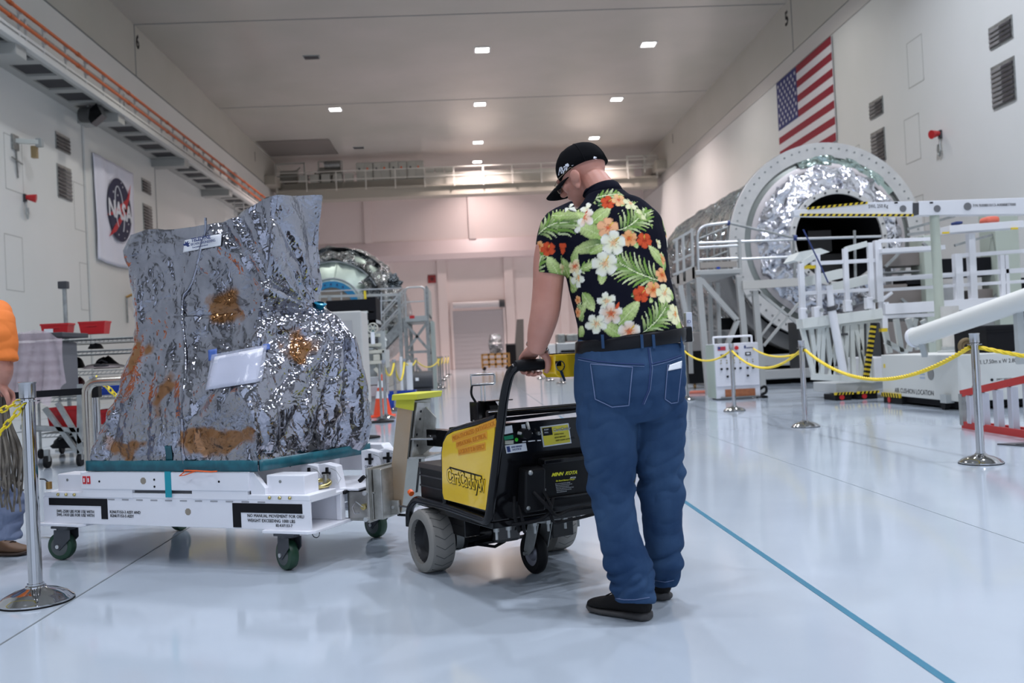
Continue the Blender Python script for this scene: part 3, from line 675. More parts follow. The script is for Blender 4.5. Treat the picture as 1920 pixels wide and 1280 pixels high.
# teal tape round the foot
for sd, (A, B) in enumerate(((LV[1][1],LV[1][2]),(LV[1][2],LV[1][3]))):
    A = Vector((*A,0)); B = Vector((*B,0)); nn = Vector(((B-A).y, -(B-A).x, 0)).normalized()*.012
    g = G(); V = []
    for i in range(41):
        p = A.lerp(B, i/40)+nn; w = noise.noise((i*.4,sd,0))*.006; V.append([g.b.verts.new(p+Vector((0,0,z))+nn*w*40*b) for z, b in ((.0,.2),(.03,1.),(.056+w*.7,.6))])
    for i in range(40):
        for j in range(2): g.b.faces.new((V[i][j], V[i+1][j], V[i+1][j+1], V[i][j+1]))
    o = g.o('tape_band', teal, FO, 180); m_ = o.modifiers.new('s','SOLIDIFY'); m_.thickness = .006
decal('tape_strip', [(-.03,-.45,.05),(.015,-.45,.05),(.01,-.45,.13),(-.035,-.45,.13)], teal, FR_, parent=FO, n=6)
lb, LBV = decal('maker_label', [uvz(343,473,-.26), uvz(414,460,-.26), uvz(416,438,-.26), uvz(346,450,-.26)], paper, sight(380,455), .012, parent=FO)
def on_label(px_, py_): return uvz(px_, py_, -.26)
x_ = uvz(414,460,-.26)-uvz(343,473,-.26); y_ = uvz(346,450,-.26)-uvz(343,473,-.26)
lmin = min(p.y for r in LBV for p in r); ldx = (LBV[0][-1]-LBV[0][0]).normalized(); ldy = (LBV[-1][0]-LBV[0][0]).normalized(); ln = ldx.cross(ldy)
lo = LBV[0][0]+ln*.02
inkb = mat('label_blue_ink', (.02,.04,.16), .5)
text('TELEDYNE', .028, inkb, FO, lo+ldx*.066+ldy*.045, ldx, ldy, bold=.03)
text('BROWN ENGINEERING', .0215, inkb, FO, lo+ldx*.066+ldy*.024, ldx, ldy, sx=.74)
text('Everywhereyoulook', .013, inkb, FO, lo+ldx*.08+ldy*.009, ldx, ldy)
for k_, a in enumerate((-20,20,60,100,140)):   # leaf-shaped rays of the maker's emblem
    a = math.radians(a+10); c0 = lo+ldx*.034+ldy*.03; d0 = ldx*math.cos(a)+ldy*math.sin(a); d1 = ldx*-math.sin(a)+ldy*math.cos(a)
    G().prism([c0, c0+d0*.014+d1*.006, c0+d0*.028, c0+d0*.014-d1*.006], ln*.0008).o('emblem_leaf', inkb, FO)
po, POV = decal('document_pouch', [uvz(388,729,-.40), uvz(482,716,-.40), uvz(496,650,-.40), uvz(402,668,-.40)], mat('pouch_paper', (.80,.80,.86), .25), sight(442,690), .012, n=8, parent=FO)
decal('pouch_film', [uvz(386,731,-.40), uvz(492,714,-.40), uvz(503,644,-.40), uvz(396,664,-.40)], mat('pouch_film', (.6,.63,.75), .1, 0, alpha=.35), sight(442,690), .018, n=8, parent=FO)
bt = mat('blue_tape', (.06,.13,.42), .45)
decal('tape_tab', [uvz(390,676,-.40), uvz(406,674,-.40), uvz(406,652,-.40), uvz(389,655,-.40)], bt, sight(442,690), .022, n=4, parent=FO)
decal('tape_tab', [uvz(494,655,-.40), uvz(509,653,-.40), uvz(509,641,-.40), uvz(495,643,-.40)], bt, sight(442,690), .022, n=4, parent=FO)
# heat-sealed seam down the front, with its bright edge
sm = []
for x, y in ((386,408),(380,432),(372,455),(366,480),(360,512),(352,540),(341,555),(337,600),(338,650),(341,690),(342,735),(340,790),(344,840),(346,870)):
    v = -.25 if y < 560 else -.25-.19*min(1,(y-560)/200); p = uvz(x, y, v); h = FB.ray_cast(p-Vector((0,.5,0)), Vector((0,1,0)))[0]; sm.append((h or p)-Vector((0,.006,0)))
g = G(); V = []
for p in bend(sm, .05, 3):
    k_ = noise.noise(p*9)*.006; V.append([g.b.verts.new(p+Vector((-.003,.006,0))), g.b.verts.new(p+Vector((k_,-.009,0))), g.b.verts.new(p+Vector((.006,.006,0)))])
for a, b in zip(V, V[1:]):
    for j in range(2): g.b.faces.new((a[j], a[j+1], b[j+1], b[j]))
g.o('seam', fsm, FO, 180)
# blue tie gathering the foil on the right corner
tp = uvz(606,578,.15)
G().lathe(tp-Vector((.03,0,.035)), [(.05,-.0),(.022,.025),(.02,.045),(.036,.07),(.02,.075)], 12, (.35,-.2,1)).o('blue_tie', mat('blue_tie_foil', (.0,.22,.36), .25, .3), FO, 30)
# the red and orange cord ends below
G().tube([(.12,-.45,.0),(.10,-.47,-.02),(.14,-.48,-.015),(.2,-.46,.004)], .003, 5).tube([(.12,-.455,.006),(.22,-.47,.006),(.3,-.46,.0),(.34,-.47,.004)], .004, 5).o('orange_cord', orange, FO)
# ---------------------------------------------------------------- tow mast hung between trolley and tug
mast = thing('tow_mast', 'raw metal tow mast with a yellow cap standing between trolley and tug', 'tow mast', TC, TR)
sx = .155
def ms(u, v, z): return (u+(z-.23)*sx, v+(z-.23)*.03, z)
tanm = mat('mast_metal', (.50,.33,.19), .33, .6, var=(3,(.46,.36,.26),.4,.62)); gal2 = mat('mast_galvanised', (.44,.44,.40), .33, .85, var=(4,(.36,.36,.33),.4,.6))
G().hexa([ms(1.03,.03,.215),ms(1.115,.03,.215),ms(1.115,.24,.215),ms(1.03,.24,.215),ms(1.03,.03,.80),ms(1.115,.03,.80),ms(1.115,.24,.80),ms(1.03,.24,.80)]).o('column', gal2, mast, bevel=.004)
G().hexa([ms(1.028,.026,.225),ms(1.116,.026,.225),ms(1.116,.030,.225),ms(1.028,.030,.225),ms(1.028,.026,.79),ms(1.116,.026,.79),ms(1.116,.030,.79),ms(1.028,.030,.79)]).o('front_plate', tanm, mast)
cp = G().hexa([ms(1.00,.0,.806),ms(1.15,.0,.806),ms(1.15,.29,.806),ms(1.00,.27,.806),ms(1.00,.0,.838),ms(1.15,.0,.838),ms(1.15,.30,.838),ms(1.00,.28,.838)]).o('yellow_cap', mat('lime_yellow', (.62,.60,.04), .55), mast, bevel=.004)
G().hexa([ms(1.02,.018,.77),ms(1.125,.018,.75),ms(1.125,.03,.75),ms(1.02,.03,.77),ms(1.02,.018,.81),ms(1.125,.018,.81),ms(1.125,.03,.81),ms(1.02,.03,.81)]).o('cap_flap', MATS['lime_yellow'], cp)
G().prism([ms(1.118,.05,.50),ms(1.118,.25,.50),ms(1.118,.27,.55),ms(1.118,.27,.66),ms(1.118,.2,.78),ms(1.118,.05,.79)], (.012,0,0)).o('side_plate', steel, mast, bevel=.002)
G().prism([ms(1.13,.15,.50),ms(1.13,.15,.76),ms(1.20,.15,.70),ms(1.20,.15,.55)], (0,.012,0)).o('web', steel, mast); G().hexa([ms(1.118,.04,.495),ms(1.21,.06,.495),ms(1.21,.28,.495),ms(1.118,.28,.495),ms(1.118,.04,.505),ms(1.21,.06,.505),ms(1.21,.28,.505),ms(1.118,.28,.505)]).o('foot_plate', steel, mast)
for z,v in ((.74,.10),(.70,.10),(.62,.08),(.56,.1)): G().cyl(ms(1.128,v,z), ms(1.133,v,z), .007, n=8).o('bolt_hole', ink, mast)
G().cyl(ms(1.12,.04,.60), ms(1.25,.04,.60), .006, n=8).o('pin', chromed, mast)
G().hexa([ms(1.1155,.17,.30),ms(1.117,.17,.30),ms(1.117,.19,.30),ms(1.1155,.19,.30),ms(1.1155,.17,.48),ms(1.117,.17,.48),ms(1.117,.19,.48),ms(1.1155,.19,.48)]).o('slot', ink, mast)
G().bx(1.0,1.11,-.0,.02,.212,.285).o('lower_plate', steel, mast, bevel=.002)
for u in (1.03,1.08): G().cyl((u,-.006,.25),(u,.0,.25),.008,n=10).o('rivet', alu, mast)
G().cyl((1.1,.02,.255),(1.18,.0,.25),.006,n=8).o('pin', chromed, mast); G().cyl((1.09,.03,.205),(1.17,.02,.205),.007,n=8).o('pin', black, mast)
G().tube(arc((1.19,.01,.205),.016,0,2*math.pi,12,(1,0,0),(0,0,1))[:-1],.002,5,True).o('pin_ring', chromed, mast)
# ================================================================ THE ELECTRIC TUG
TT = Vector((-.222, 4.507, 0)); TA = math.radians(27.41)
tug = thing('electric_tug', 'black and yellow electric cart tug with grey tyred wheels and a tall handle loop', 'tug', TT, TA)
E1 = Vector((math.cos(TA), math.sin(TA), 0)); E2 = Vector((-E1.y, E1.x, 0))
def tl(p): p = p-TT; return Vector((p.dot(E1), p.dot(E2), p.z))
def on_side(x, y, u=-.035):
    d = ray(x, y); t = ((TT+E1*u-CO).dot(E1))/d.dot(E1); return tl(CO+d*t)
RN = (E2*1 + Vector((0,0,.23))).normalized(); RP = TT - E2*.62 + Vector((0,0,.30))
def on_rear(x, y, off=0.):
    d = ray(x, y); t = ((RP-RN*off-CO).dot(RN))/d.dot(RN); return tl(CO+d*t)
def RV(z): return -.62-(z-.30)*.23
UX = Vector((1,0,0)); UZ = Vector((0,-.23,1)).normalized(); SX = Vector((0,-1,0)); SZ = Vector((0,0,1))
# chassis and body
G().prism([(-.0,-.62,.285),(.69,-.62,.285),(.69,-.1,.285),(-.0,-.1,.285)], (0,0,.03)).o('chassis_plate', black, tug, bevel=.004)
G().prism([(0,RV(.315),.315),(0,-.22,.315),(0,-.22,.60),(0,-.36,.69),(0,RV(.735),.735)], (.69,0,0)).o('body', black, tug, bevel=.008)
G().prism([(-.0,-.22,.30),(-.0,.16,.30),(-.0,.16,.325),(-.0,-.22,.335)], (.69,0,0)).o('front_deck', black, tug, bevel=.004)
# yellow side panel inside its tube frame
pan_ = [(-.635,.37),(-.225,.372),(-.212,.40),(-.225,.585),(-.245,.635),(-.285,.668),(-.36,.69),(-.745,.752),(-.735,.70),(-.65,.385)]
for u, nm in ((-.032,0),(.702,1)):
    p_ = G().prism([(u,a,b) for a,b in pan_], (.018,0,0)).o('side_panel', yellow, tug, bevel=.003); p_['label'] = 'glossy yellow side panel'
    if nm == 0: SP = p_
for u in (-.02, .71):
    s_ = 1 if u < 0 else -1
    G().tube(bend([(u+s_*.14,-.885,.975),(u,-.885,.975),(u,-.815,.86),(u,-.655,.395),(u,-.625,.322),(u,-.25,.335),(u,.12,.335),(u,.205,.27),(u,.21,.19)],.055,5), .0195, 12).o('tube_frame', black, tug, 60)
    G().tube(bend([(u,-.215,.35),(u,-.222,.60),(u,-.29,.685),(u,-.74,.765)],.06,5), .0125, 10).o('panel_rail', black, tug, 60)
G().cyl((-.02,-.66,.775),(.71,-.66,.775),.016,n=10).o('rear_rail', black, tug, 40)
# grips and the yellow control head between them
G().tube([(-.005,-.885,.975),(.03,-.885,.975),(.12,-.885,.975),(.14,-.885,.975)], [.02,.024,.023,.019], 12).o('handle_grip', blackm, tug, 60)
G().tube([(.695,-.885,.975),(.66,-.885,.975),(.57,-.885,.975),(.55,-.885,.975)], [.02,.024,.023,.019], 12).o('handle_grip', blackm, tug, 60)
ch = G().prism([(.145,-.945,.935),(.165,-.945,.918),(.53,-.945,.918),(.55,-.945,.935),(.55,-.945,1.012),(.145,-.945,1.012)], (0,.10,0)).o('control_head', yellow, tug, bevel=.006); ch['label'] = 'yellow control head between the grips'
for u in (.25,.29): 
    for z in (.93,.995): G().ball((u+.0,-.947,z),.007,8).o('screw', galv, ch, 180)
G().bx(.15,.545,-.93,-.86,1.010,1.016).o('head_cover', black, ch)
kr = G().tube(arc((.165,-.955,.965),.02,0,2*math.pi,14,(1,0,0),(0,0,1))[:-1],.0025,5,True); kr.prism([(.158,-.958,.945),(.172,-.958,.945),(.188,-.956,.905),(.178,-.956,.902)],(0,.002,0)); kr.o('key_ring', chromed, ch)
G().bx(.148,.17,-.955,-.945,.965,.985).o('key_switch', black, ch)
# lettering on the yellow panel
SW = Vector((-.035-.0006, 0, 0))
def sidep(x, y): p = on_side(x, y, -.0335); return p
p0 = sidep(840,905)
def sidetext(body, x, y, x2, y2, size, m, **k): a = sidep(x,y); b = sidep(x2,y2); return text(body, size, m, SP, a, b-a, (0,-.02,1), ext=.0008, **k)
orink = mat('orange_ink', (.55,.17,.01), .5); orp2 = mat('orange_tape', (.80,.36,.02), .4)
a = sidep(838,903); dx_ = (sidep(905,922)-a).normalized()
LW = (sidep(905,922)-sidep(838,903)).length
for body, pa, L, sz in (('CartCaddy5', a, LW, .088), ('W', sidep(899,921), .052, .078)):
    text(body, sz, ink, SP, pa+Vector((0,0,.002)), dx_, (0,-.05,1), bold=.05, ext=.0004, fit=L)
    text(body, sz, yellow, SP, pa+Vector((-.0015,0,.002))+dx_*.004, dx_, (0,-.05,1), bold=.012, ext=.0004, fit=L*.97)
b_ = sidep(843,876); G().beam(b_, sidep(903,893), .002, .006).o('logo_bar', ink, SP)
for body, x, y, x2, y2, sz in (('PREAUTHORIZED JO/TAG/LOCK', 849, 826, 928, 797, .027), ('OPERATIONAL ELECTRICAL', 856, 838, 912, 820, .028), ('LOCKOUT IS IN EFFECT', 860, 851, 909, 841, .028)):
    a = sidep(x,y); b = sidep(x2,y2); dv = b-a; o_ = text(body, sz, orink, SP, a, dv, (0,0,1), ext=.0008, fit=dv.length)

    up = Vector((0,0,.028)); q = [a-up*.25-dv*.02, b-up*.25+dv*.02, b+up*.95+dv*.02, a+up*.95-dv*.02]; G().prism([p+Vector((.0004,0,0)) for p in q], (.0008,0,0)).o('message_tape', orp2, SP)
# rear stickers and controls
def rear_rect(name, x0, y0, x1, y1, x2, y2, m, off=.003):
    A, B, C_ = on_rear(x0,y0,off), on_rear(x1,y1,off), on_rear(x2,y2,off); D = B+(C_-A)
    return G().prism([A, B, D, C_], Vector((0,.003,0))).o(name, m, tug), A, B-A, C_-A
stw = mat('sticker_white', (.74,.76,.78), .4); stg = mat('sticker_green', (.01,.25,.12), .4); sty = mat('sticker_yellow', (.72,.62,.03), .35)
rear_rect('sticker', 944,800, 960,797, 946,814, stw); s2,_,_,_ = rear_rect('sticker', 945,818, 962,815, 946,825, stg)
rear_rect('sticker', 947,826, 963,825, 947,833, mat('sticker_beige', (.45,.45,.36), .4)); s3,A3,dx3,dy3 = rear_rect('sticker', 947,835, 986,830, 950,850, stw)
G().prism([A3+dx3*.05+dy3*.15+Vector((0,-.001,0)),A3+dx3*.2+dy3*.15+Vector((0,-.001,0)),A3+dx3*.2+dy3*.85+Vector((0,-.001,0)),A3+dx3*.05+dy3*.85+Vector((0,-.001,0))],(0,.0006,0)).o('printed_box', inkb, s3)
text('NOTICE', .012, inkb, s3, A3+dx3*.28+dy3*.75+Vector((0,-.0015,0)), dx3, -dy3); text('READ MANUAL', .011, inkb, s3, A3+dx3*.26+dy3*.4+Vector((0,-.0015,0)), dx3, -dy3, sx=.7)
rear_rect('sticker', 978,796, 985,795, 979,805, stw)
s4,A4,dx4,dy4 = rear_rect('plate_sticker', 1013,800, 1066,793, 1019,838, mat('sticker_rim', (.62,.64,.66), .3, .5))
U_ = Vector((0,-.0012,0))
G().prism([A4+dx4*.04+dy4*.06+U_,A4+dx4*.96+dy4*.06+U_,A4+dx4*.96+dy4*.94+U_,A4+dx4*.04+dy4*.94+U_],(0,.0006,0)).o('sticker_face', sty, s4)
G().prism([A4+dx4*.05+dy4*.08+U_*1.6,A4+dx4*.38+dy4*.08+U_*1.6,A4+dx4*.38+dy4*.46+U_*1.6,A4+dx4*.05+dy4*.46+U_*1.6],(0,.0006,0)).o('sticker_block', ink, s4)
def sttext(body, fx, fy, sz, m, **k): text(body, sz, m, s4, A4+dx4*fx+dy4*fy+U_*2.2, dx4, -dy4, ext=.0003, **k)
sttext('CartCaddy', .40, .32, .020, stw, bold=.02); sttext('CartCaddy', .405, .31, .020, inkb)
for i in range(3): sttext(('OPERATING','READ BEFORE','KEEP CLEAR OF MOVING')[i], (.42,.42,.44)[i], .50+i*.15, .009, ink)
sttext('PUSH', .1, .2, .009, stw); sttext('PULL', .1, .34, .009, stw)
for x, y in ((990,814),(1008,812)):
    p = on_rear(x, y); G().cyl(p, p-Vector((0,.014,0)), .008, n=12).o('toggle_nut', galv, tug, 40); G().cyl(p-Vector((0,.01,0)), p-Vector((-.002,.03,-.006)), .003, n=8).o('toggle', chromed, tug)
p = on_rear(978,812); G().cyl(p, p-Vector((0,.05,0)), .022, n=14).o('knob', blackc, tug, 40); G().tube([p-Vector((.03,.02,-.005)), p-Vector((.01,.04,.0)), p-Vector((-.01,.045,-.02)), p-Vector((-.012,.03,-.045))], .007, 7).o('lever', galv, tug)
p = on_rear(968,824,.004); G().cyl(p, p-Vector((0,.003,0)), .008, n=14).o('green_lamp', mat('lamp_green', (.05,.5,.03), .3), tug)
for i, x in enumerate((984,995,1001,1012)): p = on_rear(x, 827-i*.7, .004); G().bx(p.x-.012,p.x+.006,p.y-.001,p.y+.002,p.z-.003,p.z+.001).o('switch_label', stw, tug)
G().prism([on_rear(948,783,.002),on_rear(1090,768,.002),on_rear(1090,772,.002),on_rear(948,790,.002)],(0,.02,0)).o('panel_lip', black, tug)
# charger housing
cz0, cz1 = .352, .545
cb = G().prism([(.10,RV(cz0)-.03,cz0+.02),(.10,RV(cz1)-.015,cz1),(.10,RV(cz1)-.075,cz1-.012),(.10,RV(cz0)-.10,cz0)], (.10,0,0)).o('charger_end', blackc, tug, bevel=.008)
G().prism([(.2,RV(cz0)-.01,cz0+.02),(.2,RV(cz1)-.01,cz1+.03),(.2,RV(cz1)-.05,cz1+.02),(.2,RV(cz0)-.08,cz0)], (.45,0,0)).o('charger', blackc, tug, bevel=.01)
for i in range(4): z = cz1-.0-i*.006; 
G().bx(.2,.65,RV(.55)-.065,RV(.55)-.03,.548,.566).bx(.2,.65,RV(.40)-.085,RV(.40)-.05,.392,.404).o('charger_rib', black, tug, bevel=.003)
for z in (.525,.375): G().ball((.115,RV(z)-.092,z),.011,10).o('bolt', galv, tug, 180)
ylk = mat('label_yellow_ink', (.75,.72,.02), .5); greyi = mat('label_grey_ink', (.45,.46,.47), .5)
pc = lambda x, y: on_rear(x, y, .078)
dxr = pc(1090,880)-pc(1034,886); 
text('MINN  KOTA', .021, ylk, tug, pc(1034,893), dxr, UZ, bold=.03, sx=1.05, shear=.3); text('MK220', .010, stw, tug, pc(1069,897), dxr, UZ)
text('On Board Battery Charger', .010, ylk, tug, pc(1042,903), dxr, UZ, shear=.2, sx=.9)
for i in range(6): text('READ ALL INSTRUCTIONS BEFORE', .0055, greyi, tug, pc(1041+i*.6,908+i*3.1), dxr, UZ, sx=(.9,1,.8,1.05,.9,.6)[i])
text('UL US', .013, greyi, tug, pc(1011,921), dxr, UZ); text('-----', .010, greyi, tug, pc(1012,905), dxr, UZ)
# cables
rng = random.Random(3)
for pts in ([(.14,-.74,.44),(.17,-.80,.38),(.22,-.78,.33),(.3,-.75,.345),(.45,-.75,.35),(.6,-.76,.37)],[(.18,-.72,.47),(.21,-.78,.36),(.15,-.76,.32),(.05,-.70,.31)],[(.24,-.73,.40),(.19,-.78,.34),(.22,-.76,.30),(.34,-.74,.30),(.5,-.73,.31),(.62,-.70,.33)],[(.08,-.68,.42),(.05,-.72,.36),(.08,-.7,.29),(.13,-.62,.26)],[(.10,-.68,.38),(.085,-.73,.33),(.11,-.7,.27),(.2,-.55,.24)]):
    G().tube(bend(pts,.05,4), .0075, 6).o('cable', blackm, tug, 60)
# running gear
tyre = mat('grey_tyre', (.23,.22,.20), .75, bump=[('n',40,.2,.004)])
for u, s_ in ((0,-1),(.69,1)):
    w_ = G().lathe((u,0,.15), [(.105,-.062),(.132,-.064),(.146,-.056),(.150,-.04),(.150,.04),(.146,.056),(.132,.064),(.105,.062)], 48, (1,0,0), closed=True).o('drive_wheel', tyre, tug, 40)
    gr_ = G()
    for i in range(20):
        a = 2*math.pi*i/20; b = a+.17
        for x0, x1, a0, b0 in ((-.045,0,a,b),(0,.045,b,a)):
            P = lambda x, t: Vector((u+x, math.cos(t)*.1502, .15+math.sin(t)*.1502))
            gr_.beam(P(x0,a0), P(x1,b0), .0035, .002, (0,math.cos(a),math.sin(a)))
    gr_.o('tread_groove', mat('groove', (.10,.10,.095), .8), w_)['kind'] = 'stuff'
    G().lathe((u,0,.15), [(0,.02),(.05,.015),(.09,.0),(.105,-.04*1),(.108,-.06),(.108,.06),(0,.06)] if s_ < 0 else [(0,-.06),(.108,-.06),(.108,.06),(.105,.04),(.09,0),(.05,-.015),(0,-.02)], 32, (1,0,0)).o('wheel_rim', mat('rim_black', (.02,.02,.022), .45), w_, 40)
G().cyl((.06,0,.15),(.63,0,.15),.03,n=16).o('drive_axle', black, tug, 40)
G().cyl((.09,-.02,.15),(.16,-.02,.15),.062,n=24).o('gearbox', blackc, tug, 40); rg = G().lathe((.125,-.02,.15), [(.052,-.03),(.064,-.03),(.066,0),(.064,.01),(.052,.01)], 24, (1,0,0)).o('gearbox_ring', galv, tug, 40)
G().cyl((.16,-.02,.15),(.42,-.02,.15),.052,n=20).o('motor', black, tug, 40); G().bx(.30,.44,-.1,.04,.10,.22).o('differential', mat('casting', (.16,.16,.16), .5, .5), tug, bevel=.015)
G().bx(.06,.64,-.05,.05,.205,.285).o('axle_mount', black, tug, bevel=.005); G().bx(.5,.62,-.3,.02,.13,.28).o('gear_cover', black, tug, bevel=.004); G().bx(.05,.13,-.26,-.04,.19,.285).o('side_bracket', black, tug, bevel=.004)
G().tube([(.2,-.06,.11),(.3,-.08,.085),(.36,-.07,.10),(.42,-.1,.17),(.45,-.2,.25)], .008, 6).o('cable', blackm, tug); G().beam((.1,-.05,.105),(.5,-.05,.105),.03,.012).o('brake_rod', black, tug)
for u, v in ((.03,-.60),(.09,-.60),(.22,-.60),(.29,-.60),(.38,-.60),(.45,-.60)):
    G().cyl((u,v,.235),(u,v,.285),.006,n=8).cyl((u,v,.268),(u,v,.284),.012,n=6).o('stud_bolt', galv, tug)
# rear swivel caster
cf = G().bx(.28,.41,-.52,-.40,.262,.272).cyl((.345,-.46,.25),(.345,-.46,.262),.04,n=16)
for s_ in (-1,1): cf.prism([(.345+s_*.034,-.49,.25),(.345+s_*.034,-.40,.25),(.345+s_*.036,-.35,.11),(.345+s_*.036,-.39,.09),(.345+s_*.036,-.44,.13)], (s_*.005,0,0))
cf = cf.o('caster_fork', galv, tug, bevel=.002)
G().lathe((.345,-.375,.10), [(.062,-.022),(.085,-.024),(.097,-.014),(.10,0),(.097,.014),(.085,.024),(.062,.022)], 36, (1,0,0), closed=True).o('tyre', blackm, cf, 40)
G().lathe((.345,-.375,.10), [(0,-.02),(.03,-.02),(.04,-.010),(.062,-.016),(.062,.016),(.04,.010),(.03,.02),(0,.02)], 24, (1,0,0)).o('rim', mat('rim_grey', (.22,.22,.26), .4, .4), cf, 40)
G().cyl((.29,-.375,.10),(.40,-.375,.10),.009,n=8).o('axle_bolt', galv, cf)
# battery box, hitch boom and hand winch in front
bb = G().bx(.0,.69,-.20,.10,.335,.505).o('battery_box', blackc, tug, bevel=.006); G().bx(-.004,.694,-.205,.105,.488,.515).o('battery_lid', mat('battery_lid_brown', (.05,.038,.034), .35), bb, bevel=.004)
for z in (.40,.45): G().bx(-.003,.0,-.2,.1,z,z+.008).o('rib', black, bb)
G().cyl((-.035,.13,.36),(-.035,.15,.37),.014,n=10).o('side_reflector', orange, tug)
G().beam((.235,.455,.597),(.335,-.30,.60),.06,.088).o('hitch_boom', black, tug, bevel=.003)
for k_ in (.03,.25):
    p = Vector((.235,.455,.6)).lerp(Vector((.335,-.30,.6)), k_+.04); G().cyl(p+Vector((-.03,-.004,0)), p+Vector((-.048,-.006,0)), .016, n=14).o('boom_bolt', chromed, tug, 40)
G().tube([(.3,.35,.64),(.31,.1,.665),(.33,-.1,.66)], .01, 6).o('boom_cable', blackm, tug)
G().bx(.26,.42,-.36,.09,.655,.685).o('winch_arm', black, tug, bevel=.003)
for u,v in ((.29,.05),(.33,.06),(.38,.0),(.36,-.05)): G().cyl((u,v,.685),(u,v,.70),.009,n=8).o('nut', galv, tug)
wt = G().prism([(.285,.0,.69),(.36,.0,.69),(.36,.0,.79),(.285,.0,.79)], (0,.09,0)).o('winch_box', black, tug, bevel=.004)
G().prism([(.335,-.06,.70),(.415,-.06,.70),(.375,-.02,.79),(.335,-.02,.79)], (0,.04,0)).o('winch_cheek', black, wt); G().bx(.30,.46,-.05,.02,.79,.795).o('winch_plate', black, wt)
G().tube(bend([(.325,.03,.795),(.325,.03,.872)],.01), .004, 6).tube(bend([(.345,.03,.795),(.345,.03,.872)],.01), .004, 6).o('winch_rod', chromed, wt)
G().tube(bend([(.27,.03,.875),(.405,.03,.875),(.405,.03,.925),(.27,.03,.925)],.012,3)[:], .0065, 8, True).o('winch_handle', chromed, wt, 60)
G().tube(bend([(.275,.03,.875),(.265,.03,.83),(.29,.03,.79)],.03), .006, 6).o('winch_cable', blackm, wt)
# ================================================================ PEOPLE
def frame_rings(pts, rad, side, n=20):
    pts = [Vector(p) for p in pts]; R = []; N = len(pts); side = Vector(side)
    for i, p in enumerate(pts):
        t = (pts[min(i+1, N-1)]-pts[max(i-1, 0)]).normalized(); x = (side-t*side.dot(t)).normalized(); y = t.cross(x)
        rx, ry = rad[i] if hasattr(rad[i], '__len__') else (rad[i], rad[i])
        R.append([p + x*rx*math.cos(2*math.pi*j/n) + y*ry*math.sin(2*math.pi*j/n) for j in range(n)])
    return R
def smooth_path(pts, rad, k=4):
    """Catmull-Rom through joints so limbs taper and bend softly"""
    P = [Vector(p) for p in pts]; Q = [Vector(r) if hasattr(r, '__len__') else Vector((r, r)) for r in rad]; n = len(P); op, oq = [], []
    for i in range(n-1):
        a, b, c, d = P[max(i-1,0)], P[i], P[i+1], P[min(i+2,n-1)]; ra, rb, rc, rd = Q[max(i-1,0)], Q[i], Q[i+1], Q[min(i+2,n-1)]
        for j in range(k):
            t = j/k; f_ = lambda A,B,C_,D: .5*((2*B)+(C_-A)*t+(2*A-5*B+4*C_-D)*t*t+(3*B-A-3*C_+D)*t**3)
            op.append(f_(a,b,c,d)); oq.append(f_(ra,rb,rc,rd))
    op.append(P[-1]); oq.append(Q[-1]); return op, [tuple(q) for q in oq]
def limb(g, pts, rad, side=(1,0,0), n=20, k=4):
    p, r = smooth_path(pts, rad, k); g.loft(frame_rings(p, r, side, n)); return g
def ellips(g, c, r, M):
    ret = bmesh.ops.create_uvsphere(g.b, u_segments=24, v_segments=16, radius=1.)
    for v in ret['verts']: v.co = Vector(c) + M @ Vector((v.co.x*r[0], v.co.y*r[1], v.co.z*r[2]))
def fuse(g, name, m, parent, vox, it=4, world=True):
    """melt overlapping volumes into one continuous surface"""
    bmesh.ops.recalc_face_normals(g.b, faces=g.b.faces)
    if world:
        r = parent
        while r.parent: r = r.parent
        g.b.transform(TM[r.name])
    me = bpy.data.meshes.new(name); g.b.to_mesh(me); g.b.free(); o = link(bpy.data.objects.new(name, me))
    r = o.modifiers.new('r', 'REMESH'); r.mode = 'VOXEL'; r.voxel_size = vox
    s = o.modifiers.new('s', 'SMOOTH'); s.factor = .5; s.iterations = it
    bpy.context.view_layer.update(); m2 = bpy.data.meshes.new_from_object(o.evaluated_get(bpy.context.evaluated_depsgraph_get()))
    o.modifiers.clear(); o.data = m2; m2.name = name; bpy.data.meshes.remove(me)
    m2.materials.clear(); m2.materials.append(m); m2.shade_smooth(); o.parent = parent
    return o
def bvh_of(o):
    b = bmesh.new(); b.from_mesh(o.data); t = BVHTree.FromBMesh(b); b.free(); return t
def displace(o, fn):
    me = o.data; n = len(me.vertices); co_ = np.empty(n*3, 'f'); no = np.empty(n*3, 'f'); me.vertices.foreach_get('co', co_); me.vertex_normals.foreach_get('vector', no)
    co_ = co_.reshape(-1,3); no = no.reshape(-1,3); d = np.array([fn(Vector(p)) for p in co_], 'f'); co_ += no*d[:,None]
    me.vertices.foreach_set('co', co_.ravel()); me.update()
skin = mat('skin', (.50,.215,.155), .5, bump=[('n',60,.15,.004)], var=(9,(.57,.27,.20),.35,.65))
skin.node_tree.nodes['Principled BSDF'].inputs['Subsurface Weight'].default_value = .12
skin.node_tree.nodes['Principled BSDF'].inputs['Subsurface Radius'].default_value = (.02,.008,.004)
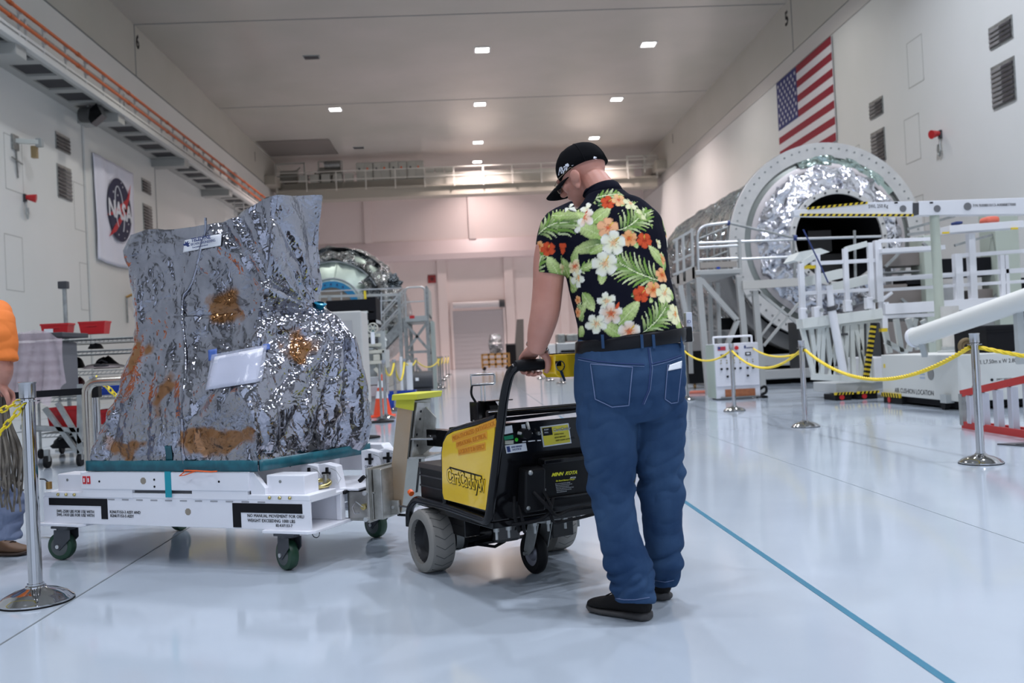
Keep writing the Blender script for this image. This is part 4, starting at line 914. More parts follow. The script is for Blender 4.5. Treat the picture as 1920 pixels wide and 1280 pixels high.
def head_parts(g, c, M, s=1.):
    """M: columns right, forward, up"""
    P = lambda x, y, z: Vector(c) + M @ Vector((x*s, y*s, z*s))
    ellips(g, P(0,-.012,.02), (.077*s,.098*s,.088*s), M); ellips(g, P(0,.022,-.045), (.060*s,.068*s,.075*s), M)
    ellips(g, P(0,.055,-.088), (.034*s,.034*s,.026*s), M)                       # chin
    ellips(g, P(0,.088,.018), (.052*s,.014*s,.014*s), M)                         # brow
    ellips(g, P(0,.104,-.022), (.014*s,.019*s,.016*s), M); limb(g, [P(0,.088,.015), P(0,.103,-.018)], [.010*s,.013*s], M@Vector((1,0,0)), 10, 2)
    ellips(g, P(0,.085,-.058), (.026*s,.010*s,.010*s), M)                        # lips
    for q in (-1, 1):
        ellips(g, P(q*.043,.060,-.028), (.024*s,.022*s,.024*s), M)               # cheek
        ellips(g, P(q*.079,.004,-.042), (.009*s,.021*s,.034*s), M); ellips(g, P(q*.088,-.004,-.030), (.008*s,.022*s,.028*s), M); ellips(g, P(q*.084,.006,-.072), (.007*s,.010*s,.013*s), M)
def eyes(c, M, parent, s=1.):
    for q in (-1, 1):
        g = G(); ellips(g, Vector(c)+M@Vector((q*.031*s,.078*s,.0)), (.014*s,.014*s,.0125*s), M); e = g.o('eye', mat('eye_white', (.7,.68,.66), .2), parent, 180, world=True)
        g = G(); ellips(g, Vector(c)+M@Vector((q*.031*s,.0885*s,-.001)), (.006*s,.005*s,.006*s), M); g.o('iris', mat('iris', (.05,.04,.04), .2), e, 180, world=True)
def grip_hand(g, B, a, f, thumb=1, lift=.075, back=.052):
    """hand closed over a bar: B bar centre, a along the bar, f fingers' direction"""
    a, f, B = Vector(a).normalized(), Vector(f).normalized(), Vector(B); z = Vector((0,0,1))
    W = B - f*back + z*lift; K = B + f*.022 + z*.040
    limb(g, [W, W.lerp(K,.35), W.lerp(K,.75), K], [(.027,.020),(.037,.021),(.042,.018),(.040,.013)], a, 18, 3)
    for o_, L, r in ((.031,1.,.0092),(.0095,1.1,.0096),(-.0125,1.04,.0092),(-.034,.85,.0080)):
        q = B + a*o_*thumb
        limb(g, [q+f*.012+z*.040, q+f*.036*L+z*.028, q+f*.042*L-z*.006, q+f*.018-z*.036*L, q-f*.018*L-z*.033*L], [r*1.15,r*1.12,r,r*.97,r*.82], a, 12, 3)
    t0 = B + a*thumb*.030 - f*.030 + z*.052
    limb(g, [t0, B+a*thumb*.052-f*.036+z*.020, B+a*thumb*.056-f*.030-z*.012, B+a*thumb*.048-f*.022-z*.036], [.019,.0145,.0125,.0095], f, 12, 3)
    return W
def shoe(name, heel, toe, parent, mu, ms, w=.05, h=.085):
    heel, toe = Vector(heel), Vector(toe); L = (toe-heel).length; d = (toe-heel).normalized(); sd = d.cross(Vector((0,0,1)))
    def rings(prof, z0f):
        R = []
        for t, wd, z0, z1 in prof:
            c = heel + d*L*t; r = []
            for j in range(20):
                a = 2*math.pi*j/20; x = math.cos(a); y = math.sin(a); x = math.copysign(abs(x)**.8, x); y = math.copysign(abs(y)**.7, y)
                r.append(c + sd*wd*x + Vector((0,0,(z0+z1)/2+(z1-z0)/2*y)))
            R.append(r)
        return R
    k = w
    up = G().loft(rings([(0,.45*k,.03,.085),(.04,.70*k,.022,.118),(.15,.80*k,.02,.128),(.32,.80*k,.02,.118),(.5,.86*k,.02,.090),(.68,.98*k,.02,.066),(.85,.92*k,.02,.055),(.95,.66*k,.021,.047),(1,.25*k,.025,.038)],0)).o(name, mu, parent, 180, world=True)
    G().loft(rings([(-.015,.4*k,.004,.03),(.03,.72*k,0,.034),(.18,.82*k,0,.032),(.4,.82*k,0,.026),(.68,1.02*k,0,.027),(.88,.95*k,.002,.026),(.98,.62*k,.008,.028),(1.02,.3*k,.014,.028)],0)).o('sole', ms, up, 50, world=True)
    for i in range(4):
        t = .36+i*.085; c = heel+d*L*t+Vector((0,0,.112-i*.013)); G().tube([c-sd*.024+d*.008,c+d*.0+Vector((0,0,.006)),c+sd*.024-d*.008], .0028, 5).o('lace', blackm, up, world=True)
    c = heel+d*L*.02; G().tube([c-sd*.03+Vector((0,0,.105)),c-d*.006+Vector((0,0,.108)),c+sd*.03+Vector((0,0,.105))], .004, 6).o('heel_tab', mat('heel_tab', (.35,.34,.28), .5), up, world=True)
    return up
# ---------------------------------------------------------------- the man pushing the tug
MB_ = Vector((.60, 3.60, 0))
man = thing('person', 'person in black cap, floral shirt and blue jeans gripping the tug handle, back turned', 'person', MB_)
def T(x, y, Y): return at(x, y, Y=Y)
S = 3.62/1750
Hc = T(1091, 327, 3.80)
HF = Vector((-.74,.50,-.45)).normalized(); HR = HF.cross(Vector((0,0,1))).normalized(); HU = HR.cross(HF); HR = (HR*math.cos(.06)-HU*math.sin(.06)).normalized(); HU = HR.cross(HF)
HM = Matrix((HR, HF, HU)).transposed()
GB = TT + E1*.075 - E2*.885 + Vector((0,0,.975)); GB2 = TT + E1*.615 - E2*.885 + Vector((0,0,.975))
g = G(); head_parts(g, Hc, HM, 1.03)
limb(g, [T(1140,400,3.66), T(1133,370,3.69), T(1118,345,3.74), T(1105,335,3.78)], [(.085,.07),(.064,.064),(.058,.062),(.060,.064)], (1,0,0))
limb(g, [T(1183,690,3.60),T(1180,620,3.61),T(1163,540,3.63),T(1150,450,3.65),T(1142,408,3.66),T(1138,385,3.67)], [(.18,.11),(.18,.115),(.175,.115),(.19,.105),(.16,.08),(.06,.05)], (1,0,0), 28)
wl_ = grip_hand(g, GB, E1, E2, 1); wr_ = grip_hand(g, GB2, E1, E2, -1)
limb(g, [T(1062,428,3.66),T(1034,470,3.665),T(1027,540,3.66),T(1022,585,3.66),T(1012,625,3.685),T(1006,655,3.705),wl_,wl_.lerp(GB,.3)], [.07,(.066,.066),(.060,.062),(.058,.060),(.050,.053),(.036,.042),(.029,.027),(.03,.02)], (1,0,0), 22)
limb(g, [T(1205,430,3.68),T(1216,480,3.75),T(1214,560,3.85),T(1208,615,3.92),wr_,wr_.lerp(GB2,.3)], [.07,.064,.056,.047,(.029,.027),(.03,.02)], (1,0,0), 22)
for pts in ([(1140,760,3.59),(1145,900,3.56),(1165,1020,3.53),(1184,1090,3.52)],[(1232,760,3.61),(1238,900,3.66),(1243,1010,3.70),(1246,1065,3.72)]):
    limb(g, [T(*p) for p in pts], [.08,.06,.055,.042], (1,0,0))
body = fuse(g, 'body', skin, man, .0042, 4)
eyes(Hc, HM, man, 1.03)
# --- shirt
TORSO = [(636,1183,101,.150),(600,1176,97,.155),(560,1168,95,.152),(520,1160,97,.142),(480,1153,101,.135),(450,1147,103,.128),(425,1144,101,.116),(407,1142,93,.105),(390,1140,74,.092),(376,1137,50,.082),(362,1135,36,.070)]
def ty(y): return 3.60+(640-y)*.00025
g = G(); limb(g, [T(c, y, ty(y)) for y,c,hw,dp in TORSO], [(hw*S,dp) for y,c,hw,dp in TORSO], (1,0,0), 36, 3)
limb(g, [T(1085,415,3.655),T(1050,430,3.66),T(1038,455,3.665),T(1033,485,3.665),T(1030,516,3.662)], [(.085,.085),(.080,.082),(.068,.08),(.061,.077),(.058,.075)], (1,0,0), 26, 4)
limb(g, [T(1185,415,3.66),T(1210,438,3.69),T(1216,475,3.75),T(1216,515,3.79)], [.085,.080,.068,.066], (1,0,0), 26, 4)
shirtm = mat('shirt_print', (1,1,1), .9, spec=.12)
shirt = fuse(g, 'shirt', shirtm, man, .0042, 4)
def folds(p):
    q = p+MB_; a = noise.noise((q.x*4, q.y*4, q.z*9+q.x*7))*.006; b = (abs(noise.noise((q.x*7+q.z*9, q.y*5, q.z*5-q.x*6)))-.2)*.010
    low = max(0, 1-abs(q.z-1.12)/.14); return a*.7+b*.55 + noise.noise((q.x*16, q.y*9, q.z*5))*.006*low
displace(shirt, folds)
# print: flowers and leaves, drawn on the cloth in its own metres (x across the back, z up), wrapped round the body
CEL = .0016; X0, X1, Z0, Z1 = .20, .86, 1.00, 1.76
NX, NZ_ = int((X1-X0)/CEL), int((Z1-Z0)/CEL); PR = np.zeros((NZ_, NX, 3), 'f'); PR[:] = (.0045,.005,.012)
gx, gz = np.meshgrid(X0+(np.arange(NX)+.5)*CEL, Z0+(np.arange(NZ_)+.5)*CEL)
def cp(x, y): p = at(920+x/2.783, 240+y/2.783, Y=3.53); return np.array((p.x, p.z))
MPP = 3.53/1750/2.783
def petal(p0, p1, w, ca, cb, curve=0., a=.8, b=.8, rib=None, dark=.55):
    d = p1-p0; L = np.hypot(*d); d = d/L; nx_, nz_ = -d[1], d[0]; m = w+abs(curve)
    i0, i1 = max(0, int((min(p0[1],p1[1])-m-Z0)/CEL)), min(NZ_, int((max(p0[1],p1[1])+m-Z0)/CEL)+1); j0, j1 = max(0, int((min(p0[0],p1[0])-m-X0)/CEL)), min(NX, int((max(p0[0],p1[0])+m-X0)/CEL)+1)
    if i1 <= i0 or j1 <= j0: return
    X, Z = gx[i0:i1,j0:j1]-p0[0], gz[i0:i1,j0:j1]-p0[1]; t = (X*d[0]+Z*d[1])/L; s = X*nx_+Z*nz_; tc = np.clip(t, 0, 1); s = s-curve*4*tc*(1-tc)
    pk = (a/(a+b))**a*(b/(a+b))**b; wd = w*(tc**a*(1-tc)**b)/pk; k = np.abs(s)/np.maximum(wd, 1e-6); mask = (k < 1) & (t > 0) & (t < 1)
    col = np.array(ca)*(1-tc[...,None])+np.array(cb)*tc[...,None]; col = col*(1-(1-dark)*np.clip((k-.62)/.38, 0, 1)[...,None])
    if rib is not None: rr = np.clip(1-np.abs(s)/(.0022), 0, 1)[...,None]*(1-tc[...,None]*.6); col = col*(1-rr)+np.array(rib)*rr; col = col*(1-.22*(((t*L*230+np.abs(s)*160) % 1.) < .3))[...,None]
    PR[i0:i1,j0:j1][mask] = col[mask]
GRN, LIM, DGR, PAL = (.15,.28,.05), (.62,.71,.28), (.04,.11,.035), (.74,.78,.46)
def leaf(x0, y0, x1, y1, w, ca=(.26,.40,.09), cb=(.66,.74,.33), cv=.0): petal(cp(x0,y0), cp(x1,y1), w*MPP, ca, cb, cv*MPP, .55, .75, PAL, .6)
def palm(x0, y0, x1, y1, ln, n=9, bow=0., flip=1):
    a, b = cp(x0,y0), cp(x1,y1); d = b-a; L = np.hypot(*d); d /= L; nn = np.array((-d[1], d[0])); A0 = math.atan2(d[1], d[0])
    for i in range(n):
        t = .06+.88*i/(n-1); q = a+d*L*t+nn*bow*MPP*4*t*(1-t); l = ln*MPP*(.55+.6*math.sin(math.pi*min(1,t*.85+.12)))
        for s in (1, -1):
            ang = A0+s*(1.0-.55*t); e = q+np.array((math.cos(ang), math.sin(ang)))*l
            petal(q, e, (6.5 if i % 2 else 8)*MPP, DGR if i % 3 == 0 else GRN, (LIM, PAL, (.22,.36,.08))[i % 3], -s*l*.10, .7, .9, None, .5)
    petal(a, b, 3*MPP, PAL, PAL, bow*MPP, .2, .2)
def flower(x, y, r, tip, mid, ctr, n=5, rot=0., w=.42, hib=False):
    c = cp(x, y); r *= MPP
    for i in range(n):
        an = rot+2*math.pi*i/n; petal(c, c+np.array((math.cos(an), math.sin(an)))*r, r*w, mid, tip, r*.06*(0 if hib else 1), .8 if not hib else .9, .45 if not hib else .35, None, .62)
    for i in range(n): an = rot+2*math.pi*i/n; petal(c, c+np.array((math.cos(an), math.sin(an)))*r*.5, r*.10, ctr, mid, 0, .3, .9)
    if hib: an = rot+.6; petal(c, c+np.array((math.cos(an), math.sin(an)))*r*.72, r*.07, ctr, (.8,.6,.1), 0, .3, .3)
WH, CRM, PEA, ORG, RED = (.80,.79,.70), (.78,.76,.46), (.80,.42,.22), (.76,.28,.08), (.62,.085,.03)
for f_ in ((665,535,810,420,105,10,-18),(885,800,655,700,118,12,14),(775,1070,905,935,98,10,-10),(255,540,385,480,92,9,14),(520,362,700,330,46,8,8),(250,760,275,650,52,6,4),(880,520,900,430,60,6,0),(430,760,540,700,40,6,0),(470,1010,450,930,40,5,0)): palm(*f_)
for l_ in ((600,575,440,490,42),(530,490,632,405,36),(590,600,436,640,36,DGR,LIM),(515,655,600,610,22),(400,720,428,588,36),(372,772,302,660,36),(928,725,825,612,30),(580,752,570,822,22),(470,735,540,712,18),(480,860,535,955,30),(650,1030,760,908,38),(665,1085,568,1012,34),(380,850,440,790,30),(440,1000,500,905,24),(995,1060,960,960,26),(760,430,840,470,26),(915,520,840,415,22),(330,440,420,452,26),(640,690,622,640,18,DGR,DGR),(720,885,745,870,16,DGR,DGR),(820,890,822,920,12),(750,600,760,630,14),(700,380,690,400,14),(570,395,600,385,18,DGR,DGR),(420,835,380,770,24),(935,740,945,640,24),(950,900,955,840,22),(445,1090,470,1030,28)): leaf(*l_)
for x,y,r,t_,m_,c_,rot,hib in ((440,422,46,WH,CRM,PEA,.3,0),(487,455,62,WH,PEA,RED,.5,0),(420,512,56,WH,CRM,PEA,1.,0),(612,522,58,PEA,PEA,RED,.2,1),(620,378,38,RED,RED,(.3,.02,.01),.1,1),(678,365,36,(.85,.52,.24),PEA,RED,.7,1),(742,380,42,CRM,CRM,PEA,.2,0),(815,425,48,CRM,LIM,PAL,.6,0),(720,578,44,(.80,.42,.20),ORG,RED,.4,1),(802,586,42,RED,RED,(.3,.02,.01),.9,1),(636,602,66,WH,CRM,PEA,.15,1),(590,712,66,WH,CRM,PEA,.5,1),(262,603,30,(.80,.42,.20),ORG,RED,.1,1),(306,622,38,RED,RED,(.3,.02,.01),.6,1),(438,780,54,WH,CRM,ORG,.9,0),(405,720,40,CRM,PEA,RED,.2,0),(895,766,40,PEA,ORG,RED,.4,1),(930,680,32,PEA,ORG,RED,.1,1),(770,872,44,RED,RED,(.3,.02,.01),.2,1),(838,846,44,PEA,ORG,RED,.8,1),(902,866,52,CRM,CRM,PEA,.4,1),(965,972,56,CRM,CRM,ORG,.7,1),(596,908,50,WH,CRM,PEA,.4,0),(616,972,60,WH,PEA,RED,.25,0),(545,1022,54,WH,CRM,PEA,.8,0),(706,1065,58,WH,PEA,RED,.3,1),(430,962,26,PEA,ORG,RED,.3,1),(436,895,22,PEA,ORG,RED,.6,1),(925,600,28,CRM,CRM,PEA,.6,1)): flower(x,y,r,t_,m_,c_,5,rot,.44 if hib else .36,bool(hib))
petal(cp(640,950), cp(655,915), 9*MPP, RED, RED); petal(cp(495,440), cp(510,405), 10*MPP, RED, RED)
def paint(o):
    me = o.data; n = len(me.vertices); c = np.empty(n*3, 'f'); me.vertices.foreach_get('co', c); c = c.reshape(-1,3)+np.array(MB_); x, y, z = c.T
    zs = np.array([T(cx, yy, ty(yy)).z for yy,cx,hw,dp in TORSO]); xs = np.array([T(cx, yy, ty(yy)).x for yy,cx,hw,dp in TORSO]); ws = np.array([hw*S for yy,cx,hw,dp in TORSO]); od = np.argsort(zs)
    cx = np.interp(z, zs[od], xs[od]); hw = np.interp(z, zs[od], ws[od]); cy = 3.62
    slv = x < cx-hw*1.02          # left sleeve is a tube of its own
    cx = np.where(slv, np.interp(z, [1.28,1.5], [.283,.325]), cx); hw = np.where(slv, .062, hw); cy = np.where(slv, 3.66, cy)
    an = np.arctan2(x-cx, -(y-cy)); lim = 1.15; u = np.where(np.abs(an) < lim, x-cx, hw*np.sign(an)*(np.sin(lim)+(np.abs(an)-lim)*.8))
    U = cx+u; bad = (U < X0+.02) | (U > X1-.02); U = np.where(bad, X0+.12+((U-X0) % (X1-X0-.3)), U)
    j = np.clip(((U-X0)/CEL).astype(int), 0, NX-1); i = np.clip(((z-Z0)/CEL).astype(int), 0, NZ_-1); col = PR[i, j]
    at_ = me.color_attributes.new('print', 'FLOAT_COLOR', 'POINT'); buf = np.ones((n,4), 'f'); buf[:,:3] = col; at_.data.foreach_set('color', buf.ravel())
paint(shirt)
nt = shirtm.node_tree; an_ = nt.nodes.new('ShaderNodeVertexColor'); an_.layer_name = 'print'; nt.links.new(an_.outputs[0], nt.nodes['Principled BSDF'].inputs['Base Color'])
navy = mat('navy_cloth', (.004,.0045,.011), .9, spec=.1)
cl = []
for k_, (dx, dy, z0, w) in enumerate(((0,0,-.012,1.06),(0,.006,.010,1.0),(0,.012,.026,.96),(0,.014,.032,.90),(0,.012,.022,.86))):
    c = T(1136,362,3.685)+Vector((-.004-.008*k_*.6,.004+dy*1.6,z0-.006)); cl.append([c+Vector(((.073*w)*math.cos(2*math.pi*j/28), .070*w*math.sin(2*math.pi*j/28), -.016*math.sin(2*math.pi*j/28)+.016*math.cos(2*math.pi*j/28))) for j in range(28)])
G().loft(cl, caps=False).o('collar', navy, man, 180, world=True).modifiers.new('s','SOLIDIFY').thickness = .004
# --- jeans
denim = mat('denim', (.017,.042,.100), .9, spec=.12, bump=[('n',220,.3,.002)], var=(5,(.042,.085,.165),.35,.72))
stitch = mat('denim_stitch', (.16,.21,.36), .8); denimd = mat('denim_seam', (.02,.042,.14), .8)
g = G()
HIP = [(640,1183,99,.135,3.60),(665,1182,102,.142,3.60),(700,1181,104,.150,3.595),(735,1180,104,.152,3.595),(765,1181,101,.140,3.60),(785,1184,92,.11,3.605)]
limb(g, [T(c,y,Y) for y,c,hw,dp,Y in HIP], [(hw*S,dp) for y,c,hw,dp,Y in HIP], (1,0,0), 36, 3)
LL = [(735,1132,55,3.59),(790,1138,60,3.585),(850,1143,51,3.575),(900,1147,45,3.565),(935,1150,43,3.56),(980,1157,40.5,3.55),(1020,1166,41,3.535),(1055,1178,45,3.525),(1085,1187,45,3.515),(1108,1189,41,3.505),(1128,1189,38,3.50)]
RL = [(735,1232,52,3.61),(790,1234,54,3.625),(850,1232,51,3.645),(900,1239,42,3.66),(935,1239.5,40,3.67),(980,1242,37,3.69),(1020,1243,35,3.70),(1050,1243,34,3.71),(1070,1246,30,3.715),(1096,1247,22.5,3.72)]
for L_ in (LL, RL): limb(g, [T(c,y,Y) for y,c,hw,Y in L_], [(hw*S*.985, max(hw*S*1.04,.055)) for y,c,hw,Y in L_], (1,0,0), 28, 3)
jeans = fuse(g, 'jeans', denim, man, .005, 4)
def jf(p):
    q = p+MB_; kn = math.exp(-((q.z-.50)/.10)**2); an = math.exp(-((q.z-.15)/.08)**2); se = math.exp(-((q.z-.78)/.07)**2)
    d = (abs(noise.noise((q.x*9+q.z*5, q.y*7, q.z*17-q.x*8)))-.22)*(.006+.026*kn+.040*an+.016*se); d += noise.noise((q.x*3.2, q.y*3, q.z*3.5))*.008
    return d
displace(jeans, jf)
JB = bvh_of(jeans)
def on_cloth(bv, x, y, off):
    d = ray(x, y).normalized(); h = bv.ray_cast(CO-MB_, d)
    if h[0]: return h[0]-d*off
    q = bv.find_nearest(CO-MB_+d*3.6)[0]; return q-d*off
def cloth_patch(name, quad, m, bv, off=.003, n=12, parent=man, th=.003, low=None):
    A, B, C_, D = [np.array(q, 'f') for q in quad]; g = G(); V = []
    for i in range(n+1):
        r = []
        for j in range(n+1):
            u, v = j/n, i/n; p = (A*(1-u)+B*u)*(1-v)+(D*(1-u)+C_*u)*v
            if low and i == n: p = p+np.array((0, low*(1-abs(2*u-1))))
            elif low: p = p+np.array((0, low*v*(1-abs(2*u-1))))
            r.append(g.b.verts.new(on_cloth(bv, p[0], p[1], off)))
        V.append(r)
    for i in range(n):
        for j in range(n): g.b.faces.new((V[i][j], V[i][j+1], V[i+1][j+1], V[i+1][j]))
    rim = [V[0][j].co.copy() for j in range(n+1)]+[V[i][n].co.copy() for i in range(1,n+1)]+[V[n][j].co.copy() for j in range(n-1,-1,-1)]+[V[i][0].co.copy() for i in range(n-1,0,-1)]
    o = g.o(name, m, parent, 180); o.modifiers.new('s','SOLIDIFY').thickness = th
    return o, rim
pk, rim = cloth_patch('back_pocket', [(1107,682),(1186,688),(1179,760),(1116,748)], denim, JB, .004, low=9); G().tube(rim, .0016, 5, True).o('stitching', stitch, pk)
pk2, rim2 = cloth_patch('back_pocket', [(1252,684),(1279,682),(1271,754),(1247,748)], denim, JB, .004, low=5); G().tube(rim2, .0016, 5, True).o('stitching', stitch, pk2)
c_, _ = cloth_patch('tissue', [(1256,684),(1279,676),(1278,690),(1253,695)], paper, JB, .009, 5); c_['label'] = 'white tissue in the back pocket'
def seam(name, pts, m, r, off=.0015):
    P = []
    for a, b in zip(pts, pts[1:]):
        for i in range(8): P.append(on_cloth(JB, a[0]+(b[0]-a[0])*i/8, a[1]+(b[1]-a[1])*i/8, off))
    return G().tube(P, r, 5).o(name, m, man, 60)
for pts in ([(1084,670),(1120,677),(1160,681),(1215,683)],[(1222,682),(1250,675),(1282,664)]): seam('yoke_seam', pts, denimd, .0022); seam('stitching', [(x,y+4) for x,y in pts], stitch, .0011)
seam('seat_seam', [(1215,652),(1220,690),(1216,730),(1203,762)], denimd, .0024); seam('stitching', [(1218.5,652),(1223.5,690),(1219.5,730),(1206,762)], stitch, .0011)
seam('stitching', [(1152,1121),(1170,1124),(1190,1124),(1222,1119)], stitch, .0012); seam('stitching', [(1228,1088),(1247,1091),(1266,1087)], stitch, .0012)
# --- belt, loops, badge
bl = mat('belt_leather', (.006,.006,.008), .3, spec=.2); R = []
for y, k_ in ((653,1.0),(651,1.03),(640,1.035),(629,1.03),(627,1.0)):
    c = T(1183,y,3.60); R.append([c+Vector((102.5*S*k_*math.cos(2*math.pi*j/48), .141*k_*math.sin(2*math.pi*j/48), -.017*math.cos(2*math.pi*j/48)*-1)) for j in range(48)])
belt = G().loft(R, caps=False).o('belt', bl, man, 180, world=True); BB = bvh_of(belt)
for x in (1130,1204,1226,1283):
    g = G(); P = [on_cloth(BB, x+dx, 640, .004)+Vector((-.0005*q,0,.026*q)) for q in (1,0,-1) for dx in (-2.6,2.6)]
    V = [g.b.verts.new(p) for p in P]; g.b.faces.new((V[0],V[1],V[3],V[2])); g.b.faces.new((V[2],V[3],V[5],V[4])); lo = g.o('belt_loop', denim, man); lo.modifiers.new('s','SOLIDIFY').thickness = .004
bd = G(); p = T(1291,600,3.62); bd.bx(p.x-.014,p.x+.010,p.y-.02,p.y+.02,p.z-.045,p.z+.03); b_ = bd.o('badge_card', mat('badge_white', (.62,.64,.72), .4), man, world=True, bevel=.002); b_['label'] = 'white badge at the belt'
p = T(1289,622,3.62); G().bx(p.x-.025,p.x+.012,p.y-.035,p.y+.03,p.z-.04,p.z+.02).o('belt_pouch', blackc, man, world=True, bevel=.006)
p = T(1291,596,3.59); text('ID', .018, inkb, man, (p.x-.008,p.y-.001,p.z-.02), (1,.2,0), (0,0,1), world=True)
# --- shoes
shb = mat('shoe_black', (.011,.010,.010), .7, spec=.15, bump=[('n',80,.2,.002)]); shs = mat('shoe_sole', (.045,.042,.042), .6)
shoe('shoe', at(1217,1163,Z=0), at(1217,1163,Z=0)+Vector((-.195,.20,0)), man, shb, shs, .056)
shoe('shoe', at(1246,1126,Z=0), at(1246,1126,Z=0)+Vector((-.05,.27,0)), man, shb, shs, .056)
# --- bracelet, cap, glasses
wc = wl_.lerp(T(1006,655,3.705),.32); wd = (T(1006,655,3.705)-wl_).normalized()
br = G()
a1 = wd.cross(Vector((0,1,0))).normalized(); a2 = wd.cross(a1)
for i in range(22):
    t = 2*math.pi*i/22; c = wc+a1*.0445*math.cos(t)+a2*.041*math.sin(t); tn = (-a1*math.sin(t)+a2*math.cos(t)); rd = a1*math.cos(t)+a2*math.sin(t)
    br.beam(c-tn*.0045, c+tn*.0045, .010, .005, rd)
b_ = br.o('bracelet', chromed, man, world=True); b_['label'] = 'silver link bracelet'; b_['kind'] = 'stuff'
capm = mat('cap_cloth', (.006,.006,.007), .95, spec=.08)
def hp(x, y, z): return Hc + HM @ Vector((x*1.03, y*1.03, z*1.03))
R = []; NR = 12
for i in range(NR+1):
    f_ = i/NR; a = f_*math.pi/2*.985; r = math.cos(a)**.72; zz = .032+.088*math.sin(a)
    R.append([hp(.0855*r*math.cos(2*math.pi*j/36), -.012+.107*r*math.sin(2*math.pi*j/36), zz-.020*max(0,-math.sin(2*math.pi*j/36))*(1-f_)+(-.018 if i == 0 else 0)) for j in range(36)])
cap = G().loft(R).o('cap_crown', capm, man, 180, world=True); cap['label'] = 'black cap with white M1 lettering'
CBV = bvh_of(cap)
for j in range(6):
    P = []
    for i in range(0, NR+1): a = 2*math.pi*(j+.5)/6; q = R[i][int(round(a/(2*math.pi)*36)) % 36]; P.append(q+(q-Hc).normalized()*.0008)
    G().tube(P, .0012, 5).o('cap_seam', mat('cap_seam', (.009,.009,.010), .9, spec=.05), cap, world=True)
q = R[-1][0]; G().ball(hp(0,-.012,.121),.007,10).o('cap_button', capm, cap, 180, world=True)
g = G(); V = []
for i in range(7):
    r = []
    for j in range(15):
        a = math.pi*(.12+.76*j/14); ca, sa = math.cos(a), math.sin(a); t = i/6
        x = .083*ca*(1-.06*t); y = -.012+.104*sa+t*(.088*sa**.5); z = .016-.006*t-.030*(ca*ca)*1.0-.010*t*t
        r.append(g.b.verts.new(hp(x,y,z)))
    V.append(r)
for i in range(6):
    for j in range(14): g.b.faces.new((V[i][j],V[i][j+1],V[i+1][j+1],V[i+1][j]))
g.o('cap_brim', capm, cap, 180, world=True).modifiers.new('s','SOLIDIFY').thickness = .004
# emblem marks on the cap, projected on the cloth
def cap_mark(polys, name):
    for pl in polys:
        g = G(); vs = [g.b.verts.new(on_cloth(CBV, x, y, .0015)) for x, y in pl]; g.b.faces.new(vs); o = g.o(name, nw, cap); o.modifiers.new('s','SOLIDIFY').thickness = .0015
o0 = lambda pts: [(1012+x/4.766, 243+y/4.766) for x, y in pts]
cap_mark([o0(p) for p in ([(148,416),(167,410),(196,331),(177,337)], [(177,337),(196,331),(207,366),(191,394)], [(188,394),(206,388),(232,322),(214,328)], [(205,400),(219,396),(233,336),(220,346)], [(226,312),(249,300),(262,316),(247,362),(230,366),(241,325),(228,329)])], 'cap_lettering')
cap_mark([[(1112.5,297),(1114,293.5),(1119,295),(1122.5,301.5)],[(1111.5,299),(1121,303),(1113,301.5)]], 'cap_emblem')
gl = mat('glasses_wire', (.30,.24,.16), .3, .9); ggl = mat('glasses_lens', (.8,.85,.85), .05, alpha=.25)
for q in (-1, 1):
    c = [hp(q*.034+.024*math.cos(2*math.pi*j/18), .108-.006*abs(math.cos(2*math.pi*j/18)), -.006+.019*math.sin(2*math.pi*j/18)) for j in range(18)]
    gf = G().tube(c, .0016, 6, True).o('glasses_frame', gl, man, 180, world=True); gg = G(); gg.b.faces.new([gg.b.verts.new(p) for p in c]); gg.o('lens', ggl, gf, world=True)
    G().tube([hp(q*.058,.104,.002), hp(q*.076,.07,.008), hp(q*.085,.0,.014), hp(q*.088,-.012,.0)], .0014, 5).o('temple', gl, gf, world=True)
G().tube([hp(-.011,.107,-.002), hp(0,.112,.004), hp(.011,.107,-.002)], .0014, 5).o('nose_bridge', gl, man, world=True)
# ================================================================ BARRIERS AND THE LEFT SIDE OF THE HALL
def qb(g, x0, y0, x1, y1, Y, dp):
    a, b = at(x0, y1, Y=Y), at(x1, y0, Y=Y); return g.bx(min(a.x,b.x), max(a.x,b.x), Y, Y+dp, min(a.z,b.z), max(a.z,b.z))
def Q(x, y, Y): return at(x, y, Y=Y)
def base(x, y, Y=None):  # a thing's foot
    p = at(x, y, Z=0) if Y is None else Vector((at(x, y, Y=Y).x, Y, 0)); return p
def make_stanchion(loc, label, group, r=.028):
    t = thing('stanchion', label, 'stanchion', loc, 0, group)
    G().lathe((0,0,0), [(0,0),(.152,0),(.160,.006),(.160,.014),(.150,.020),(.135,.034),(.095,.052),(.06,.062),(.045,.068),(.043,.074),(.036,.078),(.036,.086),(.0,.088)], 40).o('base_dome', chrome, t, 35)
    G().lathe((0,0,0), [(.140,-.0),(.162,.0),(.162,.007),(.14,.007)], 40).o('base_rim', blackm, t)
    G().cyl((0,0,.08),(0,0,.93),r,n=20).o('pole', chrome, t, 60)
    G().lathe((0,0,0), [(r,.925),(r+.006,.93),(r+.006,.99),(r+.010,1.0),(r+.004,1.002),(r,.985),(0,.985)], 24).o('cup', chromed, t, 35)
    G().lathe((0,0,.915), [(r,-.003),(r+.022,-.003),(r+.022,.003),(r,.003)], 20, closed=True).o('rope_ring', chrome, t, 35)
    return t
def dup(t, loc, label, group=None):
    c = copy_tree(t); c.location = loc; c['label'] = label
    if group: c['group'] = group
    TM[c.name] = Matrix.Translation(Vector(loc)).inverted(); return c
s0 = make_stanchion((-2.02,4.363,0), 'chrome stanchion in the left foreground with yellow chains on its ring', 'chrome stanchions', .030)
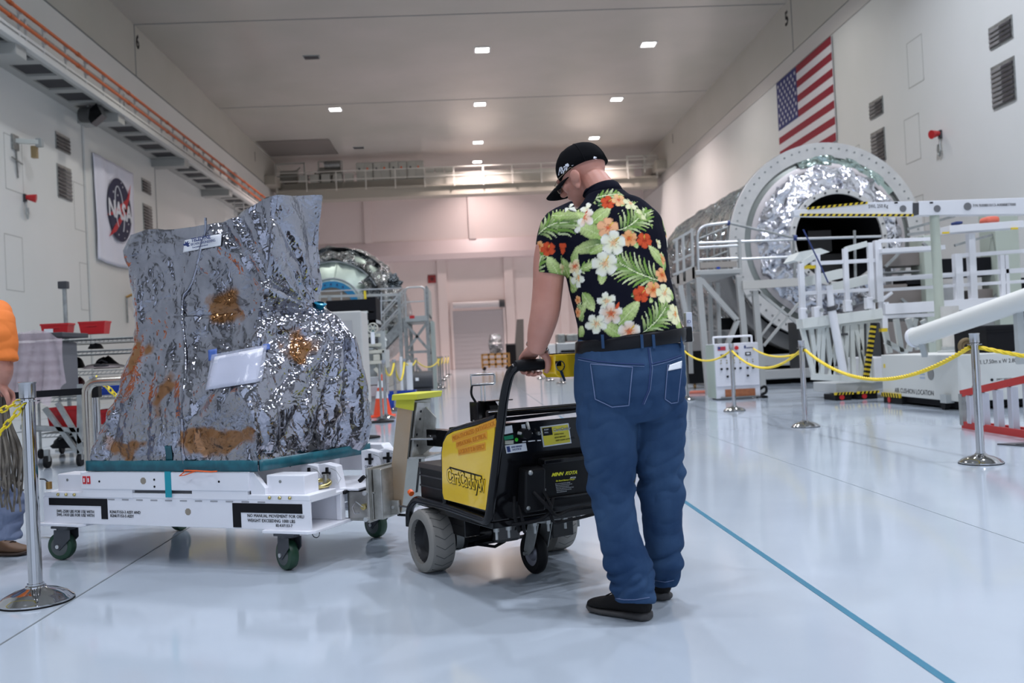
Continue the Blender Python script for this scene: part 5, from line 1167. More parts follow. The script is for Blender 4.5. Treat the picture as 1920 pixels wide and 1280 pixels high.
dup(s0, (-3.75,4.9,0), 'chrome stanchion out at the left beyond the near one, holding the chain ends', 'chrome stanchions')
R4 = [(3.892,7.02,0),(3.85,10.65,0),(3.885,13.67,0),(3.93,16.9,0)]
ST = [dup(s0, l, n, 'chrome stanchions') for l, n in zip(R4, ('near right chrome stanchion before the white pallet base with the red ladder behind it','right chrome stanchion standing between control panel and white truss','right chrome stanchion standing in front of the white control panel','right chrome stanchion close beside the man at his right hip'))]
dup(s0, (7.3,5.2,0), 'chrome stanchion out at the far right edge where the yellow rope ends', 'chrome stanchions')
# links
lk = None
def chain(name, label, P, pitch, wire, group, body=ylchain):
    """separate oval links hung along a path, each turned a quarter against the next"""
    global lk
    t = thing(name, label, 'chain', P[0], 0, group); P = [Vector(p)-Vector(P[0]) for p in P]
    g = G(); L = pitch*.5+wire; w = pitch*.32
    g.tube([(math.cos(a)*(L*.55)+math.copysign(L*.45, math.cos(a)) if abs(math.cos(a)) > 1e-6 else 0, math.sin(a)*w, 0) for a in [2*math.pi*(i+.5)/10 for i in range(10)]], wire, 5, True)
    me = g.o('link', body, None, 60); me.parent = t; first = me; n = 0; acc = 0.
    seg = [(a, b) for a, b in zip(P, P[1:])]
    for a, b in seg:
        d = (b-a).length; k = acc
        while k < d:
            p = a.lerp(b, k/d); dx = (b-a).normalized(); up = Vector((0,0,1)) if n % 2 else Vector((0,1,0)).cross(dx).cross(dx)
            y = (up-dx*up.dot(dx)).normalized() if abs(up.dot(dx)) < .95 else Vector((0,1,0)); z = dx.cross(y); o = first if n == 0 else link(first.copy())
            o.parent = t; o.matrix_local = Matrix.Translation(p) @ Matrix((dx, y, z)).transposed().to_4x4(); n += 1; k += pitch
        acc = k-d
    return t
def sag(a, b, s, n=16): a, b = Vector(a), Vector(b); return [a.lerp(b, i/n)-Vector((0,0,s*4*(i/n)*(1-i/n))) for i in range(n+1)]
chain('barrier_chain', 'yellow plastic chain, upper of two hanging left from the near stanchion', sag(Q(44,750,4.36),(-3.72,4.86,.90),.16,12), .038, .0042, 'yellow chains at the near stanchion')
chain('barrier_chain', 'yellow plastic chain, lower of two hanging left from the near stanchion', sag(Q(42,762,4.33),(-3.70,4.80,.80),.40,12), .038, .0042, 'yellow chains at the near stanchion')
def rope(label, a, b, s, r=.0145, group='yellow ropes of the right barrier'):
    t = thing('barrier_rope', label, 'rope', a, 0, group); P = [p-Vector(a) for p in sag(a, b, s, 40)]; g = G()
    for st in range(3):
        pts = []
        L = 0
        for i in range(len(P)-1):
            for k_ in range(5):
                p = P[i].lerp(P[i+1], k_/5); d = (P[i+1]-P[i]).normalized(); x = d.cross(Vector((0,0,1))).normalized(); y = d.cross(x); an = (i*5+k_)*.75+st*2.094
                pts.append(p+(x*math.cos(an)+y*math.sin(an))*r*.52)
        g2 = G().tube(pts, r*.62, 5); g2.o('rope_strand', ylrope, t, 60)
    return t
def sr(i, dz=.90): return Vector(R4[i])+Vector((0,0,dz))
rope('yellow twisted rope swagged from the near right stanchion to the truss stanchion', sr(1)-Vector((-.03,0,.0)), sr(0)-Vector((.035,0,0)), .30, .017)
rope('yellow twisted rope running off the right edge of the picture from the near right stanchion', sr(0), (7.28,5.2,.90), .28, .016)
rope('yellow rope swag in front of the control panel', sr(2), sr(1), .24, .015)
rope('yellow rope swag just right of the man', sr(3), sr(2), .17, .015)
p3 = (5.25,17.3,0); dup(s0, p3, 'chrome stanchion mostly hidden behind the white control panel', 'chrome stanchions')
rope('thin yellow rope slanting behind the control panel to the truss stanchion', Vector(p3)+Vector((0,0,.95)), sr(1,.86), .12, .014)
# the row of stanchions along the aisle, left and right
FP = [(-1.47,16.1,'first'),(-1.46,18.2,'second'),(-1.45,21.0,'third'),(-1.43,25.2,'fourth'),(-.92,29.5,'fifth'),(-1.10,33.,'sixth'),(-1.10,38.5,'seventh'),(-1.10,44.,'eighth'),(-1.08,49.,'ninth')]
for i, (x, y, n) in enumerate(FP): dup(s0, (x,y,0), 'chrome stanchion on the left of the aisle, %s in the receding row' % n, 'left aisle stanchions')
for a, b, s in ((0,1,.22),(1,2,.38),(2,3,.12),(3,4,.22),(4,5,.25),(5,6,.25),(6,7,.25),(7,8,.3)):
    A, B = Vector(FP[a][:2]+(.93,)), Vector(FP[b][:2]+(.93,)); t = thing('barrier_chain', 'yellow chain swag between the %s and %s stanchions left of the aisle' % (FP[a][2], FP[b][2]), 'chain', A, 0, 'left aisle chains'); G().tube([p-A for p in sag(A, B, s, 10)], .020, 6).o('chain_run', ylchain, t, 60)
RP_ = [(2.78,28.5),(2.70,31.5),(2.62,34.5)]
for i, (x, y) in enumerate(RP_): dup(s0, (x,y,0), 'chrome stanchion far down the aisle behind the yellow control head, %s of three' % ('nearest','middle','farthest')[i], 'right aisle stanchions')
# ---- the steel belt post behind the trolley's push handle
rl = thing('pipe_rail', 'brushed steel pipe rail of one thick bent tube standing behind the trolley', 'rail', (base(163,800,6.6).x, 6.6, 0))
G().tube(bend([Q(163,760,6.6)*1-Vector((0,0,Q(163,760,6.6).z)), Vector((Q(163,760,6.6).x,6.6,Q(163,716,6.6).z)), Vector((Q(420,760,6.6).x,6.62,Q(163,716,6.6).z)), Vector((Q(420,760,6.6).x,6.62,0))],.09,6), .032, 16).o('bent_tube', mat('stainless', (.50,.46,.40), .22, 1.), rl, 60, world=True)
for x in (163,420): q = Q(x,760,6.6); G().lathe((q.x,6.6,0), [(0,0),(.09,0),(.09,.012),(.035,.016),(0,.016)], 20).o('foot_plate', galv, rl, 35, world=True)
pp = dup(s0, (base(181,800,6.9).x,6.9,0), 'slim chrome stanchion seen through the trolley push handle', 'chrome stanchions')
bt_ = thing('barrier_belt', 'black retractable barrier belt stretched behind the near stanchion', 'belt', Q(-90,755,6.9))
a, b = Q(-90,749,6.88), Q(176,732,6.88); hgt = Vector((0,0,.048)); G().hexa([a-hgt*.5, b-hgt*.5, b-hgt*.5+Vector((0,.004,0)), a-hgt*.5+Vector((0,.004,0)), a+hgt*.5, b+hgt*.5, b+hgt*.5+Vector((0,.004,0)), a+hgt*.5+Vector((0,.004,0))]).o('belt_tape', ink, bt_, world=True)
q = b; G().bx(q.x-.02,q.x+.05,q.y-.05,q.y+.02,q.z-.05,q.z+.05).o('belt_clip', blackc, bt_, world=True, bevel=.005)
q = a; G().bx(q.x-.05,q.x+.02,q.y-.04,q.y+.03,.0,q.z+.08).o('belt_post', blackc, bt_, world=True, bevel=.01)
hid = dup(s0, (-2.15,9.4,0), 'chrome stanchion hidden behind the wrapped load', 'chrome stanchions')
chain('barrier_chain', 'short run of yellow chain between the slim post and the wrapped load', sag(Vector((pp.location.x+.03,6.9,.98)), (-2.15,9.4,.92), .42, 12), .055, .006, 'yellow chains by the push handle')
# ---- wire shelving with red bins
YR = 11.8
sh = thing('wire_shelving', 'steel wire shelving unit with red bins on top against the left wall', 'shelving', base(180,840,YR))
xs0, xs1 = Q(70,700,YR).x, Q(262,700,YR).x
for x in (xs0, xs1):
    for y in (YR, YR+.6): G().cyl((x,y,.12),(x,y,Q(200,626,YR).z+.04),.016,n=10).o('upright', galv, sh, 40, world=True); G().cyl((x-.016,y,.06),(x+.016,y,.06),.06,n=14).o('caster', blackm, sh, 40, world=True)
for py in (634,656,694,741,807):
    z = Q(200,py,YR).z; g = G()
    for y in (YR,YR+.6): g.cyl((xs0,y,z),(xs1,y,z),.007,n=6).cyl((xs0,y,z-.045),(xs1,y,z-.045),.007,n=6)
    for i in range(24): x = xs0+(xs1-xs0)*i/23; g.beam((x,YR,z),(x,YR+.6,z),.006); g.beam((x,YR,z-.045),(x+.05,YR,z),.005)
    sv = g.o('wire_shelf', galv, sh, world=True); G().bx(xs0,xs1,YR+.01,YR+.59,z-.006,z+.002).o('shelf_liner', mat('liner', (.10,.105,.105), .5, .3), sv, world=True)
def bin_(x0,y0,x1,y1,Y,label,tag_=False,dp=.34):
    a, b = Q(x0,y1,Y), Q(x1,y0,Y); t = thing('storage_bin', label, 'bin', ((a.x+b.x)/2, Y+dp/2, a.z), 0, 'red storage bins'); w = (b.x-a.x)/2; h = b.z-a.z; d = dp/2; i = .03
    g = G(); R = []
    for z, k_ in ((0,.88),(h*.86,1.),(h*.86,1.05),(h,1.05),(h,.98),(.02,.85)): R.append([(-w*k_,-d*k_,z),(w*k_,-d*k_,z),(w*k_,d*k_,z),(-w*k_,d*k_,z)])
    g.loft(R).o('bin_body', red, t); G().bx(-w*.4,w*.4,-d*1.08,-d*1.0,h*.62,h*.7).o('bin_handle', red, t)
    if tag_: G().bx(-w*.75,-w*.1,-d*1.06,-d*.98,.02,h*.6).o('bin_label', paper, t)
    return t
bin_(77,605,127,632,YR+.05,'red plastic bin on top of the shelving, left one with a white label',True,.2); bin_(148,601,196,627,YR+.05,'red plastic bin on top of the shelving, right one by itself',False,.2)
bin_(88,762,148,804,10.74,'large red bin low on the cart below the plastic sheet',dp=.4); bin_(176,768,203,805,YR+.12,'red bin low behind the push handle',dp=.4)
t = thing('storage_bin', 'blue bin on the lower shelf behind the push handle', 'bin', (Q(212,735,YR+.15).x, YR+.15, Q(200,741,YR).z+.003)); G().loft([[(-.2*k_,-.1*k_,z),(.2*k_,-.1*k_,z),(.2*k_,.1*k_,z),(-.2*k_,.1*k_,z)] for z, k_ in ((0,.9),(.12,1.),(.13,1.05),(.15,1.05),(.15,.97),(.01,.86))]).o('bin_body', blue, t)
rng = random.Random(5)
def lump(name, label, cat, x0,y0,x1,y1,Y,m,group=None):
    a, b = Q(x0,y1,Y), Q(x1,y0,Y); t = thing(name, label, cat, ((a.x+b.x)/2, Y+.15, a.z), 0, group); w = (b.x-a.x)/2; h = b.z-a.z; g = G(); R = []
    for i in range(7):
        f_ = i/6; k_ = math.sqrt(max(.02,1-(f_*.98)**2)); R.append([(w*k_*math.cos(q)*(1+.25*noise.noise((math.cos(q)*2,i*.6,x0))), .15*k_*math.sin(q), h*f_*(1+.3*noise.noise((math.cos(q)*1.5,math.sin(q),x0*.1)))) for q in [2*math.pi*j/16 for j in range(16)]])
    g.loft(R).o('fabric', m, t, 180); q = G(); q.tube([(-w*.3,-.12,h*.6),(0,-.16,h*.75),(w*.35,-.12,h*.5)], .012, 6).o('strap', grate, t, 60); return t
lump('tool_bag', 'black lumpy bag on the middle wire shelf, the larger one','bag',168,668,214,692,YR+.15,blackm,'bags on the shelving'); lump('tool_bag','small black bag at the left end of the middle wire shelf','bag',126,669,146,691,YR+.15,blackm,'bags on the shelving')
lump('parts_pouch','dark pouch between the upper shelves','pouch',160,643,182,654,YR+.15,grate,'pouches on the shelving'); lump('parts_pouch','row of pale wrapped parts along the lower shelf','pouch',145,680,230,692,YR+.05,mat('pale_wrap', (.45,.38,.37), .4),'pouches on the shelving')
lump('parts_pouch','dark red wrapped part under the shelf','pouch',125,706,150,735,YR+.1,mat('dark_red', (.10,.015,.015), .5),'pouches on the shelving'); lump('parts_pouch','black cable heap on the lowest level','pouch',88,810,150,842,YR+.05,blackm,'pouches on the shelving')
# folding cart with crossed legs under a sheet of pinkish film
YC = 10.6
ct = thing('covered_cart', 'grey work cart with crossed legs covered by a sheet of pinkish clear plastic', 'cart', base(70,860,YC))
qb(G(), -70,622,118,640,YC,.7).o('cart_top', grate, ct, world=True, bevel=.01); qb(G(), -60,640,110,745,YC+.1,.5).o('cart_body', mat('cart_body_grey', (.12,.12,.13), .5), ct, world=True, bevel=.02)
qb(G(), 30,805,156,810,YC,.7).o('lower_shelf', galv, ct, world=True)
for i in range(5): qb(G(), 20,646+i*19,112,660+i*19,YC+.08,.02).o('drawer_front', mat('drawer_grey', (.26,.26,.27), .45), ct, world=True)
for (x,y,x2,y2) in ((84,765,148,850),(108,755,152,830),(60,745,60,850),(150,720,150,850),(40,800,150,806)): G().beam(Q(x,y,YC-.02),Q(x2,y2,YC-.02),.05).o('leg', galv, ct, world=True)
for x in (55,88,150):
    c = Q(x,846,YC); c.z = .07; G().lathe(c, [(.0,-.02),(.07,-.02),(.07,.02),(0,.02)], 20, (1,0,0)).o('caster_wheel', blackm, ct, 40, world=True); G().beam((c.x,c.y,.07),(c.x,c.y,.2),.05).o('caster_fork', galv, ct, world=True)
film = mat('pink_film', (.62,.50,.53), .15, 0, alpha=.55, spec=.6)
g = G(); V = []
TOPX = [(-80,618),(20,625),(50,622),(62,618),(95,622),(112,634)]
for i in range(22):
    r = []
    for j in range(60):
        t_ = j/59; x = -80+200*t_; f_ = i/21; yb = 745+ (14 if x < 95 else -20) + 8*math.sin(j*.5)
        xx = x + (f_-.3)*(10 if j > 50 else 0); ytop = np.interp(x, [a_ for a_, _ in TOPX], [b_ for _, b_ in TOPX]); y = ytop+(yb-ytop)*f_
        p = Q(xx, y, YC-.06); p.y += -.10*f_*.5+.05*noise.noise((x*.06,f_*1.2,2.))+.03*math.sin(x*.25+f_*2)*f_; r.append(g.b.verts.new(p))
    V.append(r)
for i in range(21):
    for j in range(59): g.b.faces.new((V[i][j],V[i][j+1],V[i+1][j+1],V[i+1][j]))
fo_ = g.o('plastic_sheet', film, ct, 180, world=True); fo_['label'] = 'sheet of pinkish clear plastic'
pl = thing('wall_post', 'thin grey steel post with a small camera head standing behind the shelving', 'post', base(132,800,12.9)); G().cyl((0,0,0),(0,0,Q(128,538,12.9).z),.028,n=10).o('pole', galv, pl, 40); z = Q(128,538,12.9).z; G().bx(-.07,.05,-.05,.05,z-.02,z+.08).o('camera_head', grate, pl, bevel=.01); G().lathe((0,0,0),[(0,0),(.2,0),(.2,.02),(0,.02)],20).o('foot_plate', galv, pl)
wb_ = thing('wall_bracket', 'small brass bracket with hanging cord on the wall left of the wrapped load', 'bracket', (XL,Q(236,560,20).y,Q(236,560,20).z)); p = at(236,558,X=XL); wb_.location = p
G().tube([(0,0,0),(.15,.1,.1),(.3,.6,.0)], .05, 6).o('arm', mat('brass', (.35,.2,.06), .4, .8), wb_); G().cyl((.05,-.05,0),(.05,-.05,-.9),.03,n=6).o('cord', galv, wb_)
# ---------------------------------------------------------------- the second worker at the left edge
WB = Vector((-2.98, 5.42, 0))
wk = thing('person', 'person in orange shirt and jeans holding a bunch of grey straps at left edge', 'person', WB)
ow = mat('orange_cloth', (.80,.20,.03), .8); dn2 = mat('pale_denim', (.12,.15,.24), .85, bump=[('n',220,.3,.002)], var=(6,(.20,.24,.34),.35,.7))
hd = Q(5,730,5.12); el = Q(4,684,5.08); shd = Q(-16,585,5.14); shd2 = Vector((-3.0,5.66,1.42)); hc2 = Vector((-2.93,5.42,1.67)); HM2 = Matrix((Vector((0,-1,0)), Vector((.96,0,-.28)).normalized(), Vector((.28,0,.96)).normalized())).transposed()
g = G(); head_parts(g, hc2, HM2); limb(g, [(-2.99,5.42,1.40),(-2.98,5.42,1.48),(-2.95,5.42,1.60)], [.08,.06,.058])
limb(g, [(-2.98,5.42,.95),(-2.98,5.42,1.15),(-2.99,5.42,1.38),(-2.99,5.42,1.46)], [(.11,.15),(.11,.15),(.11,.17),(.07,.10)], (1,0,0))
limb(g, [shd,(shd+el)/2+Vector((-.0,.0,.04)),el,(el+hd)/2,hd+Vector((0,0,.03))], [.062,.058,.054,.046,.030], (1,0,0), 18)
limb(g, [shd2,(-3.06,5.74,1.22),(-3.08,5.72,1.04),(-3.07,5.69,.90)], [.06,.052,.042,.028], (1,0,0), 18)
w2 = grip_hand(g, hd-Vector((.0,0,.05)), (1,-.25,0), (.25,1,0), 1); grip_hand(g, Vector((-3.06,5.68,.80)), (1,0,0), (0,-1,0), -1)
for y in (5.32,5.52): limb(g, [(-2.98,y,.9),(-2.96,y,.5),(-2.98,y,.14)], [.08,.055,.04])
fuse(g, 'body', skin, wk, .006, 4); eyes(hc2, HM2, wk)
g = G(); limb(g, [(-2.98,5.42,.90),(-2.98,5.42,1.1),(-2.99,5.42,1.3),(-3.0,5.42,1.42),(-2.99,5.42,1.49)], [(.14,.19),(.145,.185),(.14,.20),(.10,.17),(.065,.08)], (1,0,0), 30); se_ = el.lerp(shd,.06)
limb(g, [shd+Vector((-.02,.08,.0)),shd.lerp(se_,.4)+Vector((.02,0,.02)),se_], [.085,.085,.080], (1,0,0), 22); limb(g, [shd2-Vector((.02,.08,0)),(-3.04,5.74,1.28),(-3.06,5.74,1.18)], [.085,.075,.07], (1,0,0), 22)
s2_ = fuse(g, 'shirt', ow, wk, .006, 4); displace(s2_, lambda p: (abs(noise.noise((p.x*9,p.y*9,p.z*12)))-.2)*.014)
lgs = [(Q(12,930,5.30),Q(14,1012,5.26)),(Vector((-2.98,5.60,.5)),Vector((-3.0,5.62,.07)))]
g = G(); limb(g, [(-2.98,5.42,.96),(-2.98,5.42,.85),(-2.98,5.42,.78)], [(.15,.19),(.155,.20),(.12,.17)], (1,0,0), 30)
for (kn, an), y in zip(lgs, (5.32,5.54)): limb(g, [(-2.97,y,.86),(-2.93,(y+kn.y)/2,.62),kn.lerp(an,.0),kn.lerp(an,.6),an], [(.105,.10),(.085,.085),(.075,.075),(.07,.07),(.068,.068)], (1,0,0), 24)
j2 = fuse(g, 'jeans', dn2, wk, .006, 4); displace(j2, lambda p: (abs(noise.noise((p.x*9+p.z*4,p.y*7,p.z*16)))-.2)*.022)
bs = mat('boot_brown', (.13,.065,.03), .6, bump=[('n',60,.2,.003)]); bso = mat('boot_sole', (.05,.03,.02), .6)
bh = at(-22,1041,Z=0); shoe('boot', bh, at(52,1040,Z=0), wk, bs, bso, .054); shoe('boot', (-3.08,5.62,0), (-2.78,5.60,0), wk, bs, bso, .054)
G().lathe((0,0,0),[(.0,0),(.001,0)],6).b.free()
capc = G().lathe(hc2+Vector((0,0,.02)), [(.1,.0),(.098,.03),(.08,.075),(.045,.10),(0,.108)], 24).o('hair', mat('hair_brown', (.06,.035,.02), .7), wk, 180, world=True)
sb_ = thing('strap_bundle', 'bunch of long grey straps hanging from the hand of the worker in orange', 'straps', hd-Vector((0,0,.06))); rng = random.Random(9)
stm = mat('strap_grey', (.22,.19,.155), .45, .2, var=(12,(.10,.085,.07),.4,.6))
for i in range(34):
    a = rng.uniform(-1,1); L = rng.uniform(.42,.60); y0 = rng.uniform(-.03,.03); sp_ = a*.075+.02
    P = [(a*.018, y0, .02),(a*.03+rng.uniform(-.01,.01), y0*1.5, -.10),(sp_+rng.uniform(-.015,.015), y0*2+rng.uniform(-.02,.02), -.28),(sp_*.9+rng.uniform(-.03,.03), y0*2, -.45),(sp_*.8+rng.uniform(-.02,.02), y0*2, -L)]
    P = smooth_path(P, [1]*5, 3)[0]; g = G()
    for p_, q_ in zip(P, P[1:]): g.beam(p_, q_, .011, .002, (0,1,.2*a))
    g.o('strap', stm, sb_)
# ================================================================ LEFT MODULE, CABINET, STAIR PLATFORM
mc = Q(622,577,32.); lm = thing('cargo_module', 'round metal module with blue ringed hatch and draped silver foil, behind the wrapped load', 'module', (mc.x, 32., 0))
zc = mc.z; AY = (0,1,0)
pgm = mat('pale_green_metal', (.56,.66,.60), .38, .6, var=(1.5,(.44,.53,.49),.4,.65))
L0 = Vector((0,0,zc))
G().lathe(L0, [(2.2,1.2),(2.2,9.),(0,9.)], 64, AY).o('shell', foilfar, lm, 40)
G().lathe(L0, [(2.05,1.3),(1.95,.9),(1.75,.72),(1.68,.66),(1.6,.62),(1.0,.18),(.9,.16)], 64, AY).o('end_cone', pgm, lm, 40)
for r, y in ((1.64,.61),(1.02,.16)): G().lathe(L0+Vector((0,y,0)), [(r-.02,-.02),(r+.02,-.02),(r+.02,.02),(r-.02,.02)], 64, AY, closed=True).o('weld_ring', alu, lm, 40)
for i in range(6): a = math.pi*2*(i+.4)/6; G().beam(L0+Vector((math.cos(a)*1.05,.17,math.sin(a)*1.05)), L0+Vector((math.cos(a)*1.6,.585,math.sin(a)*1.6)), .02).o('panel_seam', mat('seam_green', (.36,.44,.40), .5, .4), lm)
G().lathe(L0, [(.92,.1),(.70,.06),(.70,.16),(.92,.2)], 48, AY, closed=True).o('hatch_ring', mat('hatch_blue', (.01,.20,.42), .4), lm, 40)
for i in range(24): a = math.pi*2*i/24; G().cyl(L0+Vector((math.cos(a)*.81,.05,math.sin(a)*.81)), L0+Vector((math.cos(a)*.81,.09,math.sin(a)*.81)), .03, n=6).o('hatch_bolt', inkb, lm)
G().lathe(L0, [(0,.14),(.70,.14)], 40, AY).o('hatch_plate', mat('hatch_tan', (.30,.25,.20), .5), lm)
def drape(name, r0, r1, y0, y1, a0, a1, n, amp, m, par, ctr, hang=0., seed=0., J=14):
    g = G(); V = []
    for i in range(n+1):
        a = a0+(a1-a0)*i/n; row = []
        for j in range(J+1):
            t = j/J; r = r0+(r1-r0)*t + amp*noise.noise((a*5,t*2.5,seed)); y = y0+(y1-y0)*t**.8+amp*1.2*noise.noise((a*7,t*3,seed+5)); q = amp*.9*(abs(noise.noise((a*8+t*3,t*J*.2,seed+2)))-.2); r += q*.7; y -= q
            if j == J: r -= hang*max(0, noise.noise((a*2.2,0,seed+9)))
            row.append(g.b.verts.new(ctr+Vector((math.cos(a)*r, y, math.sin(a)*r))))
        V.append(row)
    for i in range(n):
        for j in range(J): g.b.faces.new((V[i][j],V[i+1][j],V[i+1][j+1],V[i][j+1]))
    o = g.o(name, m, par, 180); set_sharp(o.data, 35); return o
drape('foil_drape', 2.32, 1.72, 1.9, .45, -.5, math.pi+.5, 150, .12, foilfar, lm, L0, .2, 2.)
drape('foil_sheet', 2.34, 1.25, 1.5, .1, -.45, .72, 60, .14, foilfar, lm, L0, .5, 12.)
for x in (-1.5,1.5): G().bx(x-.15,x+.15,1.5,8.5,0,.9).o('cradle_leg', palegrey, lm, bevel=.02)
G().bx(-1.7,1.7,1.4,1.8,.5,.9).o('cradle_beam', palegrey, lm, bevel=.02)
# beige cabinet with dark gear on top
cb_ = thing('equipment_cabinet', 'tall beige equipment cabinet half hidden behind the wrapped load', 'cabinet', base(640,760,13.))
qb(G(), 560,582,677,766,13.,.8).o('cabinet_body', mat('beige_cabinet', (.50,.49,.46), .45), cb_, world=True, bevel=.02); qb(G(), 612,600,660,640,12.985,.02).o('name_plate', mat('plate_grey', (.42,.41,.40), .4), cb_, world=True)
for x in (575,668): q = Q(x,770,13.1); G().cyl((q.x,13.1,0),(q.x,13.1,Q(600,764,13.).z),.03,n=10).o('foot', blackm, cb_, world=True)
gg = thing('gear_stack', 'stack of pale steel frames with a round handwheel beside the beige cabinet', 'test stand', base(700,735,17.))
ivory = mat('ivory_paint', (.58,.57,.48), .42)
for x0,y0,x1,y1,m,n in ((678,625,712,633,ivory,'cross_beam'),(678,643,714,651,ivory,'cross_beam'),(678,655,721,664,ivory,'cross_beam'),(678,675,721,684,ivory,'cross_beam'),(680,634,708,643,grate,'spacer_block'),(684,652,700,656,palegrey,'spacer_block'),(700,664,712,676,ivory,'spacer_block'),(690,705,721,722,alu,'lower_tank'),(684,722,721,744,mat('pinkish_grey', (.42,.38,.39), .5),'lower_box'),(676,598,706,608,palegrey,'tray'),(674,582,702,588,offwhite,'tray'),(678,608,704,621,galv,'pump_body'),(717,655,722,690,palegrey,'valve_post'),(690,556,704,612,dark,'dark_column'),(612,560,690,584,dark,'dark_box')):
    qb(G(), x0,y0,x1,y1,17.,.9).o(n, m, gg, world=True, bevel=.01)
for x in (681,700,718): qb(G(), x-3,620,x+3,Q(x,0,17.1).z*0+781,17.1,.08).o('frame_post', palegrey, gg, world=True)
q = Q(700,705,17.); G().beam(Q(703,690,17), Q(716,704,17), .06).o('brace', ivory, gg, world=True)
hw = Q(699,615,16.9); G().tube(arc(hw, .088, 0, 2*math.pi, 20, (1,0,0), (0,0,1))[:-1], .012, 6, True).o('handwheel', ivory, gg, 60, world=True)
for i in range(3): a = i*math.pi/3; v = Vector((math.cos(a)*.085,0,math.sin(a)*.085)); G().cyl(hw-v, hw+v, .009, n=6).o('spoke', ivory, gg, world=True)
qb(G(), 696,622,702,645,16.88,.02).o('hanging_tag', paper, gg, world=True); G().bx(hw.x-.03,hw.x+.03,16.9,17.0,hw.z-.12,hw.z+.03).o('valve_body', mat('valve_green', (.10,.20,.19), .5), gg, world=True)
for x,y in ((716,650),(721,640)): q = Q(x,y,17.2); G().lathe(q, [(0,-.1),(.03,-.1),(.03,0),(.05,.02),(.02,.08),(0,.1)], 12).o('valve', offwhite, gg, 40, world=True)
for x0,x1,l in ((752,757,'narrow white cylinder'),(762,775,'wide white cylinder')):
    t = thing('white_drum', '%s standing behind the yellow chain left of the aisle' % l, 'drum', base((x0+x1)/2,735,22.)); r = (x1-x0)/2*22/1750; h = Q(760,(668 if x0 < 760 else 680),22.).z
    G().lathe((0,0,0), [(0,0),(r,0),(r,h*.9),(r*1.15,h*.92),(r*1.15,h),(0,h)], 24).o('drum_shell', white, t, 35); G().cyl((0,0,h*.98),(0,0,h+.05),r*.3,n=10).o('cap', palegrey, t)
t = thing('blue_bin', 'blue bin on the floor by the white cylinders left of the aisle', 'bin', base(750,738,19.5)); G().loft([[(-.32*k_,-.2*k_,z),(.32*k_,-.2*k_,z),(.32*k_,.2*k_,z),(-.32*k_,.2*k_,z)] for z, k_ in ((0,.9),(.3,1.),(.3,1.06),(.34,1.06),(.34,.98),(.03,.86))]).o('bin_body', blue, t)
t = thing('black_tank', 'dark horizontal tank behind the yellow chains left of the aisle', 'tank', base(785,735,24.)); G().cyl((-.18,0,.42),(.38,0,.42),.24,n=28).o('tank_shell', mat('tank_dark', (.05,.05,.055), .45), t, 40); G().bx(-.12,.32,-.18,.18,0,.22).o('saddle', grate, t); G().bx(-.05,.03,-.26,-.235,.42,.5).o('tag', paper, t)
# traffic cone and flat rubber bases
cn = thing('traffic_cone', 'orange traffic cone with white bands beside the trolley mast', 'cone', base(718,786,16.6))
corg = mat('cone_orange', (.85,.08,.02), .5); cr_ = lambda z: .165-.137*(z-.03)/.72
G().lathe((0,0,0), [(0,.03),(cr_(.03),.03),(cr_(.75),.75),(0,.75)], 28).o('cone_body', corg, cn, 40); G().bx(-.22,.22,-.22,.22,0,.03).o('cone_foot', corg, cn, bevel=.01)
for z0,z1 in ((.33,.46),(.52,.64)): G().lathe((0,0,0), [(cr_(z0)+.003,z0),(cr_(z1)+.003,z1)], 28).o('white_band', paper, cn, 40)
for i, (x, y, Y) in enumerate(((700,787,15.2),(683,812,12.3))):
    t = thing('sign_post', 'slim grey post on flat black foot, %s' % ('in front of the traffic cone' if i == 0 else 'at the right edge of the wrapped load'), 'post', base(716 if i == 0 else 684, y, Y)); G().lathe((0,0,0), [(0,0),(.2,0),(.2,.02),(.06,.04),(.03,.06),(0,.06)], 24).o('rubber_foot', blackm, t, 40); G().cyl((0,0,.05),(0,0,.95),.022,n=10).o('pole', galv, t, 60)
# stair platform
YP = 29.
sp_ = thing('stair_platform', 'galvanised steel platform tower with stairs and railings left of the aisle', 'platform', base(790,735,YP))
def bar(name, pts, w, m=galv, par=sp_):
    g = G()
    for a, b in zip(pts, pts[1:]): g.beam(a, b, w)
    return g.o(name, m, par, world=True)
def PX(x, y, dy=0.): return Q(x, y, YP+dy)
dz = PX(780,596).z; lx, rx_ = PX(760,600).x, PX(801,600).x; dpth = 2.6
for x in (lx, rx_):
    for dy in (0, dpth): G().beam((x,YP+dy,0),(x,YP+dy,dz),.11).o('column', galv, sp_, world=True)
G().bx(lx-.05,rx_+.05,YP-.05,YP+dpth,dz-.12,dz+.02).o('deck', galv, sp_, world=True, bevel=.01)
G().bx(lx,rx_,YP-.08,YP-.05,dz-.10,dz+.06).o('deck_fascia', palegrey, sp_, world=True); qb(G(), 768,591,777,597,YP-.09,.02).o('red_label', red, sp_, world=True)
bar('brace', [(lx,YP,dz-.15),(rx_,YP,dz-1.0)], .08); bar('brace', [(rx_,YP,dz-.15),(lx,YP,dz-1.0)], .08); bar('cross_bar', [(lx,YP,dz-1.05),(rx_,YP,dz-1.05)], .08); bar('brace', [(lx,YP,dz-1.1),(rx_,YP,.2)], .08)
bar('brace', [(rx_,YP,.3),(rx_,YP+dpth,dz-.3)], .07); bar('brace', [(rx_,YP+dpth,.3),(rx_,YP,dz-.3)], .07)
top = PX(780,538).z
G().tube(bend([(lx+.03,YP,dz),(lx+.03,YP,top),(rx_-.03,YP,top),(rx_-.03,YP,dz)],.15), .03, 8).o('guard_loop', alu, sp_, 60, world=True); G().cyl((lx,YP,(dz+top)/2+.03),(rx_,YP,(dz+top)/2+.03),.022,n=8).o('mid_rail', alu, sp_, 60, world=True)
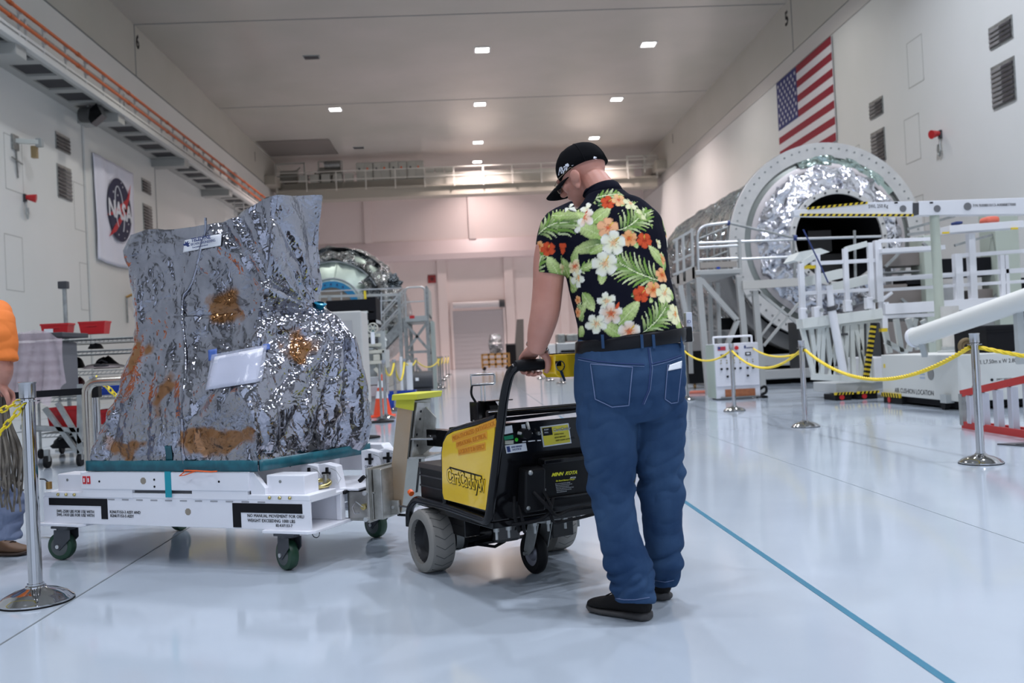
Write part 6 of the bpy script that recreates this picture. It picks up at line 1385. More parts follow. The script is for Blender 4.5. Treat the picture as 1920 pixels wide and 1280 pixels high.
for i in range(4): y = YP+dpth*i/3; G().beam((rx_+.02,y,dz),(rx_+.02,y,top),.06).o('rail_post', galv, sp_, world=True)
for z in (top, dz+.55, dz+.2): G().beam((rx_+.02,YP,z),(rx_+.02,YP+dpth,z),.05).o('side_rail', galv, sp_, world=True)
G().bx(rx_+.04,rx_+.07,YP+.3,YP+dpth,dz+.1,dz+.95).o('side_panel', palegrey, sp_, world=True)
for y in (.4,1.4): G().beam((rx_+.13,YP+y,.0),(rx_+.13,YP+y,dz-.1),.10).o('outer_column', mat('pale_column', (.52,.58,.54), .4), sp_, world=True)
sx0, sz0 = lx-1.35, dz-1.35
for dy in (0,.8): G().beam((lx,YP+.3+dy,dz-.05),(sx0,YP+.3+dy,sz0),.05,.28).o('stringer', galv, sp_, world=True)
for i in range(8): t_ = (i+.5)/8; x = lx+(sx0-lx)*t_; z = dz+(sz0-dz)*t_; G().bx(x-.13,x+.13,YP+.3,YP+1.1,z-.02,z+.02).o('tread', grate, sp_, world=True)
for o_ in (.55,.95):
    for dy in (.28,1.1): G().tube([(lx,YP+dy,dz+o_),(sx0,YP+dy,sz0+o_)], .025, 6).o('stair_rail', alu, sp_, 60, world=True)
for t_ in (.05,.5,.95): x = lx+(sx0-lx)*t_; z = dz+(sz0-dz)*t_; G().cyl((x,YP+.28,z),(x,YP+.28,z+.95),.022,n=6).o('rail_post', alu, sp_, world=True)
for x in (sx0,sx0+.55): G().beam((x,YP+.7,0),(x,YP+.7,sz0+.3),.09).o('stair_leg', galv, sp_, world=True)
# railing deck before the hatch
rd = thing('module_deck', 'grey railed work deck in front of the blue ringed hatch', 'platform', base(690,720,27.5))
for y0, y1, w in ((546,540,.035),(570,562,.03)): G().beam(Q(598,y0,27.5), Q(752,y1,27.5), w).o('rail', alu, rd, world=True)
G().beam(Q(598,556,27.5), Q(752,552,27.5), .07).o('deck_edge', palegrey, rd, world=True)
for x in (600,640,678,715,750): G().beam(Q(x,548,27.5), Q(x,600,27.5), .035).o('rail_post', alu, rd, world=True)
for x in (620,750): q = Q(x,600,27.5); G().beam((q.x,27.5,0),(q.x,27.5,Q(x,555,27.5).z),.10).o('column', galv, rd, world=True)
G().beam(Q(684,545,27.4), Q(686,575,27.4), .06).o('yellow_post', ylchain, rd, world=True); G().beam(Q(691,560,27.4), Q(691,590,27.4), .08).o('orange_post', mat('amber_post', (.6,.25,.02), .5), rd, world=True)
drw = drape('hanging_foil', .5, .1, 0, 0, 0, 1.2, 12, .1, foilfar, rd, Vector((Q(722,540,27.4)-Vector(rd.location))), 0., 4.)
# ---------------------------------------------------------------- far end of the aisle
yt = thing('yellow_trolley', 'low amber trolley far down the aisle with a foil wrapped parcel on it', 'trolley', base(930,690,56.)); am = mat('amber_paint', (.30,.16,.04), .5)
wv = .8
for x in (-wv,-.4,0,.4,wv): G().beam((x,0,.15),(x,0,1.0),.12).o('upright', am, yt); 
for z in (.35,.65,.95): G().beam((-wv,0,z),(wv,0,z),.12).o('cross_rail', am, yt)
G().bx(-wv,wv,0,1.4,.9,1.0).o('deck', grate, yt)
for x in (-.7,.7): G().cyl((x,0,.12),(x,.1,.12),.12,n=14).o('wheel', blackm, yt)
fp = thing('foil_parcel', 'small foil wrapped parcel standing on the amber trolley far down the aisle', 'parcel', base(931,680,56.)+Vector((0,.7,1.02)))
g = G(); R = []
for z, w, o_ in ((0,.34,0),(.25,.42,.05),(.6,.40,-.04),(1.0,.36,.03),(1.15,.30,0),(1.2,.05,0)): R.append([(w*math.cos(a)*(1+.12*noise.noise((math.cos(a)*2,z*3,1)))+o_, w*.8*math.sin(a), z) for a in [2*math.pi*i/16 for i in range(16)]])
g.loft(R).o('foil_wrap', foilfar, fp, 30); G().lathe((0,0,.55),[(.43,0),(.44,.03),(.42,.05)],16).o('tape_band', alu, fp)
for i,(x0,y0,x1,y1,lab,n,m) in enumerate(((952,646,968,690,'black box at the far end of the aisle right of the amber trolley','black_box',dark),(967,598,982,690,'tall dark slanted panel leaning at the far end of the aisle','dark_panel',mat('panel_dark', (.09,.085,.08), .5)))):
    t = thing(n, lab, 'box' if i == 0 else 'panel', base((x0+x1)/2,y1,58.+i*2)); a, b = Q(x0,y1,58.+i*2), Q(x1,y0,58.+i*2); w = (b.x-a.x)/2
    if i == 0: G().bx(-w,w,0,.8,.0,b.z).o('box_body', m, t, bevel=.03); G().bx(-w*1.05,w*1.05,-.03,.83,b.z,b.z+.08).o('box_lid', grate, t)
    else: G().prism([(-w*1.3,0,0),(w*.9,0,0),(w*1.2,0,b.z),(-w*.1,0,b.z)], (0,.2,0)).o('panel_body', m, t); G().bx(-w*1.2,w,-.1,.4,0,.12).o('panel_foot', grate, t)
    if i == 0: G().beam((-w,-.1,.2),(w,-.1,.2),.1).o('amber_bumper', am, t)
ce = thing('covered_equipment', 'low white equipment with clear covers behind the yellow control head', 'equipment', base(1055,690,36.))
for x0,y0,x1,y1,n,m in ((1026,644,1042,668,'white_case',white),(1044,640,1086,668,'cover',alu),(1046,625,1060,645,'clear_dome',galv),(1062,625,1085,640,'clear_dome',galv),(1022,668,1090,700,'base',palegrey),(1050,655,1080,662,'dark_slot',dark)): qb(G(), x0,y0,x1,y1,36. if n != 'dark_slot' else 35.95,1.).o(n, m, ce, world=True, bevel=.06)
for x in (1026,1086): q = Q(x,700,36.3); G().cyl((q.x,36.3,0),(q.x,36.3,Q(1050,698,36.).z),.08,n=10).o('leg', blackm, ce, world=True)
# ================================================================ RIGHT SIDE: MODULE, STANDS, BOOM
rc = Q(1552,452,21.); rm = thing('space_module', 'big silver foil module with white flange ring and dark round hatch on the right', 'module', (rc.x, 21., 0)); K0 = Vector((0,0,rc.z))
ringm = mat('flange_white', (.76,.74,.70), .4, var=(3,(.70,.68,.65),.4,.6)); ringb = mat('flange_edge_dark', (.04,.04,.045), .5); bord = mat('blanket_border', (.58,.53,.52), .5)
G().lathe(K0, [(2.27,0),(2.27,.10),(1.93,.10),(1.93,0)], 96, AY, closed=True).o('flange_ring', ringm, rm, 40)
G().lathe(K0, [(2.275,.10),(2.275,.16),(2.0,.16),(2.0,.10)], 96, AY, closed=True).o('flange_seal', ringb, rm, 40)
fb_ = G()
for i in range(72): a = 2*math.pi*i/72; fb_.cyl(K0+Vector((math.cos(a)*2.14,-.015,math.sin(a)*2.14)), K0+Vector((math.cos(a)*2.14,.01,math.sin(a)*2.14)), .022, n=6)
fb_.o('flange_bolts', galv, rm)['kind'] = 'stuff'
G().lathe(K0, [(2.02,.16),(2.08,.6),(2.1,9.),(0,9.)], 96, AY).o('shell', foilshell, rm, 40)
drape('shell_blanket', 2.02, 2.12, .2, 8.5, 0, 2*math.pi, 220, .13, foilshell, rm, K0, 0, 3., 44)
G().lathe(K0, [(1.93,.08),(1.72,.02)], 96, AY).o('flange_inner', mat('flange_inner', (.36,.38,.35), .3, .5), rm, 40)
G().lathe(K0, [(1.80,-.02),(1.70,-.10),(1.64,-.10),(1.64,0)], 96, AY).o('blanket_border', bord, rm, 40)
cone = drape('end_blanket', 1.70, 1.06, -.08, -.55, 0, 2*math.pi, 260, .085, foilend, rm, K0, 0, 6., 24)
drape('blanket_patch', 1.98, 1.72, .02, -.06, .6, 1.9, 60, .04, mat('green_foil', (.45,.55,.50), .2, 1., bump=[('v',3,.8,.1)]), rm, K0, 0, 8.)
G().lathe(K0, [(1.09,-.50),(1.09,-.66),(.98,-.66),(.98,-.40)], 72, AY, closed=True).o('hatch_ring', ringm, rm, 40)
G().lathe(K0, [(.98,-.6),(.94,.4),(.9,2.6),(0,2.6)], 56, AY).o('hatch_interior', dark, rm, 40)
G().bx(-.7,.7,.5,1.0,rc.z-.75,rc.z-.25).bx(-.3,.25,.4,.9,rc.z-.2,rc.z+.3).o('inner_gear', mat('inner_gear', (.035,.033,.032), .5), rm)
for i in range(24): a = 2*math.pi*i/24; G().cyl(K0+Vector((math.cos(a)*1.035,-.69,math.sin(a)*1.035)), K0+Vector((math.cos(a)*1.035,-.65,math.sin(a)*1.035)), .022, n=6).o('hatch_bolt', grate, rm)
# cradle under the module
G().lathe(K0, [(2.32,.3),(2.75,.3),(2.75,.8),(2.32,.8)], 64, AY, closed=True, a0=math.pi*1.08 if False else 0, a1=2*math.pi).b.free()
cd_ = mat('cradle_grey', (.20,.195,.19), .5)
g = G(); V = []
for i in range(33):
    a = math.pi*(1.06+.88*i/32); V.append([K0+Vector((math.cos(a)*r, y, math.sin(a)*r)) for r, y in ((2.3,.25),(2.62,.25),(2.62,.75),(2.3,.75))])
g.loft(V).o('cradle_arc', cd_, rm, 40)
G().bx(-2.3,2.3,1.2,1.4,.12,1.6).o('cradle_shade', dark, rm)  # dark panel painting in the shadow below the module
for x in (-2.5,2.5): G().bx(x-.2,x+.2,.2,6.,0,1.3).o('cradle_side', cd_, rm, bevel=.02)
G().bx(-2.6,2.6,.1,.5,.42,.68).bx(-2.6,2.6,.0,.5,.12,.34).o('cradle_base', mat('cradle_base_paint', (.52,.52,.50), .4), rm, bevel=.02)
G().bx(-2.6,2.6,.3,6,.0,.12).o('cradle_skid', dark, rm)
# galvanised stand at the left of the module
YS = 18.2
gs = thing('access_stand', 'galvanised access stand with curved guard rails at the left of the foil module', 'platform', base(1345,720,YS))
pst = mat('stand_paint', (.46,.46,.44), .4, .35); tanb = mat('toe_board_tan', (.34,.30,.26), .6)
def P2(x, y, d=0.): return Q(x, y, YS+d)
def rod(name, pts, r, m=alu, d=0.): return G().tube([P2(x,y,d) for x,y in pts], r, 8).o(name, m, gs, 60, world=True)
for x0 in (1309,1385): 
    for d in (0,2.2): q = P2(x0,520,d); q0 = P2(x0+9,520,d); G().beam((q0.x,YS+d,0),(q.x,YS+d,q.z),.115).o('column', pst, gs, world=True)
q = P2(1415,545); q0 = P2(1421,545); G().beam((q0.x,YS,0),(q.x,YS,q.z),.11).o('column', pst, gs, world=True)
a, b = P2(1303,516), P2(1391,503); G().bx(a.x,b.x,YS-.04,YS+2.3,a.z,b.z).o('deck', pst, gs, world=True, bevel=.01)
a, b = P2(1313,503), P2(1381,489); G().bx(a.x,b.x,YS-.02,YS+.02,a.z,b.z).o('toe_board', tanb, gs, world=True); qb(G(), 1344,500,1350,504,YS-.05,.02).o('blue_label', blue, gs, world=True)
G().tube(bend([P2(1310,516),P2(1307,424),P2(1366,417)],.25,6), .028, 8).o('guard_loop', alu, gs, 60, world=True)
for y0,y1 in ((456,453),(464,460),(487,484)): rod('guard_rail', [(1309,y0),(1386,y1)], .026)
for y0,y1 in ((453,449),(486,481)): rod('guard_rail', [(1386,y0),(1492,y1)], .026)
rod('slant_rail', [(1366,418),(1490,446)], .026, galv); rod('hatch_rail', [(1490,448),(1652,443)], .026); G().cyl(P2(1487,446), P2(1493,446), .06, n=12).o('blue_clamp', inkb, gs, world=True); G().cyl(P2(1364,418), P2(1368,418), .05, n=12).o('blue_clamp', inkb, gs, world=True)
rod('clamp_post', [(1602,432),(1604,520)], .03, galv); rod('clamp_post', [(1488,440),(1490,520)], .03, galv)
rod('rail_post', [(1386,448),(1388,515)], .04, pst); 
for x, t_, d in ((1297,428,.9),(1280,440,1.9),(1268,448,2.8)): G().beam(P2(x,t_,0), P2(x+3,518+d*5,0), .05).o('rail_post', pst, gs, world=True)
for y0,y1 in ((430,452),(475,492),(500,515)): G().beam(P2(1300,y0), P2(1262,y1), .045).o('side_rail', pst, gs, world=True)
G().beam(P2(1308,508), P2(1264,530), .05,.22).o('side_deck', tanb, gs, world=True)
for i in range(4): x = 1325+i*13; G().cyl(P2(x,425,2.2), P2(x+1,505,2.2), .02, n=6).o('back_post', galv, gs, world=True)
rod('back_rail', [(1312,447),(1365,425)], .022, galv, 2.2); rod('back_rail', [(1312,492),(1365,470)], .022, galv, 2.2)
for pts, w in (([(1314,524),(1382,600)],.09),([(1383,600),(1366,640),(1352,690)],.09),([(1275,535),(1296,640)],.09)):
    for p_, q_ in zip(pts, pts[1:]): G().beam(P2(*p_), P2(*q_), w).o('brace', pst, gs, world=True)
a, b = P2(1390,541), P2(1512,524); G().beam(Vector((a.x,YS-.05,(a.z+b.z)/2)), Vector((b.x,YS-.05,(a.z+b.z)/2+.02)), .14,.16).o('cross_beam', mat('cross_beam_paint', (.52,.50,.46), .4), gs, world=True)
for p_, q_, w in (((1420,545),(1502,612),.05),((1432,648),(1500,566),.05),((1418,640),(1470,575),.04),((1425,548),(1398,556),.05)): G().beam(P2(*p_), P2(*q_), w).o('brace', pst, gs, world=True)
for x in (1290,1330,1345): G().beam(P2(x,530,1.2), P2(x+6,700,1.2), .08).o('inner_column', pst, gs, world=True)
# control panel box
YB2 = 16.4
cp_ = thing('control_panel', 'white wheeled control panel box with gauges, knobs and a red stop button', 'control panel', base(1382,752,YB2))
cpw = mat('panel_white', (.66,.66,.70), .4); a, b = Q(1344,752,YB2), Q(1421,641,YB2); W_ = b.x-a.x; X_ = a.x; Zt = b.z; 
G().bx(a.x,b.x,YB2,YB2+.55,.02,b.z).o('box_body', cpw, cp_, world=True, bevel=.01); G().bx(a.x-.012,a.x-.001,YB2+.01,YB2+.55,.03,b.z-.01).o('side_cover', mat('panel_side_green', (.40,.47,.40), .45), cp_, world=True)
G().tube(bend([(a.x+.02,YB2+.1,b.z-.02),(a.x+.02,YB2+.1,b.z+.12),(b.x-.08,YB2+.1,b.z+.12),(b.x-.08,YB2+.1,b.z-.02)],.02), .018, 8).o('handle_frame', white, cp_, 60, world=True)
fx = lambda u: a.x+W_*u; fz = lambda v: Zt*(1-v)
for u, v in ((.20,.22),(.47,.20),(.76,.20)): m_ = G().bx(fx(u)-.05,fx(u)+.05,YB2-.01,YB2,fz(v+.03),fz(v-.03)).o('meter', ink, cp_, world=True); G().bx(fx(u)-.03,fx(u)+.03,YB2-.013,YB2-.01,fz(v+.01),fz(v-.015)).o('meter_scale', paper, m_, world=True)
G().cyl((fx(.50),YB2,fz(.085)),(fx(.50),YB2-.04,fz(.085)),.035,n=16).o('stop_button', red, cp_, 40, world=True)
G().bx(fx(.08),fx(.26),YB2-.006,YB2,fz(.12),fz(.05)).o('red_label', mat('red_label_paint', (.45,.03,.05), .5), cp_, world=True); G().bx(fx(.08),fx(.14),YB2-.008,YB2-.006,fz(.10),fz(.05)).o('blue_label', inkb, cp_, world=True)
G().bx(fx(.68),fx(.72),YB2-.005,YB2,fz(.1),fz(.05)).bx(fx(.73),fx(.88),YB2-.005,YB2,fz(.1),fz(.085)).o('blue_marks', inkb, cp_, world=True)
for u in (.14,.27,.44,.57,.73,.86):
    G().cyl((fx(u),YB2,fz(.45)),(fx(u),YB2-.03,fz(.45)),.02,n=12).o('knob', ink, cp_, 40, world=True)
    for v in (.30,.345): G().cyl((fx(u),YB2,fz(v)),(fx(u),YB2-.015,fz(v)),.011,n=10).o('jack', gold, cp_, 40, world=True)
for u in (.27,.73): G().cyl((fx(u),YB2,fz(.59)),(fx(u),YB2-.03,fz(.59)),.02,n=12).o('knob', ink, cp_, 40, world=True)
G().bx(fx(.02),fx(.98),YB2-.02,YB2,fz(.76),fz(.745)).o('panel_lip', cpw, cp_, world=True); G().bx(fx(.20),fx(.88),YB2-.012,YB2,fz(.95),fz(.82)).o('brown_panel', mat('rust_panel', (.38,.13,.05), .6, var=(14,(.30,.10,.04),.4,.6)), cp_, world=True); G().bx(fx(.1),fx(.95),YB2-.05,YB2,fz(.965),fz(.95)).o('step_ledge', galv, cp_, world=True)
cbl = thing('floor_cable', 'black cable looping to the floor at the right side of the control panel', 'cable', base(1430,742,YB2)); q = Q(1422,745,YB2+.2); L_ = Vector(cbl.location); G().tube(bend([Vector((b.x,YB2+.2,.12))-L_, Q(1436,722,YB2+.2)-L_, Q(1438,735,YB2+.2)-L_, Vector((Q(1424,740,YB2).x,YB2+.1,.025))-L_, Vector((Q(1432,740,YB2).x,YB2-.15,.025))-L_],.1), .025, 8).o('cable_run', blackm, cbl, 60); G().bx(-.1,.08,-.05,.05,0,.03).o('cable_shoe', grate, cbl)
# black bin and orange pad beyond the man
bk = thing('black_bin', 'black plastic bin on casters behind the yellow rope, left of the control panel', 'bin', base(1312,726,21.1)); a, b = Q(1284,722,21.1), Q(1334,656,21.1); w = (b.x-a.x)/2; h = b.z
g = G(); g.loft([[(-w*k_,-w*.8*k_,z),(w*k_,-w*.8*k_,z),(w*k_,w*.8*k_,z),(-w*k_,w*.8*k_,z)] for z, k_ in ((.12,.86),(h*.93,1.),(h*.93,1.05),(h,1.05),(h,.98),(.15,.84))]); g.o('bin_body', blackc, bk)
for x in (-.15,.15): G().cyl((x-.02,-.15,.06),(x+.02,-.15,.06),.06,n=12).o('caster', am, bk); 
pd = thing('orange_pad', 'flat orange pad lying on the floor beside the black bin', 'pad', base(1310,737)); G().prism([(-.22,-.1,0),(.15,-.16,0),(.26,.1,0),(-.12,.18,0)], (0,0,.05)).o('pad_body', mat('pad_orange', (.60,.16,.10), .6), pd, bevel=.01); G().prism([(.1,-.15,.05),(.2,-.12,.05),(.26,.08,.05),(.16,.1,.05)], (0,0,.03)).o('pad_strap', ink, pd)
# ---------------------------------------------------------------- white truss platform with basket
YT = 14.8
tp_ = thing('truss_platform', 'white steel access platform of posts, rails and a tapering truss before the module', 'platform', base(1600,746,YT))
tw = mat('truss_white', (.66,.68,.64), .38); tw2 = mat('truss_white_bright', (.74,.74,.76), .35); hzy = mat('hazard_yellow', (.72,.52,.02), .4)
def P3(x, y, d=0.): return Q(x, y, YT+d)
def tb(name, p, q, w, m=None, h=None, par=None): return G().beam(p, q, w, h).o(name, m or tw, par or tp_, world=True, bevel=.004)
DB = 1.5
for x, y0, y1, w in ((1501,494,606,.085),(1532,476,603,.075),(1584,466,585,.075),(1630,455,600,.075),(1644,451,566,.105)):
    tb('post', P3(x,y0), P3(x+ (y1-y0)*.045,y1), w, tw2)
    tb('post', P3(x,y0,DB), P3(x+(y1-y0)*.045,y1,DB), w) if x in (1501,1644) else None
for x, y0, y1, w in ((1794,476,566,.12),(1819,438,572,.11),(1877,478,566,.075),(1886,478,566,.06)): tb('post', P3(x,y0), P3(x+(y1-y0)*.045,y1), w, tw2)
for p_, q_, w, h in (((1650,524),(1925,506),.06,.075),((1650,544),(1925,527),.05,.05),((1648,452),(1762,447),.05,.055),((1646,472),(1764,465),.3,.07),((1790,480),(1925,470),.06,.06),((1520,494),(1640,488),.05,.06),((1504,550),(1628,543),.045,.055),((1655,580),(1895,566),.2,.17),((1650,594),(1895,584),.15,.06)): tb('rail', P3(*p_), P3(*q_), w, tw2, h)
tb('upper_deck', P3(1770,432), P3(1908,422), .35, tw2, .11); 
for x in (1774,1903): qb(G(), x-6,434 if x < 1800 else 426,x+6,438 if x < 1800 else 430,YT-.2,.03).o('yellow_end', hzy, tp_, world=True)
for p_, q_ in (((1585,468),(1625,457)),((1504,495),(1530,478))): tb('slant_plate', P3(*p_), P3(*q_), .07, None, .09)
G().prism([P3(1488,488),P3(1500,472),P3(1538,465),P3(1556,472),P3(1530,480),P3(1496,490)], (0,.5,0)).o('gangway_plate', tw, tp_, world=True)
for p_, q_ in (((1510,528),(1580,512)),((1560,540),(1632,522))): tb('gangway_side', P3(*p_,.6), P3(*q_,.6), .06, None, .16)
qb(G(), 1508,496,1529,504,YT-.02,.02).o('caution_label', hzy, tp_, world=True)
tb('basket_sill', P3(1499,607), P3(1648,588), .3, None, .16); tb('basket_sill', P3(1499,607,DB), P3(1648,588,DB), .2, None, .12)
for x, y in ((1508,585),(1533,582),(1592,570),(1632,565)): qb(G(), x-6,y-8,x+6,y+14,YT-.15,.12).o('hinge_block', tw2, tp_, world=True, bevel=.01); q = P3(x,y); G().cyl((q.x,YT-.2,q.z),(q.x,YT-.15,q.z),.03,n=10).o('hinge_pin', galv, tp_, world=True)
for i in range(3): G().cyl(P3(1650+i*6,566), P3(1651+i*6,588), .035, n=10).o('hinge_barrel', tw2, tp_, 60, world=True)
G().tube([P3(1654,562),P3(1672,548)], .03, 8).o('latch', tw2, tp_, world=True)
# tapering truss below
for d in (0, DB):
    nb_ = [(1503,612,1527,706),(1520,612,1533,706),(1536,610,1530,700),(1548,608,1562,708),(1570,606,1590,708),(1588,604,1584,708),(1601,602,1625,710),(1614,601,1616,710),(1630,600,1631,710),(1544,608,1540,706),(1575,606,1556,708),(1596,603,1600,708)]
    for x0,y0,x1,y1 in nb_[:: (1 if d == 0 else 2)]: tb('truss_member', P3(x0,y0,d), P3(x1,y1,d), .07)
    tb('truss_chord', P3(1522,706,d), P3(1640,712,d), .10); tb('truss_chord', P3(1503,614,d), P3(1650,598,d), .09)
for x0,y0,x1,y1 in ((1655,600,1668,662),(1680,598,1690,660),(1702,597,1722,655),(1716,597,1704,658),(1660,640,1700,662),(1730,600,1752,640)): tb('truss_member', P3(x0,y0,.4), P3(x1,y1,.4), .08)
G().cyl(P3(1555,535,-.2), P3(1559,578,-.2), .05, n=12).o('ram_rod', tw2, tp_, 60, world=True); G().cyl(P3(1559,578,-.2), P3(1582,700,-.2), .065, n=14).o('ram_cylinder', tw2, tp_, 60, world=True); G().cyl(P3(1558,574,-.2), P3(1560,582,-.2), .075, n=14).o('ram_collar', grate, tp_, world=True)
G().tube([P3(1506,430,-.2),P3(1535,490,-.2),P3(1553,530,-.2)], .012, 6).o('blue_hose', inkb, tp_, world=True)
def hazard(par, p, q, w, n, off=(0,-.006,0)):
    g1 = par; d = (q-p)
    for i in range(n):
        a = p+d*(i/n); b = p+d*((i+.5)/n); G().beam(a+Vector(off), b+Vector(off), w, .004 if False else w).o('hazard_stripe', ink, g1, world=True)
hp_ = tb('hazard_post', P3(1638,606,-.2), P3(1623,712,-.2), .075, hzy); hazard(hp_, P3(1638,606,-.2), P3(1623,712,-.2), .077, 12)
tb('drop_post', P3(1657,597,-.1), P3(1658,615,-.1), .09, tw2); qb(G(), 1653,615,1664,622,YT-.15,.1).o('yellow_tip', hzy, tp_, world=True)
qb(G(), 1578,624,1590,629,YT-.08,.02).o('maker_plate', grate, tp_, world=True)
# rear beam of the base and its air feet
qb(G(), 1640,668,1690,716,YT-.1,1.2).o('base_box', tw2, tp_, world=True, bevel=.01); qb(G(), 1568,713,1690,738,YT+.0,1.).o('base_beam', mat('base_beam_grey', (.50,.51,.50), .45), tp_, world=True, bevel=.01)
for x0, x1 in ((1562,1592),(1604,1640)):
    a, b = Q(x0,745,YT), Q(x1,733,YT); k_ = G().bx(a.x,b.x,YT-.1,YT+.4,.0,.09).o('air_foot', blackm, tp_, world=True, bevel=.01); s_ = G().bx(a.x-.02,b.x+.02,YT-.13,YT-.10,.09,.13).o('foot_skirt', hzy, tp_, world=True)
    for i in range(5): xx = a.x+(b.x-a.x)*(i+.2)/5; G().prism([(xx,YT-.134,.09),(xx+.03,YT-.134,.09),(xx+.05,YT-.134,.13),(xx+.02,YT-.134,.13)], (0,.003,0)).o('hazard_stripe', ink, s_, world=True)
    G().cyl((a.x+.1,YT-.12,.05),(a.x+.1,YT-.1,.05),.04,n=12).o('red_cap', red, k_, world=True)
# fill of stowed gear seen through the rails
eq = thing('stowed_equipment', 'grey and dark equipment racks stowed behind the rails of the white platform, with dark backdrop panels added for shade', 'equipment', base(1780,640,18.5))
gcol = mat('pale_green_column', (.46,.50,.42), .45); eqb = mat('equip_brown', (.20,.17,.15), .5); eqg = mat('equip_grey', (.32,.32,.31), .5); eqd = mat('backdrop_dark', (.05,.05,.05), .5, spec=.2)
for x0,y0,x1,y1,m,n in ((1744,440,1756,720,gcol,'column'),(1880,395,1908,720,gcol,'column'),(1655,470,1745,500,eqb,'rack_shelf'),(1655,505,1745,512,eqg,'rack_shelf'),(1760,480,1880,520,dark,'dark_case'),(1765,530,1800,600,eqg,'grey_case'),(1830,540,1880,590,eqb,'brown_case'),(1660,530,1740,590,eqb,'brown_case'),(1810,596,1880,616,eqg,'grey_case'),(1700,520,1735,545,dark,'dark_case'),(1908,520,1925,600,dark,'dark_case'),(1500,598,1600,690,eqd,'dark_backdrop'),(1606,604,1650,690,eqd,'dark_backdrop'),(1660,600,1742,690,eqb,'dark_backdrop'),(1757,600,1830,690,eqd,'dark_backdrop')):
    qb(G(), x0,y0,x1,min(y1,690),18.5 if n != 'column' else 18.3,.6).o(n, m, eq, world=True, bevel=.015)  # the low dark blocks are backdrop panels added to deepen the shade
for x in (1670,1735,1800,1870): q = Q(x,600,18.8); G().beam((q.x,18.8,0),(q.x,18.8,Q(x,480,18.8).z),.09).o('rack_leg', eqg, eq, world=True)
for p_, q_ in (((1690,560),(1735,600)),((1835,600),(1870,550)),((1700,430),(1790,405)),((1660,500),(1690,470)),((1790,460),(1860,440))): G().beam(Q(*p_,18.4), Q(*q_,18.4), .05).o('strut', galv, eq, world=True)
qb(G(), 1852,404,1876,419,16.,.3).o('orange_cover', mat('coral_cover', (.75,.16,.10), .5), eq, world=True, bevel=.05); qb(G(), 1793,414,1806,420,16.,.2).o('blue_cap', inkb, eq, world=True, bevel=.02)
G().beam(Q(1700,440,17), Q(1860,420,17), .05).beam(Q(1730,455,17), Q(1745,470,17), .05).o('cross_tube', galv, eq, world=True)
# boom arm
YA = 13.6
bm_ = thing('boom_crane', 'white boom arm with black yellow edges reaching across the module hatch, on a round column', 'crane', base(1772,664,YA))
def P4(x, y, d=0.): return Q(x, y, YA+d)
bx_ = [P4(1630,379),P4(1720,378),P4(1925,372),P4(1925,400),P4(1720,402),P4(1560,403),P4(1490,404),P4(1487,395)]
arm = G().prism([P4(1487,394),P4(1560,389),P4(1630,379),P4(1712,377),P4(1712,404),P4(1560,405),P4(1490,404)], (0,.16,0)).o('boom_tip', tw2, bm_, world=True, bevel=.004)
G().prism([P4(1722,377),P4(1930,370),P4(1930,401),P4(1722,403)], (0,.2,0)).o('boom_beam', tw2, bm_, world=True, bevel=.006); G().prism([P4(1711,380),P4(1723,380),P4(1723,402),P4(1711,402)], (0,.18,0)).o('boom_joint', grate, bm_, world=True)
for p_, q_ in ((P4(1500,403),P4(1712,403.5)),(P4(1514,391),P4(1626,380))):
    s_ = G().beam(p_+Vector((0,-.004,0)), q_+Vector((0,-.004,0)), .02, .035).o('hazard_edge', hzy, bm_, world=True); n_ = 20 if q_.x-p_.x > 1.2 else 11; dd = (q_-p_)/n_; u_ = Vector((0,0,.017))
    for i in range(n_): o_ = p_+dd*i+Vector((0,-.016,0)); G().prism([o_-u_, o_-u_+dd*.5, o_+u_+dd*.8, o_+u_+dd*.3], (0,.003,0)).o('hazard_stripe', ink, s_, world=True)
for x, y, r in ((1693,391,.05),(1757,391,.052),(1814,387,.058)): q = P4(x,y); G().cyl(q+Vector((0,-.008,0)), q+Vector((0,.02,0)), r, n=24).o('round_opening', mat('opening_grey', (.20,.20,.21), .4, .6), bm_, 40, world=True)
bdx = P4(1900,383)-P4(1750,387.5); text('SWL 250 Kg', .075, ink, bm_, P4(1628,390)+Vector((0,-.004,0)), bdx, (0,0,1), world=True, fit=.30); text('P/N R008810/13-A0088877000', .06, ink, bm_, P4(1824,388)+Vector((0,-.004,0)), bdx, (0,0,1), world=True, fit=.66)
for x in (1746,1680): q = P4(x,380); G().bx(q.x-.025,q.x+.025,YA-.006,YA,q.z-.012,q.z+.012).o('slot', ink, bm_, world=True)
q = P4(1772,660); G().cyl((q.x,YA-.2,.72),(q.x,YA-.2,P4(1772,575).z),.125,n=28).o('column', mat('column_cream', (.62,.60,.56), .4), bm_, 60, world=True); G().cyl((q.x,YA+.1,.72),(q.x+.0,YA+.1,P4(1772,392).z),.07,n=16).o('mast', gcol, bm_, 60, world=True); G().lathe((q.x,YA-.2,.716),[(0,0),(.2,0),(.2,.02),(.14,.03),(.14,.08),(0,.08)],24).o('column_foot', palegrey, bm_, 40, world=True)
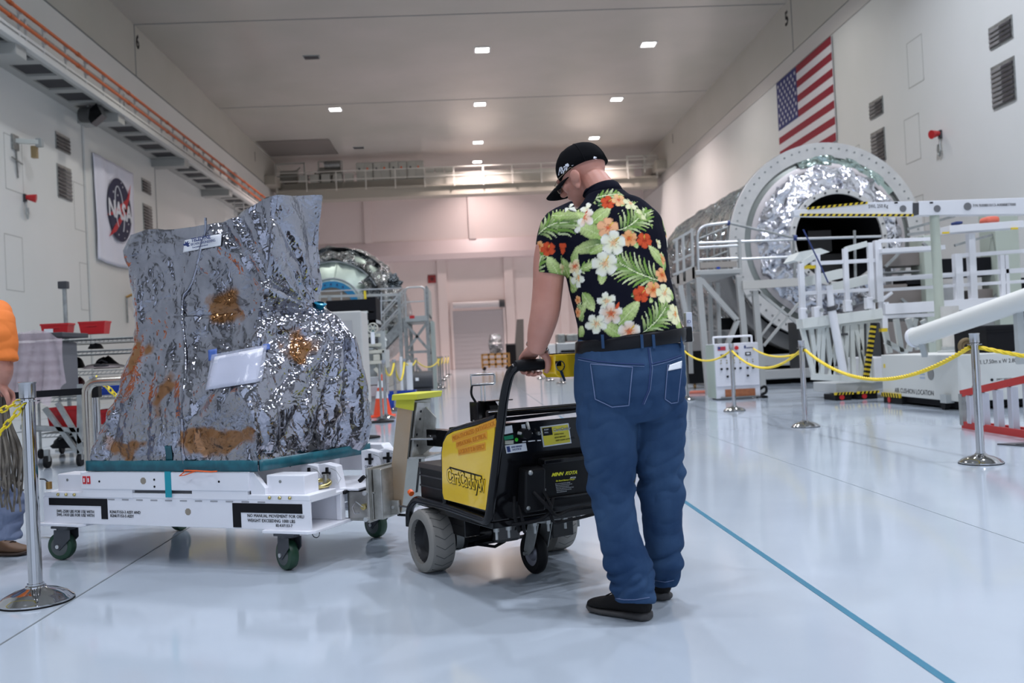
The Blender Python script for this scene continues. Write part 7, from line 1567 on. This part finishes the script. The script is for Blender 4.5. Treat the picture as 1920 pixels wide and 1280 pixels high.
# pallet base with lettering, black case on it, tube across
X0_, X1_, Y0_, Y1_, ZA, ZB = 6.22, 9.6, 11.65, 13.85, .115, .715
pb = thing('pallet_base', 'white steel air pallet base with black lettering behind the right stanchion', 'pallet base', (X0_, Y0_, 0))
G().bx(X0_,X1_,Y0_,Y1_,ZA,ZB).o('base_box', mat('pallet_white', (.62,.62,.58), .42), pb, world=True, bevel=.008)
LX = X0_-.002; text('AIR CUSHION LOCATION', .10, ink, pb, (LX,13.45,.165), (0,-1,0), (0,0,1), world=True, fit=1.15)
text('DIM. L7.50m x W 2.80m', .075, ink, pb, (X0_+.20,Y0_-.002,.585), (1,0,0), (0,0,1), world=True, fit=.62); text('PING SIRE. 5.7', .10, ink, pb, (X0_+.17,Y0_-.002,.245), (1,0,0), (0,0,1), world=True, fit=.36); text('EMPTY WEIGHT', .035, ink, pb, (X0_+.50,Y0_-.002,.365), (1,0,0), (0,0,1), world=True, fit=.2); G().cyl((X0_+.44,Y0_-.003,.375),(X0_+.44,Y0_,.375),.02,n=12).o('mark', ink, pb, world=True)
G().cyl((X0_-.006,12.35,.46),(X0_+.01,12.35,.46),.085,n=28).o('round_vent', mat('vent_grey', (.22,.22,.21), .5), pb, 40, world=True)
for z in (.50,.45,.40): G().bx(X0_-.003,X0_,12.52,12.66,z-.012,z+.012).o('blue_text_line', mat('pale_blue_ink', (.35,.42,.52), .5), pb, world=True)
G().bx(X0_-.003,X0_,13.72,13.78,.52,.58).o('yellow_label', hzy, pb, world=True); G().bx(X0_+.05,X1_,Y0_+.1,Y1_-.3,.03,ZA).o('under_tray', dark, pb, world=True)
for y, n in ((13.55,0),(11.75,1)):
    if n == 0:
        s_ = G().bx(X0_-.03,X0_,13.25,13.85,.09,.15).o('foot_skirt', hzy, pb, world=True)
        for i in range(7): yy = 13.27+i*.085; G().prism([(X0_-.034,yy,.09),(X0_-.034,yy+.035,.09),(X0_-.034,yy+.06,.15),(X0_-.034,yy+.025,.15)], (.003,0,0)).o('hazard_stripe', ink, s_, world=True)
        G().bx(X0_-.02,X0_+.4,13.2,13.8,.0,.09).o('air_foot', blackm, pb, world=True, bevel=.01); G().cyl((X0_-.03,13.6,.05),(X0_-.01,13.6,.05),.045,n=14).o('red_cap', red, pb, world=True)
    else:
        G().cyl((X0_-.06,11.95,.055),(X0_+.0,11.95,.055),.055,n=18).o('caster_wheel', blackm, pb, 40, world=True); G().bx(X0_-.07,X0_+.04,11.85,12.0,.09,.2).o('caster_fork', palegrey, pb, world=True)
bc_ = thing('black_case', 'large black case lying on top of the white pallet base at the right edge', 'case', (7.5, 12.2, ZB)); G().bx(-.70,1.6,-.25,.6,0,.36).o('case_body', dark, bc_, bevel=.02); G().bx(-.70,1.6,-.262,-.25,.27,.285).o('case_seam', blackm, bc_); G().bx(-.2,.2,-.29,-.25,.12,.2).o('case_handle', blackc, bc_, bevel=.01)
t0, t1 = Q(1716,632,12.2), Q(1960,548,10.2); wt_ = thing('white_tube', 'long thick white tube slanting up to the right above the pallet base', 'tube', (t0.x, t0.y, 0)); wtm = mat('tube_white', (.68,.68,.64), .35)
G().cyl(t0, t1, .125, n=32).o('tube_shell', wtm, wt_, 60, world=True); dv = (t1-t0).normalized(); G().tube([t0-dv*.05,t0-dv*.005,t0+dv*.01], [.128,.135,.135], 32).o('end_flange', tw2, wt_, 60, world=True); G().beam(Vector((t0.x+.12,t0.y,ZB)), t0+dv*.12-Vector((0,0,.10)), .07).o('support', palegrey, wt_, world=True); 
q = t0+dv*1.8; G().beam((q.x,q.y+.1,.6),q-Vector((0,-.1,.1)),.08).o('support', palegrey, wt_, world=True)
rb_ = thing('rope_coil', 'small brown rope coil with a green knot beside the right stanchion top', 'coil', Q(1812,650,11.9)); rb_.location.z = ZB; q = Vector((0,0,.10)); G().tube(arc(q,.09,0,2*math.pi,16,(1,0,0),(0,0,1))[:-1],.025,7,True).o('coil', mat('coil_brown', (.16,.11,.05), .7), rb_, 60); G().tube(arc(q,.05,0,2*math.pi,14,(1,0,.2),(0,.3,1))[:-1],.02,7,True).o('coil', MATS['coil_brown'], rb_, 60); G().ball((.05,-.03,.19),.03,10).o('knot', mat('knot_green', (.05,.22,.12), .6), rb_, 180)
# red step ladder lying on its side
ld = thing('step_ladder', 'red framed step ladder with aluminium treads lying on its side at right', 'ladder', (5.15, 9.6, 0)); lr_ = mat('ladder_red', (.45,.015,.012), .4)
yA, yB = 9.62, 7.4; tz = lambda y: .36+(9.62-y)*.155
G().beam((5.16,yA,.035),(5.10,yB,.035),.03,.07).o('side_rail', lr_, ld, world=True); G().beam((5.16,yA,tz(yA)),(5.10,yB,tz(yB)),.03,.07).o('side_rail', lr_, ld, world=True)
G().beam((5.30,yA,.035),(5.42,yB,.035),.03,.05).o('side_rail', lr_, ld, world=True); G().beam((5.16,yA-.01,.03),(5.16,yA-.01,tz(yA)),.04,.07).o('ladder_head', galv, ld, world=True)
for i in range(8): y = yA-.14-i*.25; G().hexa([(5.13,y,.06),(5.20,y,.06),(5.20,y-.075,.06),(5.13,y-.075,.06),(5.13,y,tz(y)-.03),(5.20,y,tz(y)-.03),(5.20,y-.075,tz(y)-.03),(5.13,y-.075,tz(y)-.03)]).o('tread', mat('tread_alu', (.62,.62,.68), .3, .9), ld, world=True, bevel=.004)
dm = thing('floor_mat', 'dark grey rubber mat on the floor at the right edge by the ladder', 'mat', base(1905,835)); G().prism([(-.10,.12,0),(.9,.1,0),(.9,-.12,0),(.0,-.10,0)], (0,0,.012)).o('mat_body', grate, dm); G().prism([(.0,-.06,.012),(.85,-.08,.012),(.85,-.05,.012),(-.02,-.03,.012)], (0,0,.004)).o('mat_rib', blackm, dm)
